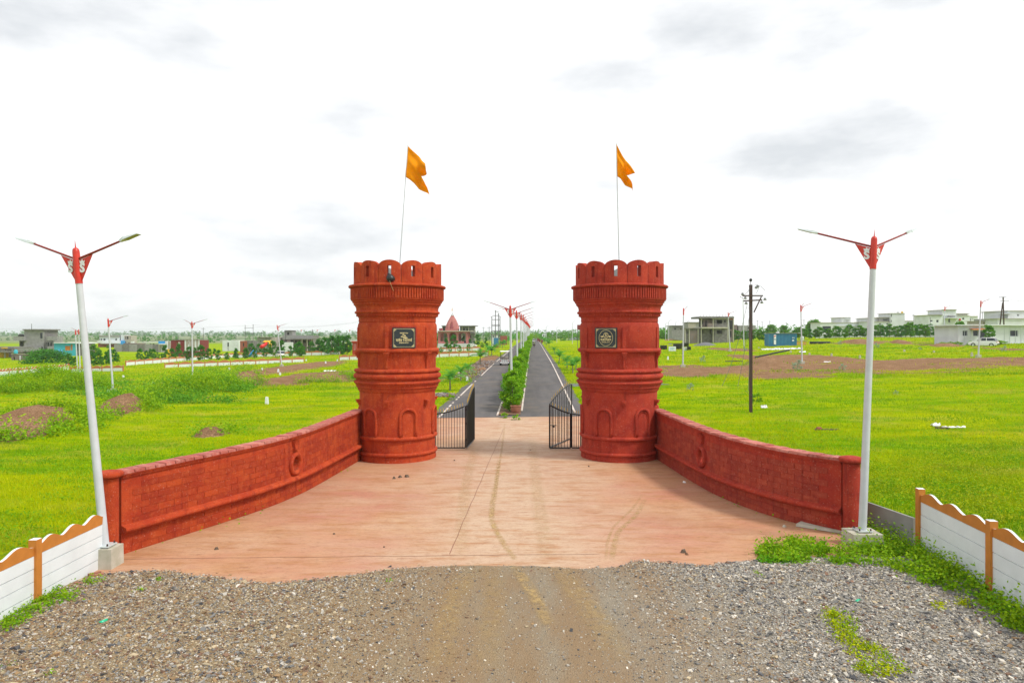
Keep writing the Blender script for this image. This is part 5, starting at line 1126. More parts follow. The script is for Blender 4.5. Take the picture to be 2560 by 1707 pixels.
t = thing('water_drum', 'cyan water drum standing on the grey compound wall', 'drum', (X(38.5, 175), 175.1, Z(884, 175))); MB().lathe([(.42, 0), (.45, .1), (.45, .75), (.25, 1.0), (.02, 1.02)], 12).build('drum', M['cyan'], t, auto=True)
h = House('turquoise shed with an ochre door behind the bright blue tank', 'shed', 205, 163, name='shed'); h.wall('front_wall', 135, 191, 858, 880, 0, .2, M['cyan'], [(162, 175.6, 864.5, 876, 'door'), (176.5, 181, 861, 876)], ground=True, pane='orange', setback=.1); h.box('body', 135, 191, 859, 880, .3, 9, M['cyan'], True); h.box('roof_sheet', 133.5, 192, 856.4, 858.2, -.4, 9.5, M['whitewall']); h.box('annex', 191.5, 204, 859, 884, .5, 7, M['conc_dk'], True); h.box('annex_roof', 191, 205, 857.5, 859, 0, 7.5, M['whitewall'])
t = thing('water_tank', 'bright blue plastic water tank between the bush and the turquoise shed', 'water tank', (X(150, 185), 185, Z(886, 185)-.4))
MB().lathe([(.60, 0), (.72, .15), (.72, .45), (.66, .5), (.72, .55), (.72, .95), (.66, 1.0), (.72, 1.05), (.70, 1.35), (.35, 1.62), (.2, 1.66), (.2, 1.76), (.02, 1.78)], 16).build('tank', M['skyblue'], t, auto=True)
h = House('white two-storey house with a pale balcony behind the left street lamp', 'house', 330, 275); W_ = M['whitewall']
h.wall('upper_wall', 248, 298, 843, 852, 0, .3, W_, [(248.5, 250.5, 846, 851), (252, 255, 846, 851), (258, 263.5, 846, 851), (272, 274, 846, 851), (288, 292, 846, 851)]); h.box('upper_body', 248, 298, 843, 866, .4, 9, W_, True); h.box('roof_parapet', 247, 296, 838, 842.6, -.5, 9.5, G_); h.box('balcony', 243, 300, 851.5, 857.5, -2, 0, W_); h.box('lower_wall', 245, 300, 858, 870, 0, .3, M['brick'], True); h.box('entrance_canopy', 251, 296, 857.6, 859, -4, -2.2, W_)
h.box('stair_tower', 302, 311, 837, 868, .5, 6, W_, True); h.box('blue_porch', 293, 310, 851.5, 868, -1.5, .4, M['skyblue'], True)
h = House('beige unfinished cube house with round-cornered top floor beside the white house', 'house', 330, 318.5); h.wall('upper_wall', 310.5, 326.5, 838.5, 850, 0, .3, M['beige'], [(312.5, 314.5, 841, 848), (316, 321, 841, 848), (324.8, 326, 841, 848)], pane='dark'); h.box('body', 310.5, 326.5, 838.5, 868, .5, 6, M['beige'], True); h.wall('lower_wall', 310.5, 334, 850, 868, -.6, .3, M['beige'], [(313, 315, 853, 858), (320, 324, 856, 859)], ground=True, pane='dark')
h = House('long low grey compound wall across the left middle distance', 'wall', 250, 342, name='compound_wall')
for k in range(6): h.box('wall_panel', 285+19.2*k, 304-.2+19.2*k, 860.5+.3*(k % 2), 872, .05*(k % 2), .4, M['conc_dk'] if k % 2 else G_, True)
h.box('dark_shed', 308, 343, 858, 872, 3, 9, M['blkwork'], True)
h = House('low white sheds behind the long grey wall', 'shed', 300, 370, name='shed'); h.wall('front_wall', 344, 372, 857, 870, 0, .3, W_, [(346, 348, 858.5, 861.5), (358, 361, 860, 864, 'door')], ground=True); h.wall('right_wall', 373, 396, 858, 870, .5, .3, W_, [(375, 378, 859, 861.5), (381, 386, 859, 861.5)], ground=True); h.box('roof_sheet', 343, 397, 855.5, 857, -.4, 8, W_); h.box('stair', 327, 333, 853, 870, 2, 3, W_, True)
h = House('small blue and white shop with a striped awning', 'shop', 240, 407, name='shop'); h.wall('front_wall', 396, 412.5, 853, 870, 0, .2, M['beige'], [(400.5, 405, 861, 870, 'shutter'), (406.5, 411, 861, 870, 'shutter')], ground=True, pane='beige'); h.box('sign_board', 395.5, 412, 852.6, 859, -.2, -.05, M['skyblue']); h.box('body', 396, 417.5, 853, 870, .3, 5, W_, True)
for k in range(5): h.box('awning_stripe', 396.5+3.1*k, 398+3.1*k, 859, 861.5, -1.0, -.1, W_)
h.box('side_room', 417.5, 428, 853, 871, .8, 4, M['beige'], True)
d = 200; x0 = X(463, d); z0 = float(g0(x0, d))-.2; t = thing('sheet_metal_shed', 'dark red corrugated metal shed with beige panels', 'shed', (x0, d, z0))
def L_(u, v): return X(u, d)-x0, Z(v, d)-z0
a, zt = L_(427, 850.5); b, _ = L_(461, 849); c, _ = L_(499, 849)
mb = MB(); corrugated(mb, a, b, 0, 0, zt, .28, .05); mb.build('red_cladding', M['corrred'], t); mb = MB(); corrugated(mb, b+.02, c, 0, 0, zt*.36, .28, .05); mb.build('red_cladding', M['corrred'], t)
for k in range(9):
    w_ = (c-b)/9; MB().box(b+k*w_+.03, b+(k+1)*w_-.03, .02, .07, zt*.37, zt+.1).build('panel', M['beige'] if k % 2 else M['whitewall'], t)
MB().box(a, c, .1, 6, 0, zt).build('body', M['corrred'], t); MB().box(a-.1, c+.1, -.15, 6.2, zt+.11, zt+.19).build('roof_sheet', M['blkwork'], t); MB().box(a-.6, a+.1, -1.2, -.3, 0, 2.4).build('yellow_cabinet', M['yellow'], t)
for (u, v) in ((448, 858), (470, 856)): p = L_(u, v); MB().box(p[0]-.3, p[0]+.3, -.06, -.02, p[1]-.5, p[1]+.4).build('patch', M['beige'], t)
h = House('white site cabin with a small dark door in the left distance', 'cabin', 260, 577, name='cabin'); h.wall('front_wall', 556, 590, 851, 866, 0, .2, W_, [(568, 572, 856, 866, 'door')], ground=True); h.box('body', 556, 597, 851, 866, .3, 6, W_, True)
h = House('low grey and brown brick hut with the twin power posts behind it', 'hut', 235, 617, name='hut'); h.wall('front_wall', 600, 617, 852, 868, 0, .2, M['brick'], [(607, 610, 857, 866, 'door')], ground=True, pane='dark'); h.box('body', 600, 617, 852, 868, .3, 5, M['brick'], True); h.box('grey_wing', 618, 632, 851.5, 868, .3, 5, M['conc_dk'], True)
h = House('plain grey house with a flat roof behind the coloured play tower', 'house', 225, 664); h.wall('front_wall', 642.6, 676, 844, 864, 0, .3, G_, [(649, 652.5, 852, 854.5), (658, 662, 855, 864, 'door')], ground=True, pane='dark'); h.box('body', 642.6, 676, 844, 864, .4, 8, M['conc_dk'], True); h.box('beige_wall', 676.5, 687.5, 843.5, 864, .2, 8, M['beige'], True); h.box('roof_slab', 642, 677, 842.6, 843.9, -.6, 8.4, M['conc_dk'])
h = House('long grey unfinished house with a cube on its roof, left of the tower', 'house', 230, 744)
h.wall('upper_wall', 706, 782, 838, 848.5, 0, .3, G_, []); h.wall('ground_wall', 706, 782, 848.6, 866, .1, .3, M['blkwork'], [(711, 717, 846+4, 858), (726, 734, 850, 862, 'door'), (737, 742, 851, 857), (746, 750, 851, 858), (757, 764, 850, 857), (769, 773, 851, 864, 'door')], ground=True, pane='dark'); h.box('body', 706, 782, 838.2, 866, .5, 8, M['conc_dk'], True)
h.wall('roof_room_wall', 711, 731, 826.5, 838, 1, .3, G_, [(718, 723, 831, 837.5)], pane='dark'); h.box('roof_room', 711, 731, 826.5, 838, 1.4, 5, G_); h.box('roof_room_slab', 710.5, 731.5, 825.6, 826.5, .6, 5.3, M['conc_dk'])
for u in (754, 767, 778, 790, 800): h.box('column', u, u+1.4, 838+8, 866, -2.6, -2.3, M['conc'], True)
h.box('veranda_slab', 726, 806, 846.5, 848.4, -3, .0, M['conc_dk']); h.box('white_lean_to', 705, 730, 855.5, 868, -4.5, -3.2, W_, True)
h = House('low white warehouse roofs just left of the left tower', 'warehouse', 290, 850, name='warehouse'); h.box('body', 806, 846, 847.5, 862, 0, 12, W_, True); h.box('roof_sheet', 805, 847, 846, 847.4, -.5, 12.5, M['beige']); h.box('body', 876, 896, 851, 862, 1, 9, W_, True)
h = House('carved red sandstone gate pillar among trees left of the tower', 'pillar', 165, 886, name='gate_pillar'); h.box('shaft', 881, 892, 856, 880, 0, .9, M['red_dk'], True); h.box('cap', 878.5, 895, 852.5, 856, -.25, 1.1, M['red_dk'])
for k in range(3): h.box('carved_panel', 884, 890, 860+5.4*k, 864.4+5.4*k, -.08, -.01, M['temple'])
# play tower
d = 180; x0 = X(669, d); z0 = float(g0(x0, d)); t = thing('play_tower', 'red, yellow and green play tower with two yellow roofs', 'playground tower', (x0, d, z0)); PX = lambda u: X(u, d)-x0; PZ = lambda v: Z(v, d)-z0
for u in (665.5, 674):
    c_ = PX(u); MB().hexa([(c_-.75,-.75,PZ(855)),(c_+.75,-.75,PZ(855)),(c_+.75,.75,PZ(855)),(c_-.75,.75,PZ(855)),(c_-.3,-.3,PZ(851)),(c_+.3,-.3,PZ(851)),(c_+.3,.3,PZ(851)),(c_-.3,.3,PZ(851))]).build('roof', M['yellow'], t)
    for s_ in (-1, 1):
        for r_ in (-1, 1): MB().cyl((c_+s_*.55, r_*.55, 0), (c_+s_*.55, r_*.55, PZ(855)), .06, n=6).build('post', M['toygreen'], t)
    MB().box(c_-.6, c_+.6, -.6, .6, PZ(862), PZ(861)).build('deck', M['toygreen'], t)
MB().tube([(PX(668.6), -.7, PZ(857)), (PX(667.5), -1.2, PZ(861)), (PX(664.5), -2.2, PZ(864.5)), (PX(662), -2.8, PZ(867.6))], [.35, .42, .5, .5], 10).build('slide', M['toyred'], t, smooth=True)
MB().tube([(PX(677), -.7, PZ(856)), (PX(679), -1.1, PZ(861)), (PX(681), -1.8, PZ(867.5))], [.3, .38, .42], 10).build('slide', M['yellow'], t, smooth=True)
MB().box(PX(672), PX(675), -.72, -.62, PZ(867), PZ(856.5)).build('climbing_panel', M['toygreen'], t)
x0 = X(628, 172); t = thing('slide', 'blue playground slide next to the left fence', 'slide', (x0, 172, float(g0(x0, 172)))); MB().tube([(-.6, 0, 0.2), (.1, 0, 1.0), (.7, 0, 1.7), (1.2, 0, 1.75)], .3, 8).build('chute', M['skyblue'], t, smooth=True); MB().tube([(1.2, 0, 0), (1.2, 0, 1.8)], .08, 6).build('ladder', M['skyblue'], t)
# temple
h = House('pink open-arched temple with a tapering spire', 'temple', 213, 1135, name='temple', zbase=Z(871, 213)); T_ = M['temple']; d = 213; h.box('platform', 1094, 1176, 859, 871, -2, 14, M['pole'], True)
cu = [1097.5, 1120.6, 1143.5, 1167.2]
def arcade(y, name):
    n = 12; ztop = h.Z(828.5); zs = h.Z(836.8); zb = h.Z(859)
    for i in range(3):
        a, b = h.X(cu[i]), h.X(cu[i+1]); pr = .32; vs = []; fs = []
        xs_ = np.linspace(a+pr, b-pr, n+1); mid = (a+b)/2; hw = (b-a)/2-pr
        for k in range(n+1):
            za = zs+(h.Z(831.5)-zs)*math.sqrt(max(0, 1-((xs_[k]-mid)/hw)**2))
            vs += [(xs_[k], y, za), (xs_[k], y, ztop), (xs_[k], y+.4, za), (xs_[k], y+.4, ztop)]
        for k in range(n): q = 4*k; fs += [(q, q+4, q+5, q+1), (q+2, q+3, q+7, q+6), (q, q+2, q+6, q+4)]
        MB().add(vs, fs).build('arch', T_, h.t)
    for u in cu: c_ = h.X(u); MB().box(c_-.32, c_+.32, y-.02, y+.42, zb, ztop).build('column', T_, h.t)
arcade(0, 'front'); arcade(11, 'rear')
for yy in (3.6, 7.3):
    for u in (cu[0], cu[3]): c_ = h.X(u); MB().box(c_-.32, c_+.32, yy-.2, yy+.2, h.Z(859), h.Z(828.5)).build('column', T_, h.t)
h.box('sanctum', 1123, 1141, 829, 859, 4, 9.5, M['temple_dk']); h.box('roof_slab', 1093, 1178.5, 826.8, 828.6, -.8, 12.2, M['conc']); h.box('railing', 1097, 1160, 853, 859, .15, .3, T_)
h.box('spire_base', 1113, 1142.5, 821.5, 826.8, 2.0, 7.5, T_); h.box('roof_cube', 1097.5, 1106, 820.5, 826.7, 1, 3, M['temple_dk'])
cx_ = h.X(1127.7); cyy = 4.7; zb = h.Z(821.5); zt = h.Z(787.5)
def spire(parent, nm, cx_, cy_, w0, z0, z1, m, rib=True):
    mb = MB(); n = 12; N_ = 20; vs = []
    for k in range(n+1):
        f = k/n; r = w0*(1-f**1.55*.82)*(1-.06*f)
        for j in range(N_):
            a = 2*math.pi*j/N_+math.pi/4; sq = 1/max(abs(math.cos(a)), abs(math.sin(a))); sq = min(sq, 1.22)*(1+(.05 if j % 2 else 0)*(1 if rib else 0)); vs.append((cx_+r*sq*math.cos(a), cy_+r*sq*math.sin(a), z0+(z1-z0)*f))
    mb.add(vs, [(k*N_+j, k*N_+(j+1) % N_, (k+1)*N_+(j+1) % N_, (k+1)*N_+j) for k in range(n) for j in range(N_)]+[tuple(range(n*N_, (n+1)*N_))]); return mb.build(nm, m, parent)
sp = spire(h.t, 'spire', cx_, cyy, 2.05, zb, zt, T_); spire(h.t, 'spire_niche', cx_, cyy-1.75, .55, zb+.1, zb+(zt-zb)*.55, M['temple_dk'])
MB().lathe([(.45, zt-.1), (.62, zt+.1), (.45, zt+.3), (.15, zt+.4), (.22, zt+.6), (.08, zt+.9), (.03, zt+1.2), (.03, zt+2.9)], 12, c=(cx_, cyy)).build('finial', M['pole'], sp, auto=True)
x0 = h.x0+cx_; t = thing('pennant', 'small orange pennant on top of the temple spire', 'flag', (x0, d+cyy, h.z0+zt+1.2)); MB().prism([(0, 0), (-.28, .35), (-.12, 1.05), (0, 1.5)], Matrix.Identity(4), .04).build('cloth', M['flag'], t)
h = House('grey concrete building under construction behind the temple', 'building', 245, 1150, name='unfinished_building')
h.box('roof_slab', 1103, 1191.5, 813.6, 815.2, -1, 10, M['conc_dk']); h.box('floor_slab', 1103, 1190, 832.5, 834, -1, 10, M['conc_dk'])
for u in (1105, 1118, 1141, 1154, 1170, 1186.5): h.box('column', u, u+1.8, 815.2, 862, -.4, .2, M['conc'], True)
h.wall('upper_wall', 1150, 1188, 815.2, 832.5, .5, .3, G_, [(1151, 1154, 816, 830), (1158, 1162, 820, 826), (1166, 1170, 820, 826)], pane='dark'); h.wall('lower_wall', 1150, 1188, 834, 862, .5, .3, G_, [(1158, 1162, 839, 845), (1174, 1178, 839, 845)], ground=True, pane='dark'); h.wall('left_wall', 1105, 1148, 815.2, 862, 1.5, .3, M['conc_dk'], [(1107, 1111, 818, 826), (1143, 1147, 820, 830)], ground=True, pane='dark')
h = House('small white cabin beside the four-post power frame', 'cabin', 235, 1236, name='cabin'); h.wall('front_wall', 1228, 1244, 837, 847, 0, .2, W_, [(1232, 1236, 839.5, 843)], ground=True); h.box('body', 1228, 1244, 837, 850, .3, 4, W_, True); h.box('roof_sheet', 1227.4, 1244.6, 836, 837, -.3, 4.3, M['conc_dk'])
h = House('long low red wall right of the four-post power frame', 'wall', 245, 1259, name='brick_wall'); h.box('wall', 1250, 1268, 839.3, 846, 0, .4, M['brick'], True)
h = House('small white flat-roofed hut on the horizon right of the avenue', 'hut', 330, 1360, name='hut'); h.wall('front_wall', 1356, 1365, 834, 845, 0, .2, W_, [(1358, 1360, 837, 841)], ground=True); h.box('body', 1356, 1365, 834, 845, .3, 4, W_, True)
# --- right field
h = House('unfinished grey two-storey house with dark window holes', 'house', 182, 1793, name='unfinished_house'); B_ = M['conc_dk']; d = 182
h.wall('upper_front_wall', 1786, 1822, 796, 817.5, 0, .3, B_, [(1792, 1806, 799.8, 809, 'open'), (1810.5, 1815, 800, 806, 'open')]); h.wall('lower_front_wall', 1786, 1822, 821, 850, 0, .3, B_, [(1792, 1806, 825.5, 834.5, 'open')], ground=True)
h.wall('upper_left_wall', 1753.4, 1784, 797, 817.5, 1.2, .3, M['blkwork'], [(1755, 1758.4, 801, 810, 'open'), (1763.5, 1767, 800, 816.5, 'open')]); h.wall('lower_left_wall', 1753.4, 1784, 821.5, 850, 1.2, .3, B_, [(1755, 1758.4, 825, 834, 'open'), (1774.8, 1777.3, 825, 835, 'open'), (1779.5, 1781.5, 825, 843, 'open')], ground=True)
h.box('roof_slab', 1748.5, 1835.5, 791, 795.8, -.5, 8, M['conc_dk']); h.box('floor_slab', 1755, 1820, 817.6, 821, -.9, 8, M['conc']); h.box('roof_beam', 1786, 1823, 795.9, 797.5, -.1, .1, M['conc'])
for u in (1753, 1782.5, 1819, 1833): h.box('column', u, u+2, 795.8, 850, -.05, .45, M['conc'], True)
h.box('balcony_wall', 1769, 1782, 808, 817.5, -.6, -.35, M['blkwork']); h.box('infill_brick', 1770, 1782, 800.5, 808, 1.5, 1.7, M['brick']); h.wall('right_wall', 1822, 1833, 797, 850, 2.4, .3, M['blkwork'], [(1824, 1832, 801, 823, 'open'), (1823, 1829, 827, 843, 'open')], ground=True); h.box('brick_band', 1822.3, 1833, 796.5, 799, 0, .3, M['brick']); h.box('back_wall', 1753, 1835, 796, 850, 6, 8.3, M['dark'], True)  # back wall coloured near-black as the unlit interior
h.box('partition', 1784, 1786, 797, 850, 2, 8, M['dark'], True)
h.wall('garage_wall', 1713, 1753, 822, 850, .6, .3, B_, [(1713.4, 1716.5, 827, 833, 'open'), (1718.6, 1721.6, 827, 833, 'open')], ground=True); h.box('garage_infill', 1725.5, 1744, 826, 850, .45, .58, M['blkwork'], True); h.box('garage_slab', 1711, 1754, 820, 822, .1, 7, M['conc_dk']); h.box('garage_back', 1713, 1753, 822, 850, 4, 6.3, M['dark'], True)  # garage back gets the same painted interior shade
for u in (1712, 1722.5, 1744.5): h.box('column', u, u+2, 822, 850, .3, .55, M['conc'], True)
for k in range(11):
    u = 1753.5+k*8; MB().tube([(h.X(u), 1.0, h.Z(791)), (h.X(u), 1.0, h.Z(786.5+random.uniform(-1, 1)))], .035, 4).build('rebar', M['wire'], h.t)
h = House('pale flat block rising behind the unfinished house', 'house', 225, 1735); h.wall('front_wall', 1720.7, 1749, 806.5, 850, 0, .3, M['beige'], [(1739.6, 1748.5, 808.5, 821)], ground=True, pane='grey', setback=.08); h.box('body', 1720.7, 1749, 806.5, 850, .4, 7, G_, True); h.box('parapet', 1720.2, 1749.4, 805, 806.4, -.2, 7.2, M['conc_dk'])
h = House('low grey flat-roofed building left of the unfinished house', 'building', 240, 1702); h.wall('front_wall', 1681, 1721, 815, 845, 0, .3, G_, [(1686, 1690, 820, 824), (1700, 1704, 820, 824)], ground=True); h.box('body', 1681, 1721, 815, 845, .4, 8, G_, True); h.box('roof_slab', 1680, 1722, 813.4, 814.8, -.5, 8.5, M['conc_dk'])
h = House('low grey building with a dark doorway right of the unfinished house', 'building', 240, 1863); h.wall('front_wall', 1844, 1889, 813.5, 845, 0, .3, G_, [(1843.9, 1846.2, 812.9+2, 826), (1870, 1874, 818, 822)], ground=True, pane='dark'); h.box('body', 1844, 1889, 813.6, 845, .4, 8, G_, True); h.box('dark_stair', 1836.5, 1843.8, 812, 845, .2, 4, M['blkwork'], True)
h = House('dark red sheet hoarding peeping out left of the right tower', 'hoarding', 150, 1452, name='hoarding'); h.box('sheet', 1443, 1462, 812, 824, 0, .1, M['corrred']); h.box('leg', 1443.5, 1444.5, 824, 845, .02, .12, M['wire'], True); h.box('leg', 1458, 1459, 824, 845, .02, .12, M['wire'], True)
# container
x1, y1, z1 = gp(1953, 865.5); d = y1; x0 = X(1922, d); xe = X(1992, d); hC = 2.55*(xe-x0)/5.6; t = thing('shipping_container', 'blue corrugated shipping container with a white lettered sign', 'container', (x0, d, float(g0(X(1957, d), d))))
LC = xe-x0; mb = MB(); corrugated(mb, .12, LC-.12, 0, .15, hC-.12, .27, .05); mb.build('side_panel', M['blue'], t); mb = MB(); corrugated(mb, .1, 2.3, 0, .15, hC-.12, .27, .05, axis='y'); mb.build('end_panel', M['blue'], t)
MB().box(.03, LC-.03, .08, 2.4, .05, hC-.05).build('body', M['blue'], t)
for a, b, c, e in ((0, LC, 0, .15), (0, LC, hC-.12, hC)): MB().box(a, b, -.04, .06, c, e).build('rail', M['blue'], t)
for a in (0, LC-.14): MB().box(a, a+.14, -.05, .09, .15, hC-.12).build('corner_post', M['blue'], t)
MB().box(-.1, LC+.55, -.15, 2.5, hC+.01, hC+.07).build('roof_sheet', M['beige'], t); sg = MB().box(1.0, 1.45, -.075, -.05, .35, hC-.25).build('sign', M['white'], t)
put(text_mesh('P', .55, bold=.02), 'lettering', M['toyred'], sg, Matrix.Translation((1.22, -.085, hC-.62)) @ Matrix.Rotation(R(90), 4, 'X')); put(text_mesh('n', .55, bold=.02), 'lettering', M['blue'], sg, Matrix.Translation((1.22, -.085, hC-1.15)) @ Matrix.Rotation(R(90), 4, 'X'))
for k, (a, zz) in enumerate(((.62, .62), (.80, .62))): MB().box(LC*.84+k*.25, LC*.84+k*.25+.14, -.075, -.05, hC*.62, hC*.70).build('painted_mark', M['white'], t)
MB().box(LC*.83, LC*.90, -.075, -.05, hC*.40, hC*.50).build('painted_mark', M['white'], t)
t = thing('water_box', 'small white cooler box on the container roof', 'box', (X(1949, d), d+1, t.location.z+hC+.07)); MB().box(-.3, .3, -.2, .2, 0, .22).build('tub', M['whitewall'], t)
# white villas beyond the tree belt
def villa(label, d, uc, blocks, extra=()):
    h = House(label, 'villa', d, uc, name='villa')
    for i, (u0, u1, v0, v1, y0, holes, col) in enumerate(blocks):
        h.wall('wall', u0, u1, v0, v1, y0, .3, M[col], holes, ground=v1 > 830, frame='pole'); h.box('body', u0, u1, v0+.05, v1, y0+.4, y0+9, M[col], v1 > 830); h.box('parapet', u0-.6, u1+.6, v0-1.1, v0, y0-.25, y0+9.3, M['conc'])
    for (nm, u0, u1, v0, v1, y0, y1_, m) in extra: h.box(nm, u0, u1, v0, v1, y0, y1_, M[m])
    return h
villa('long white flat-roofed villa with a small roof cube beyond the trees', 262, 2115, [(2051, 2168, 807, 850, 0, [(2056, 2078, 815, 832, 'recess'), (2068, 2071, 820, 826)][:1], 'whitewall'), (2104, 2127, 794, 806, 2, [], 'whitewall')], [('cornice', 2093, 2135, 813.5, 815, -.6, -.1, 'whitewall'), ('cornice', 2134, 2168, 814, 815.4, -.6, -.1, 'whitewall'), ('slab', 2115, 2127, 797.5, 798.6, 1.2, 1.9, 'whitewall')])
villa('white villa with a tall grey stair tower carrying two tanks', 255, 2222, [(2170, 2196, 795.5, 806, 2, [], 'whitewall'), (2168, 2226, 805, 850, 0, [(2198, 2203, 803+5, 811), (2216, 2221, 803+5, 811)], 'whitewall'), (2197, 2227, 794, 805, 1, [(2208, 2220, 797.5, 801)], 'grey'), (2227, 2262, 783.6, 850, -.5, [(2227.6, 2230, 785, 792), (2227.6, 2230, 800, 805)], 'whitewall'), (2262, 2285, 802.5, 850, 1, [], 'whitewall')])
for u, m in ((2245, 'whitewall'), (2255.5, 'yellow')):
    x_ = X(u, 258); t = thing('roof_tank', 'white water tank on the grey stair tower' if m != 'yellow' else 'yellow water tank on the grey stair tower', 'water tank', (x_, 258, Z(783, 258))); MB().lathe([(.34, 0), (.38, .06), (.38, .58), (.2, .68), (.02, .70)], 12).build('tank', M[m], t, auto=True)
villa('white villa with olive roof edges and a central penthouse', 235, 2380, [(2322, 2357, 788, 850, 0, [(2326, 2332, 800, 804), (2341, 2347, 799.5, 806)], 'whitewall'), (2357, 2391, 775, 789, .5, [], 'whitewall'), (2357, 2424, 789, 850, .8, [(2371, 2376, 796.5, 806), (2397.5, 2402.5, 796.5, 802), (2406, 2411, 794, 799)], 'cream2' if 'cream2' in M else 'whitewall'), (2391, 2419, 785.5, 790, 1.5, [], 'whitewall')],
      [('roof_edge', 2321, 2357.5, 787, 788.4, -.4, -.1, 'olive'), ('roof_edge', 2356, 2392, 773.6, 775, .1, .4, 'olive'), ('canopy', 2370, 2405, 794, 795.6, -1.5, .7, 'whitewall'), ('planter', 2371, 2388, 789.5, 792, -.2, .3, 'conc_dk'), ('roof_edge', 2392, 2424, 783.6, 785, 1, 1.4, 'olive'), ('red_panel', 2398, 2402.5, 796.6, 801.5, .62, .75, 'tail')])
villa('plain white house right of the olive-edged villa', 250, 2434, [(2424, 2445, 791, 850, 0, [(2430, 2433, 797, 799)], 'whitewall')])
villa('pale two-storey house with a terrace at the right picture edge', 165, 2540, [(2520, 2600, 777, 812, 3, [(2543, 2548, 785.5, 790)], 'whitewall'), (2495, 2600, 797, 850, 0, [], 'whitewall')], [('terrace_roof', 2510, 2536, 783, 784.6, 1.5, 6, 'whitewall'), ('back_wall', 2510, 2521, 784.6, 797, 6, 6.3, 'beige'), ('terrace_wall', 2517, 2555, 797.5, 801, -.1, .05, 'whitewall')])
h = House('low beige store house behind the low white house', 'house', 170, 2480); h.box('body', 2458, 2500, 803, 850, 0, 6, M['beige'], True); h.box('roof_slab', 2457, 2501, 801.6, 802.9, -.3, 6.3, M['conc'])
# long low white house on the right
h = House('long low white house with dark windows and an orange awning', 'house', 116, 2480); 
h.wall('front_wall', 2396, 2600, 814, 866, 0, .2, M['whitewall'], [(2407, 2419.5, 826.3, 840), (2433, 2446.5, 825.8, 840.3), (2448.5, 2467, 826.5, 849, 'door'), (2525, 2546, 825.5, 841)], ground=True, frame='pole')
h.box('body', 2396, 2600, 814.2, 866, .4, 7, M['whitewall'], True); h.box('roof_sheet', 2393, 2600, 811.5, 813.8, -.6, 7.4, M['white']); h.box('plinth', 2395, 2600, 857, 866, -.25, -.01, M['whitewall'], True)
for u in (2411, 2426, 2511.5, 2525, 2539, 2553): h.box('panel_joint', u, u+.6, 814.2, 856, -.05, -.003, M['alu'])
MB().hexa([(h.X(2423), -1.2, h.Z(824.8)), (h.X(2456), -1.2, h.Z(824.2)), (h.X(2456), -.02, h.Z(820.5)), (h.X(2423), -.02, h.Z(822)), (h.X(2423), -1.2, h.Z(824.3)), (h.X(2456), -1.2, h.Z(823.7)), (h.X(2456), -.02, h.Z(820)), (h.X(2423), -.02, h.Z(821.5))]).build('awning', M['orange_far'], h.t)
h = House('white boundary wall glimpsed between the tree trunks on the right', 'wall', 205, 2240, name='boundary_wall')
for k in range(24): u = 2040+k*15; h.box('wall_panel', u, u+14.2, 833.5-(.02*k), 850, 0, .2, M['whitewall'], True)
# ------------------------------------------------------------------ clutter in the fields
def tub(u, v, w_px, h_px, mat_, label, grp=None, rim=True, lid=None):
    x, y, z = gp(u, v); r = w_px/2*y/F; hh = h_px*y/F; t = thing('tank_tub', label, 'tub', (x, y, z-.03), 0, grp)
    MB().lathe([(r*.92, 0), (r, hh*.1), (r, hh*.9), (r*1.06, hh*.92), (r*1.06, hh), (r*.93, hh), (r*.9, hh*.5), (.01, hh*.45)], 20).build('shell', mat_, t, auto=True)
tub(1659, 874, 17, 11, M['black'], 'round black tub standing farthest left by the right tower')
tub(1694, 873, 22, 14, M['black'], 'large black tub behind the printed white board')
tub(1712.5, 867, 19, 10, M['black'], 'black tub standing behind the small white drum')
tub(1713, 876, 8, 8.5, M['white'], 'small white ribbed drum by the lamp post'); tub(1722.5, 876, 9.5, 10, M['black'], 'small dark bin at the right end of the tubs')
x, y, z = gp(1681, 878.5); t = thing('notice_board', 'white printed board leaning in front of the black tubs', 'board', (x, y, z)); bb = MB().box(-.66, .66, 0, .05, .05, .92).build('board', M['white'], t); MB().box(-.66, .66, .01, .06, .92, .97).build('top_edge', M['black'], t)
for k, (w_, zz) in enumerate(((.9, .62), (1.0, .48), (.8, .34))): MB().box(-w_/2, w_/2-.1*k, -.012, -.002, zz, zz+.05).build('print_line', M['cyan'], bb)
def heap(u, v, w_px, h_px, mat_, label, cat='heap', name='gravel_heap', ry=None):
    x, y, z = gp(u, v); r = w_px/2*y/F; hh = h_px/F*y; t = MB(); n, m_ = 28, 7; vs = []
    for j in range(m_+1):
        f = j/m_
        for i in range(n):
            a = 2*math.pi*i/n; rr = r*(1-f)*(1+.12*math.sin(3*a+u)+.08*math.sin(7*a)); vs.append((rr*math.cos(a), (ry or r)*(1-f)*math.sin(a)*.8, hh*(1-(1-f)**1.6)*(1 if j else 0)-.05*(j == 0)))
    t.add(vs, [(j*n+i, j*n+(i+1) % n, (j+1)*n+(i+1) % n, (j+1)*n+i) for j in range(m_) for i in range(n)])
    o = t.build(name, mat_, None, smooth=True); o.location = (x, y, z); return tag(o, label, cat)
heap(1765, 864, 56, 8.5, M['shoulder'], 'wide grey gravel heap in front of the unfinished house'); heap(1680, 848.5, 34, 6, M['shoulder'], 'small grey gravel heap beyond the black tubs'); heap(1675, 861.5, 12, 3, M['shoulder'], 'low dark gravel heap behind the black tubs')
heap(1846, 849, 16, 7, M['brick'], 'heap of red bricks right of the unfinished house', name='brick_heap'); heap(1862, 848, 14, 5, M['shoulder'], 'grey sand heap beside the red brick heap'); heap(1437, 850, 40, 7, M['shoulder'], 'dark gravel heap just left of the right tower'); heap(650, 896, 16, 3, M['shoulder'], 'small grey heap on the left dirt track') if False else None
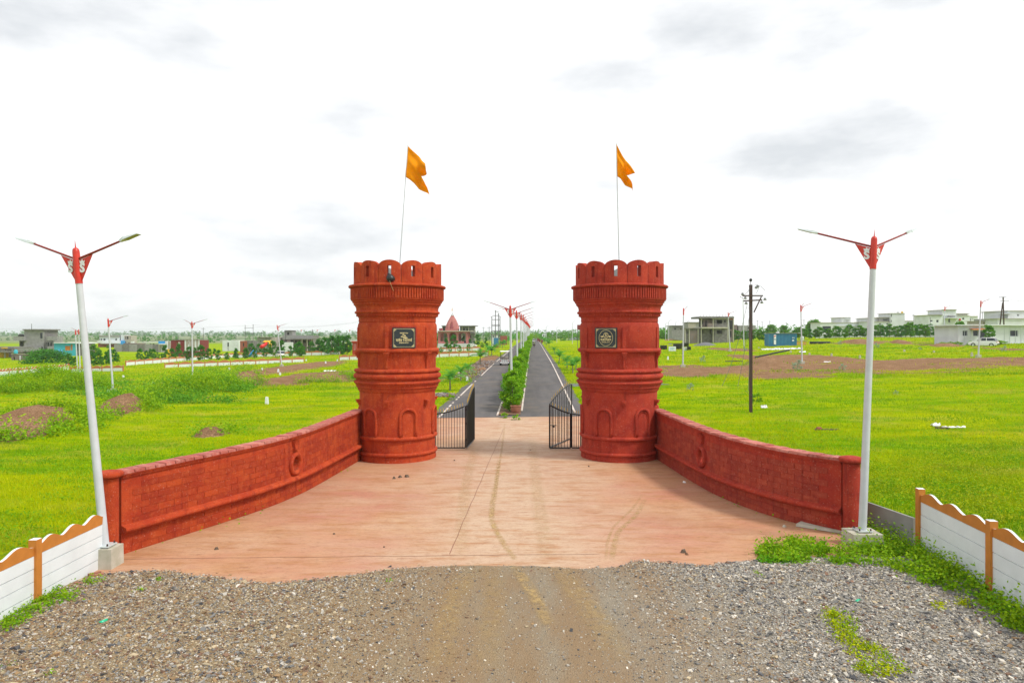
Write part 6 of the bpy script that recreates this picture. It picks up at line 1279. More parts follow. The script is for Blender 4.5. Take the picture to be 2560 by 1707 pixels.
x, y, z = gp(1752, 850); t = thing('panel_stack', 'round rusty red tank lying before the unfinished house', 'tank', (x, y, z)); MB().lathe([(.02, 0), (.42, .05), (.5, .5), (.42, .95), (.02, 1.0)], 16).build('shell', M['brick'], t, auto=True)
x, y, z = gp(1765, 849); t = thing('white_boards', 'white boards leaning before the unfinished house', 'boards', (x, y-1, z));
for k in range(3): MB().hexa([(-.7+.55*k, -.3, 0), (.1+.55*k, -.3, 0), (.1+.55*k, -.25, 0), (-.7+.55*k, -.25, 0), (-.8+.55*k, .1, .95), (.0+.55*k, .1, .95), (.0+.55*k, .15, .95), (-.8+.55*k, .15, .95)]).build('board', M['white'], t)
x, y, z = gp(1829, 847); t = thing('water_tank', 'cream water tank in the corner bay of the unfinished house', 'water tank', (x, 180.5, float(g0(x, 180)))); MB().lathe([(.40, 0), (.45, .1), (.45, 1.0), (.2, 1.1), (.02, 1.12)], 14).build('tank', M['whitewall'], t, auto=True)
x, y, z = gp(2050, 860); t = thing('pipe_stack', 'stack of pale pipes with dark open ends right of the container', 'pipes', (x, y, z))
for r_ in range(3):
    for k in range(6-r_): MB().cyl((-2.2, k*.0, .10+.17*r_+.0), (1.0+.30*(5-k)-r_*.1, .0+k*.20+.1*r_, .10+.17*r_), .09, n=7).build('pipe', M['pole'] if k else M['black'], t)
for k in range(8): MB().cyl((1.6+.16*k, -.6+.1*(k % 3), .1+.12*(k % 2)), (2.6+.2*k, .9, .16), .075, n=6).build('pipe', M['black'], t)
x, y, z = gp(2003, 862); t = thing('steel_trestles', 'red steel trestles lying between the container and the pipe stack', 'trestles', (x, y, z))
for k in range(7): MB().tube([(-1.0+.3*k, -.4, .02), (-.8+.3*k, 0, .75), (-.6+.3*k, .4, .02)], .045, 4).build('bar', M['toyred'], t)
MB().tube([(-.9, 0, .72), (1.1, 0, .72)], .05, 4).build('bar', M['toyred'], t); MB().box(-1.3, 1.3, -.2, .5, .80, .86).build('plank', M['beige'], t)
def sheet(u0, u1, v, label, hpx=2.5, n=16, m='litter', ry=.4, cat='litter'):
    x0, y0, z0 = gp(u0, v); x1, y1, z1 = gp(u1, v); mb = MB(); vs = []
    for i in range(n+1):
        f = i/n; x_ = (x1-x0)*f; e = ry*(.4+.6*math.sin(math.pi*f))*random.uniform(.6, 1.2)
        for j in range(4): vs.append((x_+random.uniform(-.05, .05), (j/3-.5)*2*e, float(g0(x0+x_, y0))-z0+.04+(hpx/F*y0)*random.uniform(.1, 1)*(1 if 0 < j < 3 else .1)))
    mb.add(vs, [(i*4+j, (i+1)*4+j, (i+1)*4+j+1, i*4+j+1) for i in range(n) for j in range(3)]); o = mb.build('plastic_sheet' if m == 'litter' else 'plank', M[m]); o.location = (x0, y0, z0); return tag(o, label, cat)
sheet(1903, 2058, 875.5, 'long crumpled white sheeting on the grass right of the dirt mound', 4.5, 40, ry=1.6); sheet(1998, 2020, 881.5, 'short crumpled white sheet in front of the long white sheeting', 4, 8, ry=.7); sheet(1903, 1917, 1021, 'white plastic bag dropped right of the dark power pole', 9, 7, ry=.16)
sheet(2328, 2350, 1066, 'white torn sack at the left end of a grass-grown trench', 9, 8, ry=.2); sheet(2355, 2418, 1071, 'long white torn sack lying right of another in the grass', 5, 14, ry=.14); sheet(2060, 2080, 906, 'small white litter on the right dirt track', 2.5, 5, ry=.4); sheet(810, 836, 929, 'white litter on grass above the left earth bank', 3, 8, ry=.6)
x, y, z = gp(2345, 1072); t = thing('dark_planks', 'charred planks between the white sacks', 'planks', (x, y, z)); MB().box(-.1, .55, -.05, .08, .0, .09).build('plank', M['bark'], t)
x, y, z = gp(2060, 1076); t = thing('rubble_bits', 'broken dark plank with a brick lump in the right grass', 'planks', (x, y, z)); MB().box(-.5, .75, -.05, .06, .0, .08).build('plank', M['bark'], t); MB().hexa([(-.38,-.1,.08),(-.12,-.1,.08),(-.12,.1,.08),(-.38,.1,.08),(-.34,-.06,.18),(-.16,-.06,.17),(-.16,.06,.17),(-.34,.06,.18)]).build('brick_lump', M['brick'], t)
x, y, z = gp(1960, 894); o = MB().tube([(-3.9, 0, -.35), (0, .3, .45), (.9, .4, .62)], .11, 8).build('black_pipe', M['black']); o.location = (x, y, z+.4); tag(o, 'black pipe lying across the brown earth mound', 'pipe')
x, y, z = gp(1833, 904); o = MB().tube([(-1.0, 0, .06), (1.2, .1, .06)], .07, 6).build('dark_pole', M['rust']); o.location = (x, y, z); tag(o, 'short dark pole lying in the grass left of the power pole', 'pole')
for u, v, s_ in ((573, 924.5, 1), (655, 926, 1), (695.5, 931, 1.4), (733.5, 906, 1), (765.5, 902.5, 1), (843.5, 903, 1), (814, 908.5, 1.1), (870, 898, 1), (383, 966, 1.3), (254, 926, 1.2), (308, 945, 1), (270, 984, 1), (700, 938, 1), (667, 1011, 1.6), (1168, 952, 1.3), (1111, 896, 0), (1670, 900, 1.5), (1897, 872, 1), (1977, 882, 1), (2024, 888, 1), (2079, 890, 1), (2150, 896, 1.2), (2335, 883, 1), (2430, 891, 1.5), (2261, 880, 1)):
    if not s_: continue
    x, y, z = gp(u, v); t = MB().hexa([(-.11,-.11,-.05),(.11,-.11,-.05),(.11,.11,-.05),(-.11,.11,-.05),(-.08,-.08,.30*s_),(.08,-.08,.31*s_),(.08,.08,.30*s_),(-.08,.08,.31*s_)]).build('marker_stone', M['conc'] if u > 1700 else M['white']); t.location = (x, y, z+.05); tag(t, 'small white plot marker stone standing in the grass', 'marker stone', 'plot marker stones')
for u, v in ((1140, 902), (1147, 902.5)): pass
# foreground bits
def bottle(u, v, rz, label):
    x, y, z = gp(u, v); t = thing('bottle', label, 'bottle', (x, y, z+.09), rz); MB().tube([(-.09, 0, 0), (-.085, 0, 0), (.03, 0, 0), (.08, 0, 0), (.11, 0, 0)], [.02, .034, .034, .014, .013], 10).build('body', M['gpl'], t, smooth=True); MB().cyl((.11, 0, 0), (.13, 0, 0), .016, n=8).build('cap', M['white'], t)
bottle(261, 1566, 1.2, 'green plastic bottle dropped on gravel at the lower left'); bottle(2145, 1514, .8, 'green plastic bottle dropped on gravel at the lower right')
x, y, z = gp(2035, 1322); t = thing('concrete_slab', 'broken concrete slab lying at the foot of the right wall', 'slab', (x, y, z+.03), -.62); MB().hexa([(-.42,-.13,0),(.85,-.16,0),(.95,.10,0),(-.38,.17,0),(-.40,-.12,.07),(.84,-.15,.06),(.93,.09,.06),(-.35,.15,.08)]).build('slab', M['conc'], t)
for k, (u, v, rz, l_) in enumerate(((236, 1440, 1.0, .24), (245, 1444, .6, .20), (198, 1466, -.2, .20), (200, 1476, .9, .28))):
    x, y, z = gp(u, v); o = MB().box(-l_/2, l_/2, -.03, .03, 0, .05).build('brick_shard', M['terra']); o.location = (x, y, z+.03); o.rotation_euler = (0, .05, rz); tag(o, 'broken red brick strip lying before the left lamp block', 'brick', 'brick strips by the left lamp')
for u, v, s_, m in ((541, 1375, .05, 'bark'), (1709, 1383, .07, 'bark'), (1717, 1389, .04, 'dirtpile'), (835, 1337, .03, 'bark'), (960, 1370, .025, 'bark'), (985, 1198, .07, 'bark'), (1000, 1195, .07, 'bark'), (1017, 1194, .08, 'bark'), (1136, 1153, .04, 'bark'), (1472, 1168, .04, 'bark'), (1326, 1127, .03, 'bark'), (1961, 1319, .05, 'conc'), (1711, 1208, .05, 'litter')):
    x, y, z = gp(u, v); o = MB().hexa([(-s_,-s_*.7,0),(s_*.9,-s_*.8,0),(s_,s_*.7,0),(-s_*.8,s_*.8,0),(-s_*.5,-s_*.4,s_*1.0),(s_*.4,-s_*.5,s_*.8),(s_*.5,s_*.4,s_*1.1),(-s_*.5,s_*.3,s_*.9)]).build('clod', M[m]); o.location = (x, y, z+.022); o.rotation_euler = (0, 0, u); tag(o, 'small dark clod lying on the red forecourt', 'clod', 'clods on the forecourt')
x, y, z = gp(1279, 1034); t = thing('clay_planter', 'cracked clay planter at the near end of the median hedge', 'planter', (x+.25, y, z+.07)); MB().lathe([(.24, 0), (.30, .1), (.31, .36), (.34, .38), (.34, .43), (.28, .43), (.26, .34), (.02, .34)], 18).build('pot', M['terra'], t, auto=True)
for u, v, h_ in ((1345, 853, 1.6), (1349, 855, 1.5), (1355, 857.5, 1.3), (1290, 850, 1.2), (1300.5, 846, 1.1), (1306, 841, 1.1), (1279, 858, 1.3), (1354, 851, 2.0)):
    x, y, z = gp(u, v); h_ *= .9; t = thing('kiosk', 'small dark red box standing beside the far avenue', 'box', (x, y, z), 0, 'dark red boxes along the far avenue'); MB().box(-.35, .35, -.3, .3, 0, h_*.9).build('cabinet', M['corrred'], t); MB().box(-.4, .4, -.35, .35, h_*.9+.003, h_).build('lid', M['brick'], t)
# ------------------------------------------------------------------ vegetation
def rot_leaves(C_, L_, W_, n, tilt=1.0):
    """n leaves as two-triangle rhombi around centres C_ with random directions"""
    a = RNG.uniform(0, 2*np.pi, n); e = RNG.normal(.15, .55*tilt, n)
    d = np.stack([np.cos(a)*np.cos(e), np.sin(a)*np.cos(e), np.sin(e)], -1)
    r = RNG.normal(size=(n, 3)); r[:, 2] *= .35; s = np.cross(d, r+np.array([0, 0, 1.])*.9); s /= np.linalg.norm(s, axis=1, keepdims=True)+1e-9
    L_ = np.broadcast_to(L_, (n,))[:, None]; W_ = np.broadcast_to(W_, (n,))[:, None]
    v = np.stack([C_-d*L_*.5, C_+s*W_*.5, C_+d*L_*.5, C_-s*W_*.5], 1)
    return v.reshape(-1, 3)
def leafobj(name, C_, L_, W_, mat_, parent=None, tint=None, tilt=1.0):
    n = len(C_); v = rot_leaves(C_, L_, W_, n, tilt); f = np.arange(n*4).reshape(n, 4)
    t = RNG.random(n) if tint is None else tint
    return np_mesh(name, v, f, mat_, np.repeat(np.stack([t, t, t], -1), 4, 0), parent, nv=4)
def clumps(n, cl, rad, hgt, z0, shape='egg', seed=0):
    """leaf centres grouped in cl clumps inside a crown of radius rad from z0 to z0+hgt"""
    k = RNG.random(cl); z = z0+hgt*(k*.92+.04)
    if shape == 'egg': rr = rad*np.sin(np.pi*np.clip((z-z0)/hgt*.86+.12, 0, 1))**.8
    elif shape == 'cone': rr = rad*(1.03-(z-z0)/hgt)**.75
    elif shape == 'dome': rr = rad*np.sqrt(np.clip(1-((z-z0)/hgt)**2, .05, 1))
    a = RNG.uniform(0, 2*np.pi, cl); q = np.sqrt(RNG.uniform(.15, 1, cl))*rr*.85
    cc = np.stack([q*np.cos(a), q*np.sin(a), z], -1); idx = RNG.integers(0, cl, n)
    s = rad*(.22+.16*RNG.random(cl))[idx]
    p = RNG.normal(size=(n, 3)); p /= np.linalg.norm(p, axis=1, keepdims=True); p *= (RNG.random(n)**.5)[:, None]
    p[:, 2] *= .75
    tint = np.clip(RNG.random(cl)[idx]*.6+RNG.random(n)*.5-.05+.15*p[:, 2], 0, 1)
    return cc[idx]+p*s[:, None], tint
def trunk_mesh(h, r, n_l=4, spread=.5, z1=None):
    mb = MB(); mb.tube([(0, 0, -.15), (.02*h, 0, h*.35), (-.01*h, .02*h, h*.7), (0, 0, h*.92)], [r, r*.8, r*.5, r*.2], 7)
    for k in range(n_l):
        a = 2.4*k; z = h*(.3+.13*k); mb.tube([(0, 0, z), (spread*.5*math.cos(a), spread*.5*math.sin(a), z+h*.12), (spread*math.cos(a), spread*math.sin(a), z+h*.2)], [r*.4, r*.25, r*.08], 5)
    return mb
PROTO = {}
def proto(kind, i):
    key = (kind, i)
    if key in PROTO: return PROTO[key]
    if kind == 'young':      # young dense conical tree, 3 m
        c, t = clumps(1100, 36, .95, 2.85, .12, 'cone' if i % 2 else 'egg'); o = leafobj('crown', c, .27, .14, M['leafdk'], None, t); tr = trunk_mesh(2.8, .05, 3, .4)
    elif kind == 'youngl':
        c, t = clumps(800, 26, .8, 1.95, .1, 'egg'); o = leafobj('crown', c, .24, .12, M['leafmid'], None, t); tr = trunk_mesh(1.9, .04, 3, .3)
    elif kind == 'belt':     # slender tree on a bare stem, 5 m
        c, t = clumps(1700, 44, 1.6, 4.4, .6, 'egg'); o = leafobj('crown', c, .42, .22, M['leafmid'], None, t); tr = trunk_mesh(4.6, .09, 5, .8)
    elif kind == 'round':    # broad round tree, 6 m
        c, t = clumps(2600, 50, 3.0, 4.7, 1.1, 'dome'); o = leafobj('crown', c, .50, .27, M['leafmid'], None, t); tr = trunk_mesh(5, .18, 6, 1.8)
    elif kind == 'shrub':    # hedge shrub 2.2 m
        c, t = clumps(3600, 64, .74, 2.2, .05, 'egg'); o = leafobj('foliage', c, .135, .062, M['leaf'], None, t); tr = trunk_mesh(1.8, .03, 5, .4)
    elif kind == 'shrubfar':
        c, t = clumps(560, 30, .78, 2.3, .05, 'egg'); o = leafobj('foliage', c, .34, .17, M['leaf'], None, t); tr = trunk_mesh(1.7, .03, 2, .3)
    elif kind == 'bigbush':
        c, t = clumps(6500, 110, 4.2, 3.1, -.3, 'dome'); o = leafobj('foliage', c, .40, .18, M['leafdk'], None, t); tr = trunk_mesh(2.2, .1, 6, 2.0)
    elif kind == 'bush':
        c, t = clumps(420, 16, .55, .65, 0, 'dome'); o = leafobj('foliage', c, .13, .08, M['weed'], None, t); tr = trunk_mesh(.5, .012, 3, .2)
    elif kind == 'palebush':
        c, t = clumps(260, 18, .55, .9, 0, 'dome'); o = leafobj('foliage', c, .13, .07, M['pale'], None, t); tr = trunk_mesh(.8, .015, 5, .35)
    T = tr.build('trunk' if kind in ('young', 'youngl', 'belt', 'round') else 'stem', M['bark'])
    PROTO[key] = (o.name.split('.')[0], o.data, T.data); bpy.data.objects.remove(o); bpy.data.objects.remove(T)
    return PROTO[key]
M['pale'] = leafmat('pale_grey_green_leaves', (.30, .42, .26), (.42, .52, .38))
def plant(kind, i, loc, s, name, label, cat, grp=None, sz=None):
    nm, cm, tm = proto(kind, i); t = thing(name, label, cat, loc, random.uniform(0, 6.28), grp)
    t.scale = (s, s, s*(sz or 1)); link(bpy.data.objects.new(nm, cm), t); link(bpy.data.objects.new('trunk' if 'tree' in name else 'stem', tm), t); return t
def plant_px(kind, i, u, vb, hpx, natural, name, label, cat, grp=None, d=None, sz=None, wide=1):
    if d is None: x, y, z = gp(u, vb)
    else: y = d; x = X(u, d); z = float(g0(x, d))
    hh = hpx*y/F; s = hh/natural*wide; return plant(kind, i, (x, y, z-.05), s, name, label, cat, grp, (1/wide)*(sz or 1))
k = 0
for x3, y3, h3 in [(625,570,85),(655,560,60),(690,560,55),(840,555,80),(870,560,70),(900,555,85),(930,560,60),(975,550,80),(1005,545,95),(1040,540,90),(1080,530,50),(1285,510,75),(1340,515,65),(1380,490,60),(1410,500,65),(1440,502,50),(1515,510,95),(1580,515,80),(1600,510,45),(1640,490,90),(1700,510,60),(1740,515,90),(1790,480,60),(1845,515,100),(1920,510,75),(1970,490,60),(2005,510,65),(2085,505,50),(2165,490,60),(2255,495,70)]:
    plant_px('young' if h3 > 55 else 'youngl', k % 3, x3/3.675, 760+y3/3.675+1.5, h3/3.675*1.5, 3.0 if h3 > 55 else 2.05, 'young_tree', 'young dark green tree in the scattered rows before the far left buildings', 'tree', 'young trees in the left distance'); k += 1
for x4, y4, h4 in [(45,900,90),(195,890,130),(360,880,110),(440,850,160),(495,880,130),(575,840,150),(660,860,110),(700,850,100),(755,850,100),(800,860,200),(855,700,105),(935,840,190),(955,860,120),(1030,760,100),(1085,850,130),(1180,780,110),(1150,800,110),(1230,850,180),(1290,830,120),(1350,760,80),(1430,830,170),(1505,700,90),(1540,820,190),(1600,820,170),(1650,830,220),(1710,800,160),(1760,820,230),(1815,810,190),(1870,820,230),(1940,810,220),(2010,810,230),(2070,800,120),(2140,825,50)]:
    plant_px('young', k % 3, 560+x4/6.533, 760+y4/6.533+1, h4/6.533*1.4, 3.0, 'young_tree', 'young dark green tree in the dense row left of the left tower', 'tree', 'young trees left of the left tower'); k += 1
for x5, y5, h5 in [(240,1430,330),(470,1500,330),(700,1470,400),(300,1568,170),(580,1568,200),(890,1540,180),(1010,1400,280),(1200,1540,200),(1230,1400,230),(1470,1360,320),(1760,1390,250),(820,1400,160),(1640,1400,150)]:
    plant_px('young' if h5 > 210 else 'youngl', k % 3, 1080+x5/13.06, 760+y5/13.06+1, h5/13.06*1.25, 3.0 if h5 > 210 else 2.05, 'young_tree', 'young tree standing in front of the pink temple', 'tree', 'young trees before the temple'); k += 1
plant_px('bigbush', 0, 116, 908, 32, 3.0, 'bush', 'wide dark green bush in front of the grey house at far left', 'bush', d=160, wide=1.35)
plant_px('belt', 1, 233, 885, 34, 5.0, 'tree', 'light green tree behind the left lamp near the grey wall', 'tree', d=190, wide=1.3); plant_px('round', 0, 247, 880, 18, 5.8, 'tree', 'broad yellowish green bush-like tree left of the white house', 'tree', d=200)
plant_px('round', 0, 645, 862, 24, 5.8, 'tree', 'round green tree behind the plain grey house', 'tree', d=240); plant_px('round', 0, 852, 866, 30, 5.8, 'tree', 'broad green tree over the dense row beside the left tower', 'tree', d=185); plant_px('round', 0, 754, 870, 24, 5.8, 'tree', 'rounded green tree before the long unfinished house', 'tree', d=170); plant_px('round', 0, 888, 862, 22, 5.8, 'tree', 'green tree just left of the left tower', 'tree', d=215)
plant_px('round', 0, 270, 866, 9, 5.8, 'tree', 'low dark tree behind the white two-storey house', 'tree', d=300); plant_px('round', 0, 150, 858, 14, 5.8, 'tree', 'distant green tree over the turquoise shed', 'tree', d=330); plant_px('round', 0, 165, 860, 10, 5.8, 'tree', 'far yellow green tree right of the stair block', 'tree', d=380)
for i in range(46):
    u = 1836+i*12.6+random.uniform(-3, 3); hp_ = random.uniform(24, 34)+(8 if 2255 < u < 2330 else 0)
    if 1914 < u < 1990: hp_ *= .78
    plant_px('belt' if i % 3 else 'young', i % 3, u, 850, hp_, 5.0 if i % 3 else 3.0, 'tree', 'bushy green tree in the belt before the white villas', 'tree', 'tree belt on the right', d=196+random.uniform(-8, 8), wide=1.15)
for i in range(20):
    u = 1642+i*6.4+random.uniform(-2, 2); plant_px('belt', i % 3, u, 848, random.uniform(12, 20), 5.0, 'tree', 'small green tree in the far grove behind the tubs', 'tree', 'far grove right of the right tower', d=265+random.uniform(-10, 10), wide=1.3)
for u, hp_, d in ((1928, 30, 290), (1960, 28, 300), (2035, 42, 300), (2027, 34, 300), (2385, 18, 160), (2443, 32, 150), (2490, 18, 150), (2415, 22, 170), (1727, 10, 178), (1760, 5, 182)): 
    if u in (1727, 1760): continue
    plant_px('round', 0, u, 846, hp_, 5.8, 'tree', 'rounded crown rising above the roofs and belt on the right', 'tree', 'taller far trees on the right', d=d)
plant_px('round', 0, 2400, 864, 54, 5.8, 'tree', 'dark dense tree at the left corner of the low white house', 'tree', d=126, wide=.6); plant_px('belt', 2, 2471, 866, 52, 5.0, 'tree', 'thin tree with tiered leaves in front of the low white house', 'tree', d=112, wide=.9)
for u, w_ in ((2362, 20), (2378, 22), (2396, 18), (2430, 14), (2494, 14), (2504, 14)): plant_px('bush', 0, u, 864, 11, .68, 'bush', 'clipped low bush along the low white house', 'bush', 'clipped bushes by the white house', d=112, wide=2.0)
# hedge along the median
for i in range(150):
    y = 42.6+i*1.45; x = roadc(y)+random.uniform(-.12, .12); s = 1.0+.13*math.sin(i*1.7)+random.uniform(-.08, .08)
    if i == 0: s = .98
    far = y > 105
    plant('shrubfar' if far else 'shrub', i % 3, (x, y, float(g0(x, y))+.03), s*(1.0 if y < 150 else 1.15), 'hedge_shrub', 'leafy bright green shrub at the near end of the median hedge, above the clay planter' if i == 0 else 'leafy bright green shrub in the continuous median hedge', 'shrub', 'shrubs of the median hedge')
for i in range(60):
    y = 262+i*4; x = roadc(y)+random.uniform(-.2, .2); plant('shrubfar', i % 3, (x, y, float(g0(x, y))), 1.4, 'hedge_shrub', 'leafy bright green shrub in the continuous median hedge', 'shrub', 'shrubs of the median hedge')
# palms
def palm_meshes(seed, nf=9):
    rg = np.random.default_rng(seed); V = []; T = []; tw = []
    for f in range(nf):
        a = 2*np.pi*f/nf+rg.uniform(-.3, .3); up = rg.uniform(.55, 1.15) if f % 3 else rg.uniform(1.2, 1.5); L_ = rg.uniform(1.2, 1.7); n = 12; p = np.array([0, 0, .95]); e = up
        for k in range(n):
            d = np.array([math.cos(a)*math.cos(e), math.sin(a)*math.cos(e), math.sin(e)]); q = p+d*L_/n
            s = np.array([-math.sin(a), math.cos(a), 0]); ll = .36*math.sin(math.pi*(k+2)/(n+3))**.7
            tw.append((p, q))
            for sg in (-1, 1):
                tip = q+s*sg*ll+d*ll*.7+np.array([0, 0, -.35*ll]); V += [p-d*.01, p+d*L_/n*.8, tip]; T += [rg.random()]
            p = q; e -= .10+.04*rg.random()
    V = np.array(V); n = len(V)//3; return V, np.arange(len(V)).reshape(-1, 3), np.repeat(np.array(T), 3)
PALM = []
for i in range(3):
    V, f, t_ = palm_meshes(i, 13+i); o = np_mesh('fronds', V, f, M['palm'], np.stack([t_]*3, -1)); mb = MB().tube([(0, 0, -.1), (.02, 0, .3), (0, .01, .7), (0, 0, 1.0)], [.085, .075, .055, .035], 8); tt = mb.build('trunk', M['palmbark'])
    PALM.append((o.data, tt.data)); bpy.data.objects.remove(o); bpy.data.objects.remove(tt)
def palm(u, vb, hpx, label, grp='young palms along the avenue', dry=False, d=None):
    if d: y = d; x = X(u, d); z = float(g0(x, d))
    else: x, y, z = gp(u, vb)
    s = hpx*y/F/2.25; i = int(u) % 3; t = thing('palm_tree', label, 'palm', (x, y, z-.03), u % 6.28, grp); t.scale = (s, s, s); t.rotation_euler = (random.uniform(-.08, .08), random.uniform(-.08, .08), u % 6.28)
    link(bpy.data.objects.new('fronds', PALM[i][0]), t); link(bpy.data.objects.new('trunk', PALM[i][1]), t)
for a in [(1125, 976, 66, 'nearest young palm left of the avenue with drooping fronds'), (1152, 952, 50, 'second young palm left of the avenue'), (1171, 936, 34, 'low sprawling young palm left of the avenue'), (1200, 912, 50, 'bushy young palm left of the golf cart'), (1229, 890, 32, 'young palm left of the avenue beyond the golf cart'),
          (1418, 921, 40, 'leaning young palm right of the avenue'), (1432, 934, 46, 'nearest young palm right of the avenue by the tower'), (1398, 908, 42, 'tilted young palm right of the avenue with a white painted stem'), (1440, 925, 44, 'young palm almost hidden behind the right tower')]: palm(*a)
for u, v, hp_ in ((1220, 886, 28), (1237, 880, 26), (1256, 870, 24), (1261, 866, 20), (1266, 862, 22), (1271, 860, 22), (1276, 858, 20), (1282, 855, 20), (1289, 851, 20), (1296, 849, 18), (1303, 846, 16), (1373, 869, 24), (1367, 864, 22), (1362, 859, 20), (1357, 855, 18), (1353, 851, 18), (1349, 848, 18), (1345, 846, 16), (1341, 845, 14), (1386, 884, 22)): palm(u, v, hp_, 'small young palm in the receding roadside row')
# far tree belts in the middle and right distance
def belt(label, pts, n, hgt, mat_, name='tree_belt', leaf=.9, wid=7):
    P = []; T = []
    for k in range(n):
        f = k/n*(len(pts)-1); i = int(f); f -= i; x = pts[i][0]*(1-f)+pts[i+1][0]*f+random.uniform(-2, 2); y = pts[i][1]*(1-f)+pts[i+1][1]*f+random.uniform(-wid, wid); s = random.uniform(.55, 1.2)
        c, t = clumps(46, 7, hgt*.62*s, hgt*s, 0, 'dome'); P.append(c+np.array([x, y, float(g0(x, y))])); T.append(np.clip(t*.6+random.uniform(0, .4), 0, 1))
    o = leafobj(name, np.concatenate(P), leaf, leaf*.55, mat_, None, np.concatenate(T)); return tag(o, label, 'trees', kind='stuff')
B = lambda u, d: (X(u, d), d)
belt('far line of trees on the horizon behind the temple and avenue', [B(1040, 480), B(1330, 520)], 120, 5.5, M['leafmid']); belt('far line of trees on the horizon right of the avenue', [B(1338, 460), B(1700, 420)], 190, 5.0, M['leafmid'])
belt('distant hazy woodland along the whole horizon', [B(-200, 1500), B(700, 1500), B(1350, 1500), B(2700, 1300)], 900, 11, M['leafdk'], leaf=2.6, wid=60)
belt('far scrub and trees scattered over the left plain', [B(-100, 620), B(300, 700), B(560, 560), B(980, 600)], 130, 5.5, M['leafdk'], leaf=1.2, wid=90); belt('far trees behind the unfinished house and right roofs', [B(1640, 330), B(1850, 330), B(2060, 340), B(2600, 330)], 150, 5, M['leafmid'], wid=8)
belt('orchard row of small round bushes right of the avenue', [B(1352, 330), B(1660, 300)], 60, 3.4, M['leafmid'], leaf=.7, wid=2); belt('low yellowish trees far along the avenue sides', [B(1300, 400), B(1320, 520), B(1345, 400)], 40, 4, M['weed'], leaf=.8, wid=30)

# ------------------------------------------------------------------ ground cover
def okmask(x, y):
    m = openground(x, y); return m
def blades(label, n, ymin, ymax, hmin, hmax, wf, xlim=.80, seed=1, power=1.0, mat_='grass', name='grass', drop_dirt=True):
    y = ymin*(ymax/ymin)**RNG.random(n); x = RNG.uniform(-xlim, xlim, n)*y
    k = okmask(x, y) & (RNG.random(n) < .35+.9*fbm(x*.5, y*.5, 90+seed))
    if drop_dirt: k &= dirtmask(x, y) < .35+.25*RNG.random(n)
    x, y = x[k], y[k]; n = len(x); z = hfun(x, y)
    h = RNG.uniform(hmin, hmax, n)*(.6+.8*fbm(x*.35, y*.35, 95)); a = RNG.uniform(0, 6.283, n); w_ = wf*(y/20)**.6*RNG.uniform(.6, 1.3, n)
    ln = RNG.uniform(.15, .7, n)*h; b = RNG.uniform(0, 6.283, n)
    p0 = np.stack([x-np.cos(a)*w_, y-np.sin(a)*w_, z-.01], -1); p1 = np.stack([x+np.cos(a)*w_, y+np.sin(a)*w_, z-.01], -1); p2 = np.stack([x+np.cos(b)*ln, y+np.sin(b)*ln, z+h], -1)
    v = np.stack([p0, p1, p2], 1).reshape(-1, 3); t = np.clip((fbm(x*.16, y*.5, 97)-.5)*3.2+.62+RNG.uniform(-.3, .3, n), 0, 1)
    tag(np_mesh(name, v, np.arange(3*n).reshape(n, 3), M[mat_], np.repeat(np.stack([t]*3, -1), 3, 0)), label, name, kind='stuff')
blades('short lime green grass covering the fields on both sides', 420000, 12, 70, .05, .14, .010); blades('lime green grass farther out in the fields', 160000, 60, 200, .10, .28, .016, seed=2)
# leafy weeds as stuff: on the earth banks, by the fences and in patches
def weeds(label, centres, leaf=.06, mat_='weed', name='weeds', per=26, spread=.35, hgt=.3):
    P = []; T = []
    for (x, y, z, s) in centres:
        n = int(per*s); c = RNG.normal(size=(n, 3))*np.array([spread*.5, spread*.5, hgt*.35])*s; c[:, 2] = np.abs(c[:, 2]); c += np.array([x, y, z]); P.append(c); T.append(np.clip(np.full(n, random.random()*.6)+RNG.random(n)*.5+(c[:, 2]-z)*.4, 0, 1))
    if not P: return
    P = np.concatenate(P); tag(leafobj(name, P, leaf*RNG.uniform(.7, 1.4, len(P)), leaf*.6, M[mat_], None, np.concatenate(T)), label, name, kind='stuff')
def poly_pts(poly, n, pxspace=True):
    us = [p[0] for p in poly]; vs = [p[1] for p in poly]; out = []
    def ins(u, v):
        c = False; j = len(poly)-1
        for i in range(len(poly)):
            if (poly[i][1] > v) != (poly[j][1] > v) and u < (poly[j][0]-poly[i][0])*(v-poly[i][1])/(poly[j][1]-poly[i][1])+poly[i][0]: c = not c
            j = i
        return c
    while len(out) < n:
        u = random.uniform(min(us), max(us)); v = random.uniform(min(vs), max(vs))
        if ins(u, v): x, y, z = gp(u, v); out.append((x, y))
    return out
P1 = poly_pts([(1885,1395),(1925,1362),(2010,1350),(2080,1345),(2120,1325),(2190,1330),(2270,1370),(2350,1400),(2440,1440),(2480,1490),(2560,1500),(2600,1560),(2560,1600),(2490,1560),(2430,1500),(2330,1475),(2250,1440),(2180,1425),(2060,1415),(1960,1412),(1900,1410)], 720)
weeds('dense leafy weeds along the foot of the right fence', [(x, y, .02, random.choice((.35, .45, .6, .8, 1.4))*(1.1 if x > 7.5 else .7)) for x, y in P1 if vnoise(x*2.2, y*2.2, 44) > .33], .07, 'weed', per=56, spread=.21, hgt=.34)
P1 = poly_pts([(0,1600),(0,1560),(60,1520),(110,1505),(160,1480),(200,1490),(190,1515),(130,1530),(60,1570)], 150)+[gp(u, v)[:2] for u, v in ((225, 1462), (232, 1466), (216, 1468), (245, 1458), (240, 1470))]
weeds('leafy weeds along the foot of the left fence', [(x, y, .02, random.uniform(.4, .9)) for x, y in P1], .05, 'weed', per=60, spread=.2, hgt=.3)
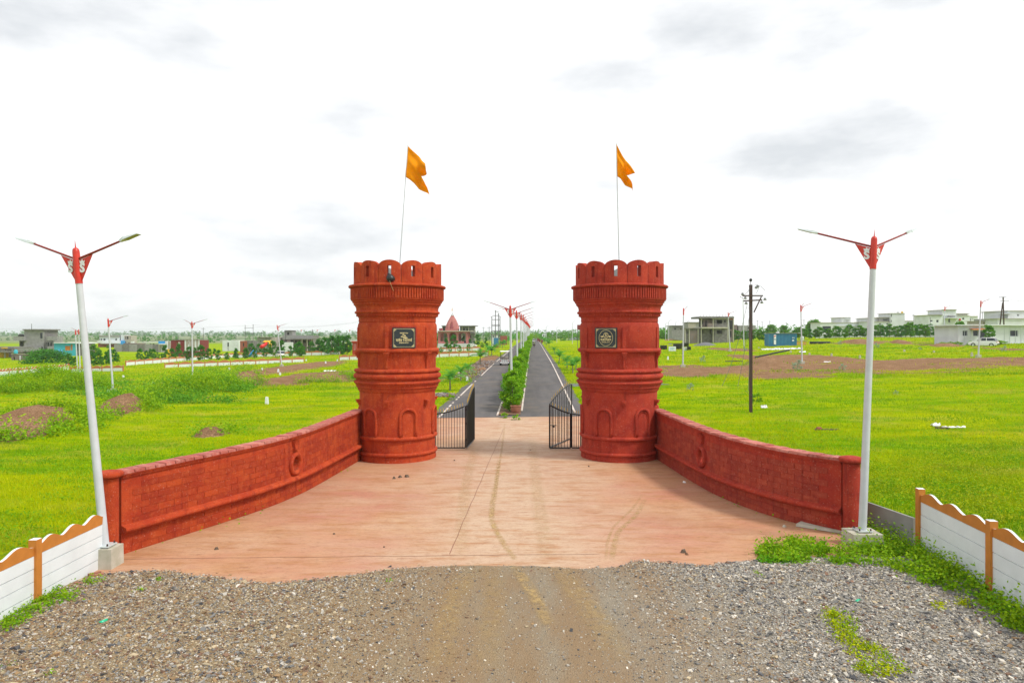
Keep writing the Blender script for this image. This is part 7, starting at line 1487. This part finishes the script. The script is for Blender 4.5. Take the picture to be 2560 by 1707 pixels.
P1 = poly_pts([(2060,1530),(2090,1540),(2140,1570),(2130,1600),(2160,1620),(2220,1650),(2240,1680),(2300,1707),(2160,1707),(2120,1650),(2090,1610),(2070,1570)], 110)+poly_pts([(2330,1520),(2360,1515),(2370,1540),(2340,1545)], 6)+poly_pts([(2395,1515),(2420,1520),(2430,1535),(2400,1532)], 6)
weeds('yellow green weed tufts growing through the right gravel', [(x, y, .05, random.uniform(.4, .9)) for x, y in P1], .045, 'grass', per=60, spread=.18, hgt=.26)
weeds('tiny weed sprouts dotted over the gravel', [(*gp(u, v)[:2], .06, .5) for u, v in ((398, 1456), (352, 1482), (347, 1486), (22, 1676), (30, 1682), (1905, 1452), (1902, 1448), (1890, 1442), (122, 1700), (973, 1461))], .05, 'weed', per=50, spread=.18, hgt=.16)
def field_pts(xy, lim=.5, extra=None):
    x, y = np.array(xy, float).reshape(-1, 2).T; k = openground(x, y) & (dirtmask(x, y) < lim)
    if extra is not None: k &= extra(x, y)
    x, y = x[k], y[k]; return x, y, hfun(x, y)
xy = []
for cx, cy, rx, ry, h, b in MOUNDS[:9]:
    n = min(int(26*rx*ry*.9), 900); a = RNG.uniform(0, 6.28, n); q = np.sqrt(RNG.random(n))*1.15; xy += list(zip(cx+rx*q*np.cos(a), cy+ry*q*np.sin(a)))
cs = [(x, y, z, .5+.9*RNG.random()**1.5) for x, y, z in zip(*field_pts(xy))]
weeds('thick bright green bushes over the earth banks in the left field', cs, .14, 'weed', 'bushes', per=60, spread=.75, hgt=1.15)
P1 = poly_pts([(0,985),(0,940),(200,932),(330,960),(440,945),(520,925),(640,915),(640,1000),(560,1010),(440,1010),(330,1010),(300,1000),(215,990)], 1100)
cs = [(x, y, z, .4+.9*RNG.random()) for x, y, z in zip(*field_pts(P1, .45, lambda x, y: vnoise(x*.3, y*.3, 5) > .40))]
weeds('leafy scrub spread between the earth banks on the left', cs, .16, 'leafmid', 'scrub', per=56, spread=1.0, hgt=1.1)
yy = 13*9.0**RNG.random(5200); xx = RNG.uniform(-.8, .8, 5200)*yy
cs = [(x, y, z, .35+.9*RNG.random()**2) for x, y, z in zip(*field_pts(list(zip(xx, yy)), .5, lambda x, y: vnoise(x*.22, y*.30, 15) > .42))]
weeds('low leafy weeds mixed through the grass of the fields', cs, .075, 'weed', 'weeds', per=34, spread=.8, hgt=.22)
P1 = poly_pts([(2000,1180),(2560,1090),(2560,1330),(2200,1240),(2180,1300),(2150,1300)], 900)
weeds('yellow flecked leafy weeds thick behind the right fence', [(x, y, z, .5+.6*RNG.random()) for x, y, z in zip(*field_pts(P1, .6))], .06, 'grass', 'weeds', per=34, spread=.6, hgt=.32)
for u, v, hp_, lab in ((1757, 905, 18, ''), (1993, 925, 28, ''), (1726, 975, 20, ''), (2192, 870, 15, ''), (2300, 875, 9, ''), (2100, 862, 12, ''), (2510, 879, 16, ''), (1862, 878, 13, ''), (2107, 925, 18, ''), (1182, 937, 15, ''), (1215, 893, 12, ''), (1455, 950, 22, ''), (2240, 985, 12, '')):
    plant_px('palebush', 0, u, v, hp_, .95, 'milkweed_bush', 'pale grey green milkweed bush standing in the open grass', 'bush', 'pale bushes in the fields')
plant_px('bush', 0, 1893, 1002, 22, .68, 'bush', 'small bright green bush right of the dark power pole', 'bush')
for u, v in ((1111, 989), (1128, 1000), (1262, 1045), (1290, 1050)): plant_px('bush', 0, u, v, 16, .68, 'bush', 'small leafy weed clump by the avenue near the gate', 'bush', 'weed clumps by the avenue')
# ------------------------------------------------------------------ air
hz = bpy.data.materials.new('hazy_air'); hz.use_nodes = True; nt = hz.node_tree; nt.nodes.clear()
o_ = nt.nodes.new('ShaderNodeOutputMaterial'); v_ = nt.nodes.new('ShaderNodeVolumePrincipled'); v_.inputs['Color'].default_value = (.90, .96, 1, 1); v_.inputs['Density'].default_value = .00018; v_.inputs['Anisotropy'].default_value = .2
nt.links.new(v_.outputs[0], o_.inputs['Volume'])
o = MB().box(-9500, 9500, -60, 9600, -8, 26).build('haze', hz); tag(o, kind='stuff')
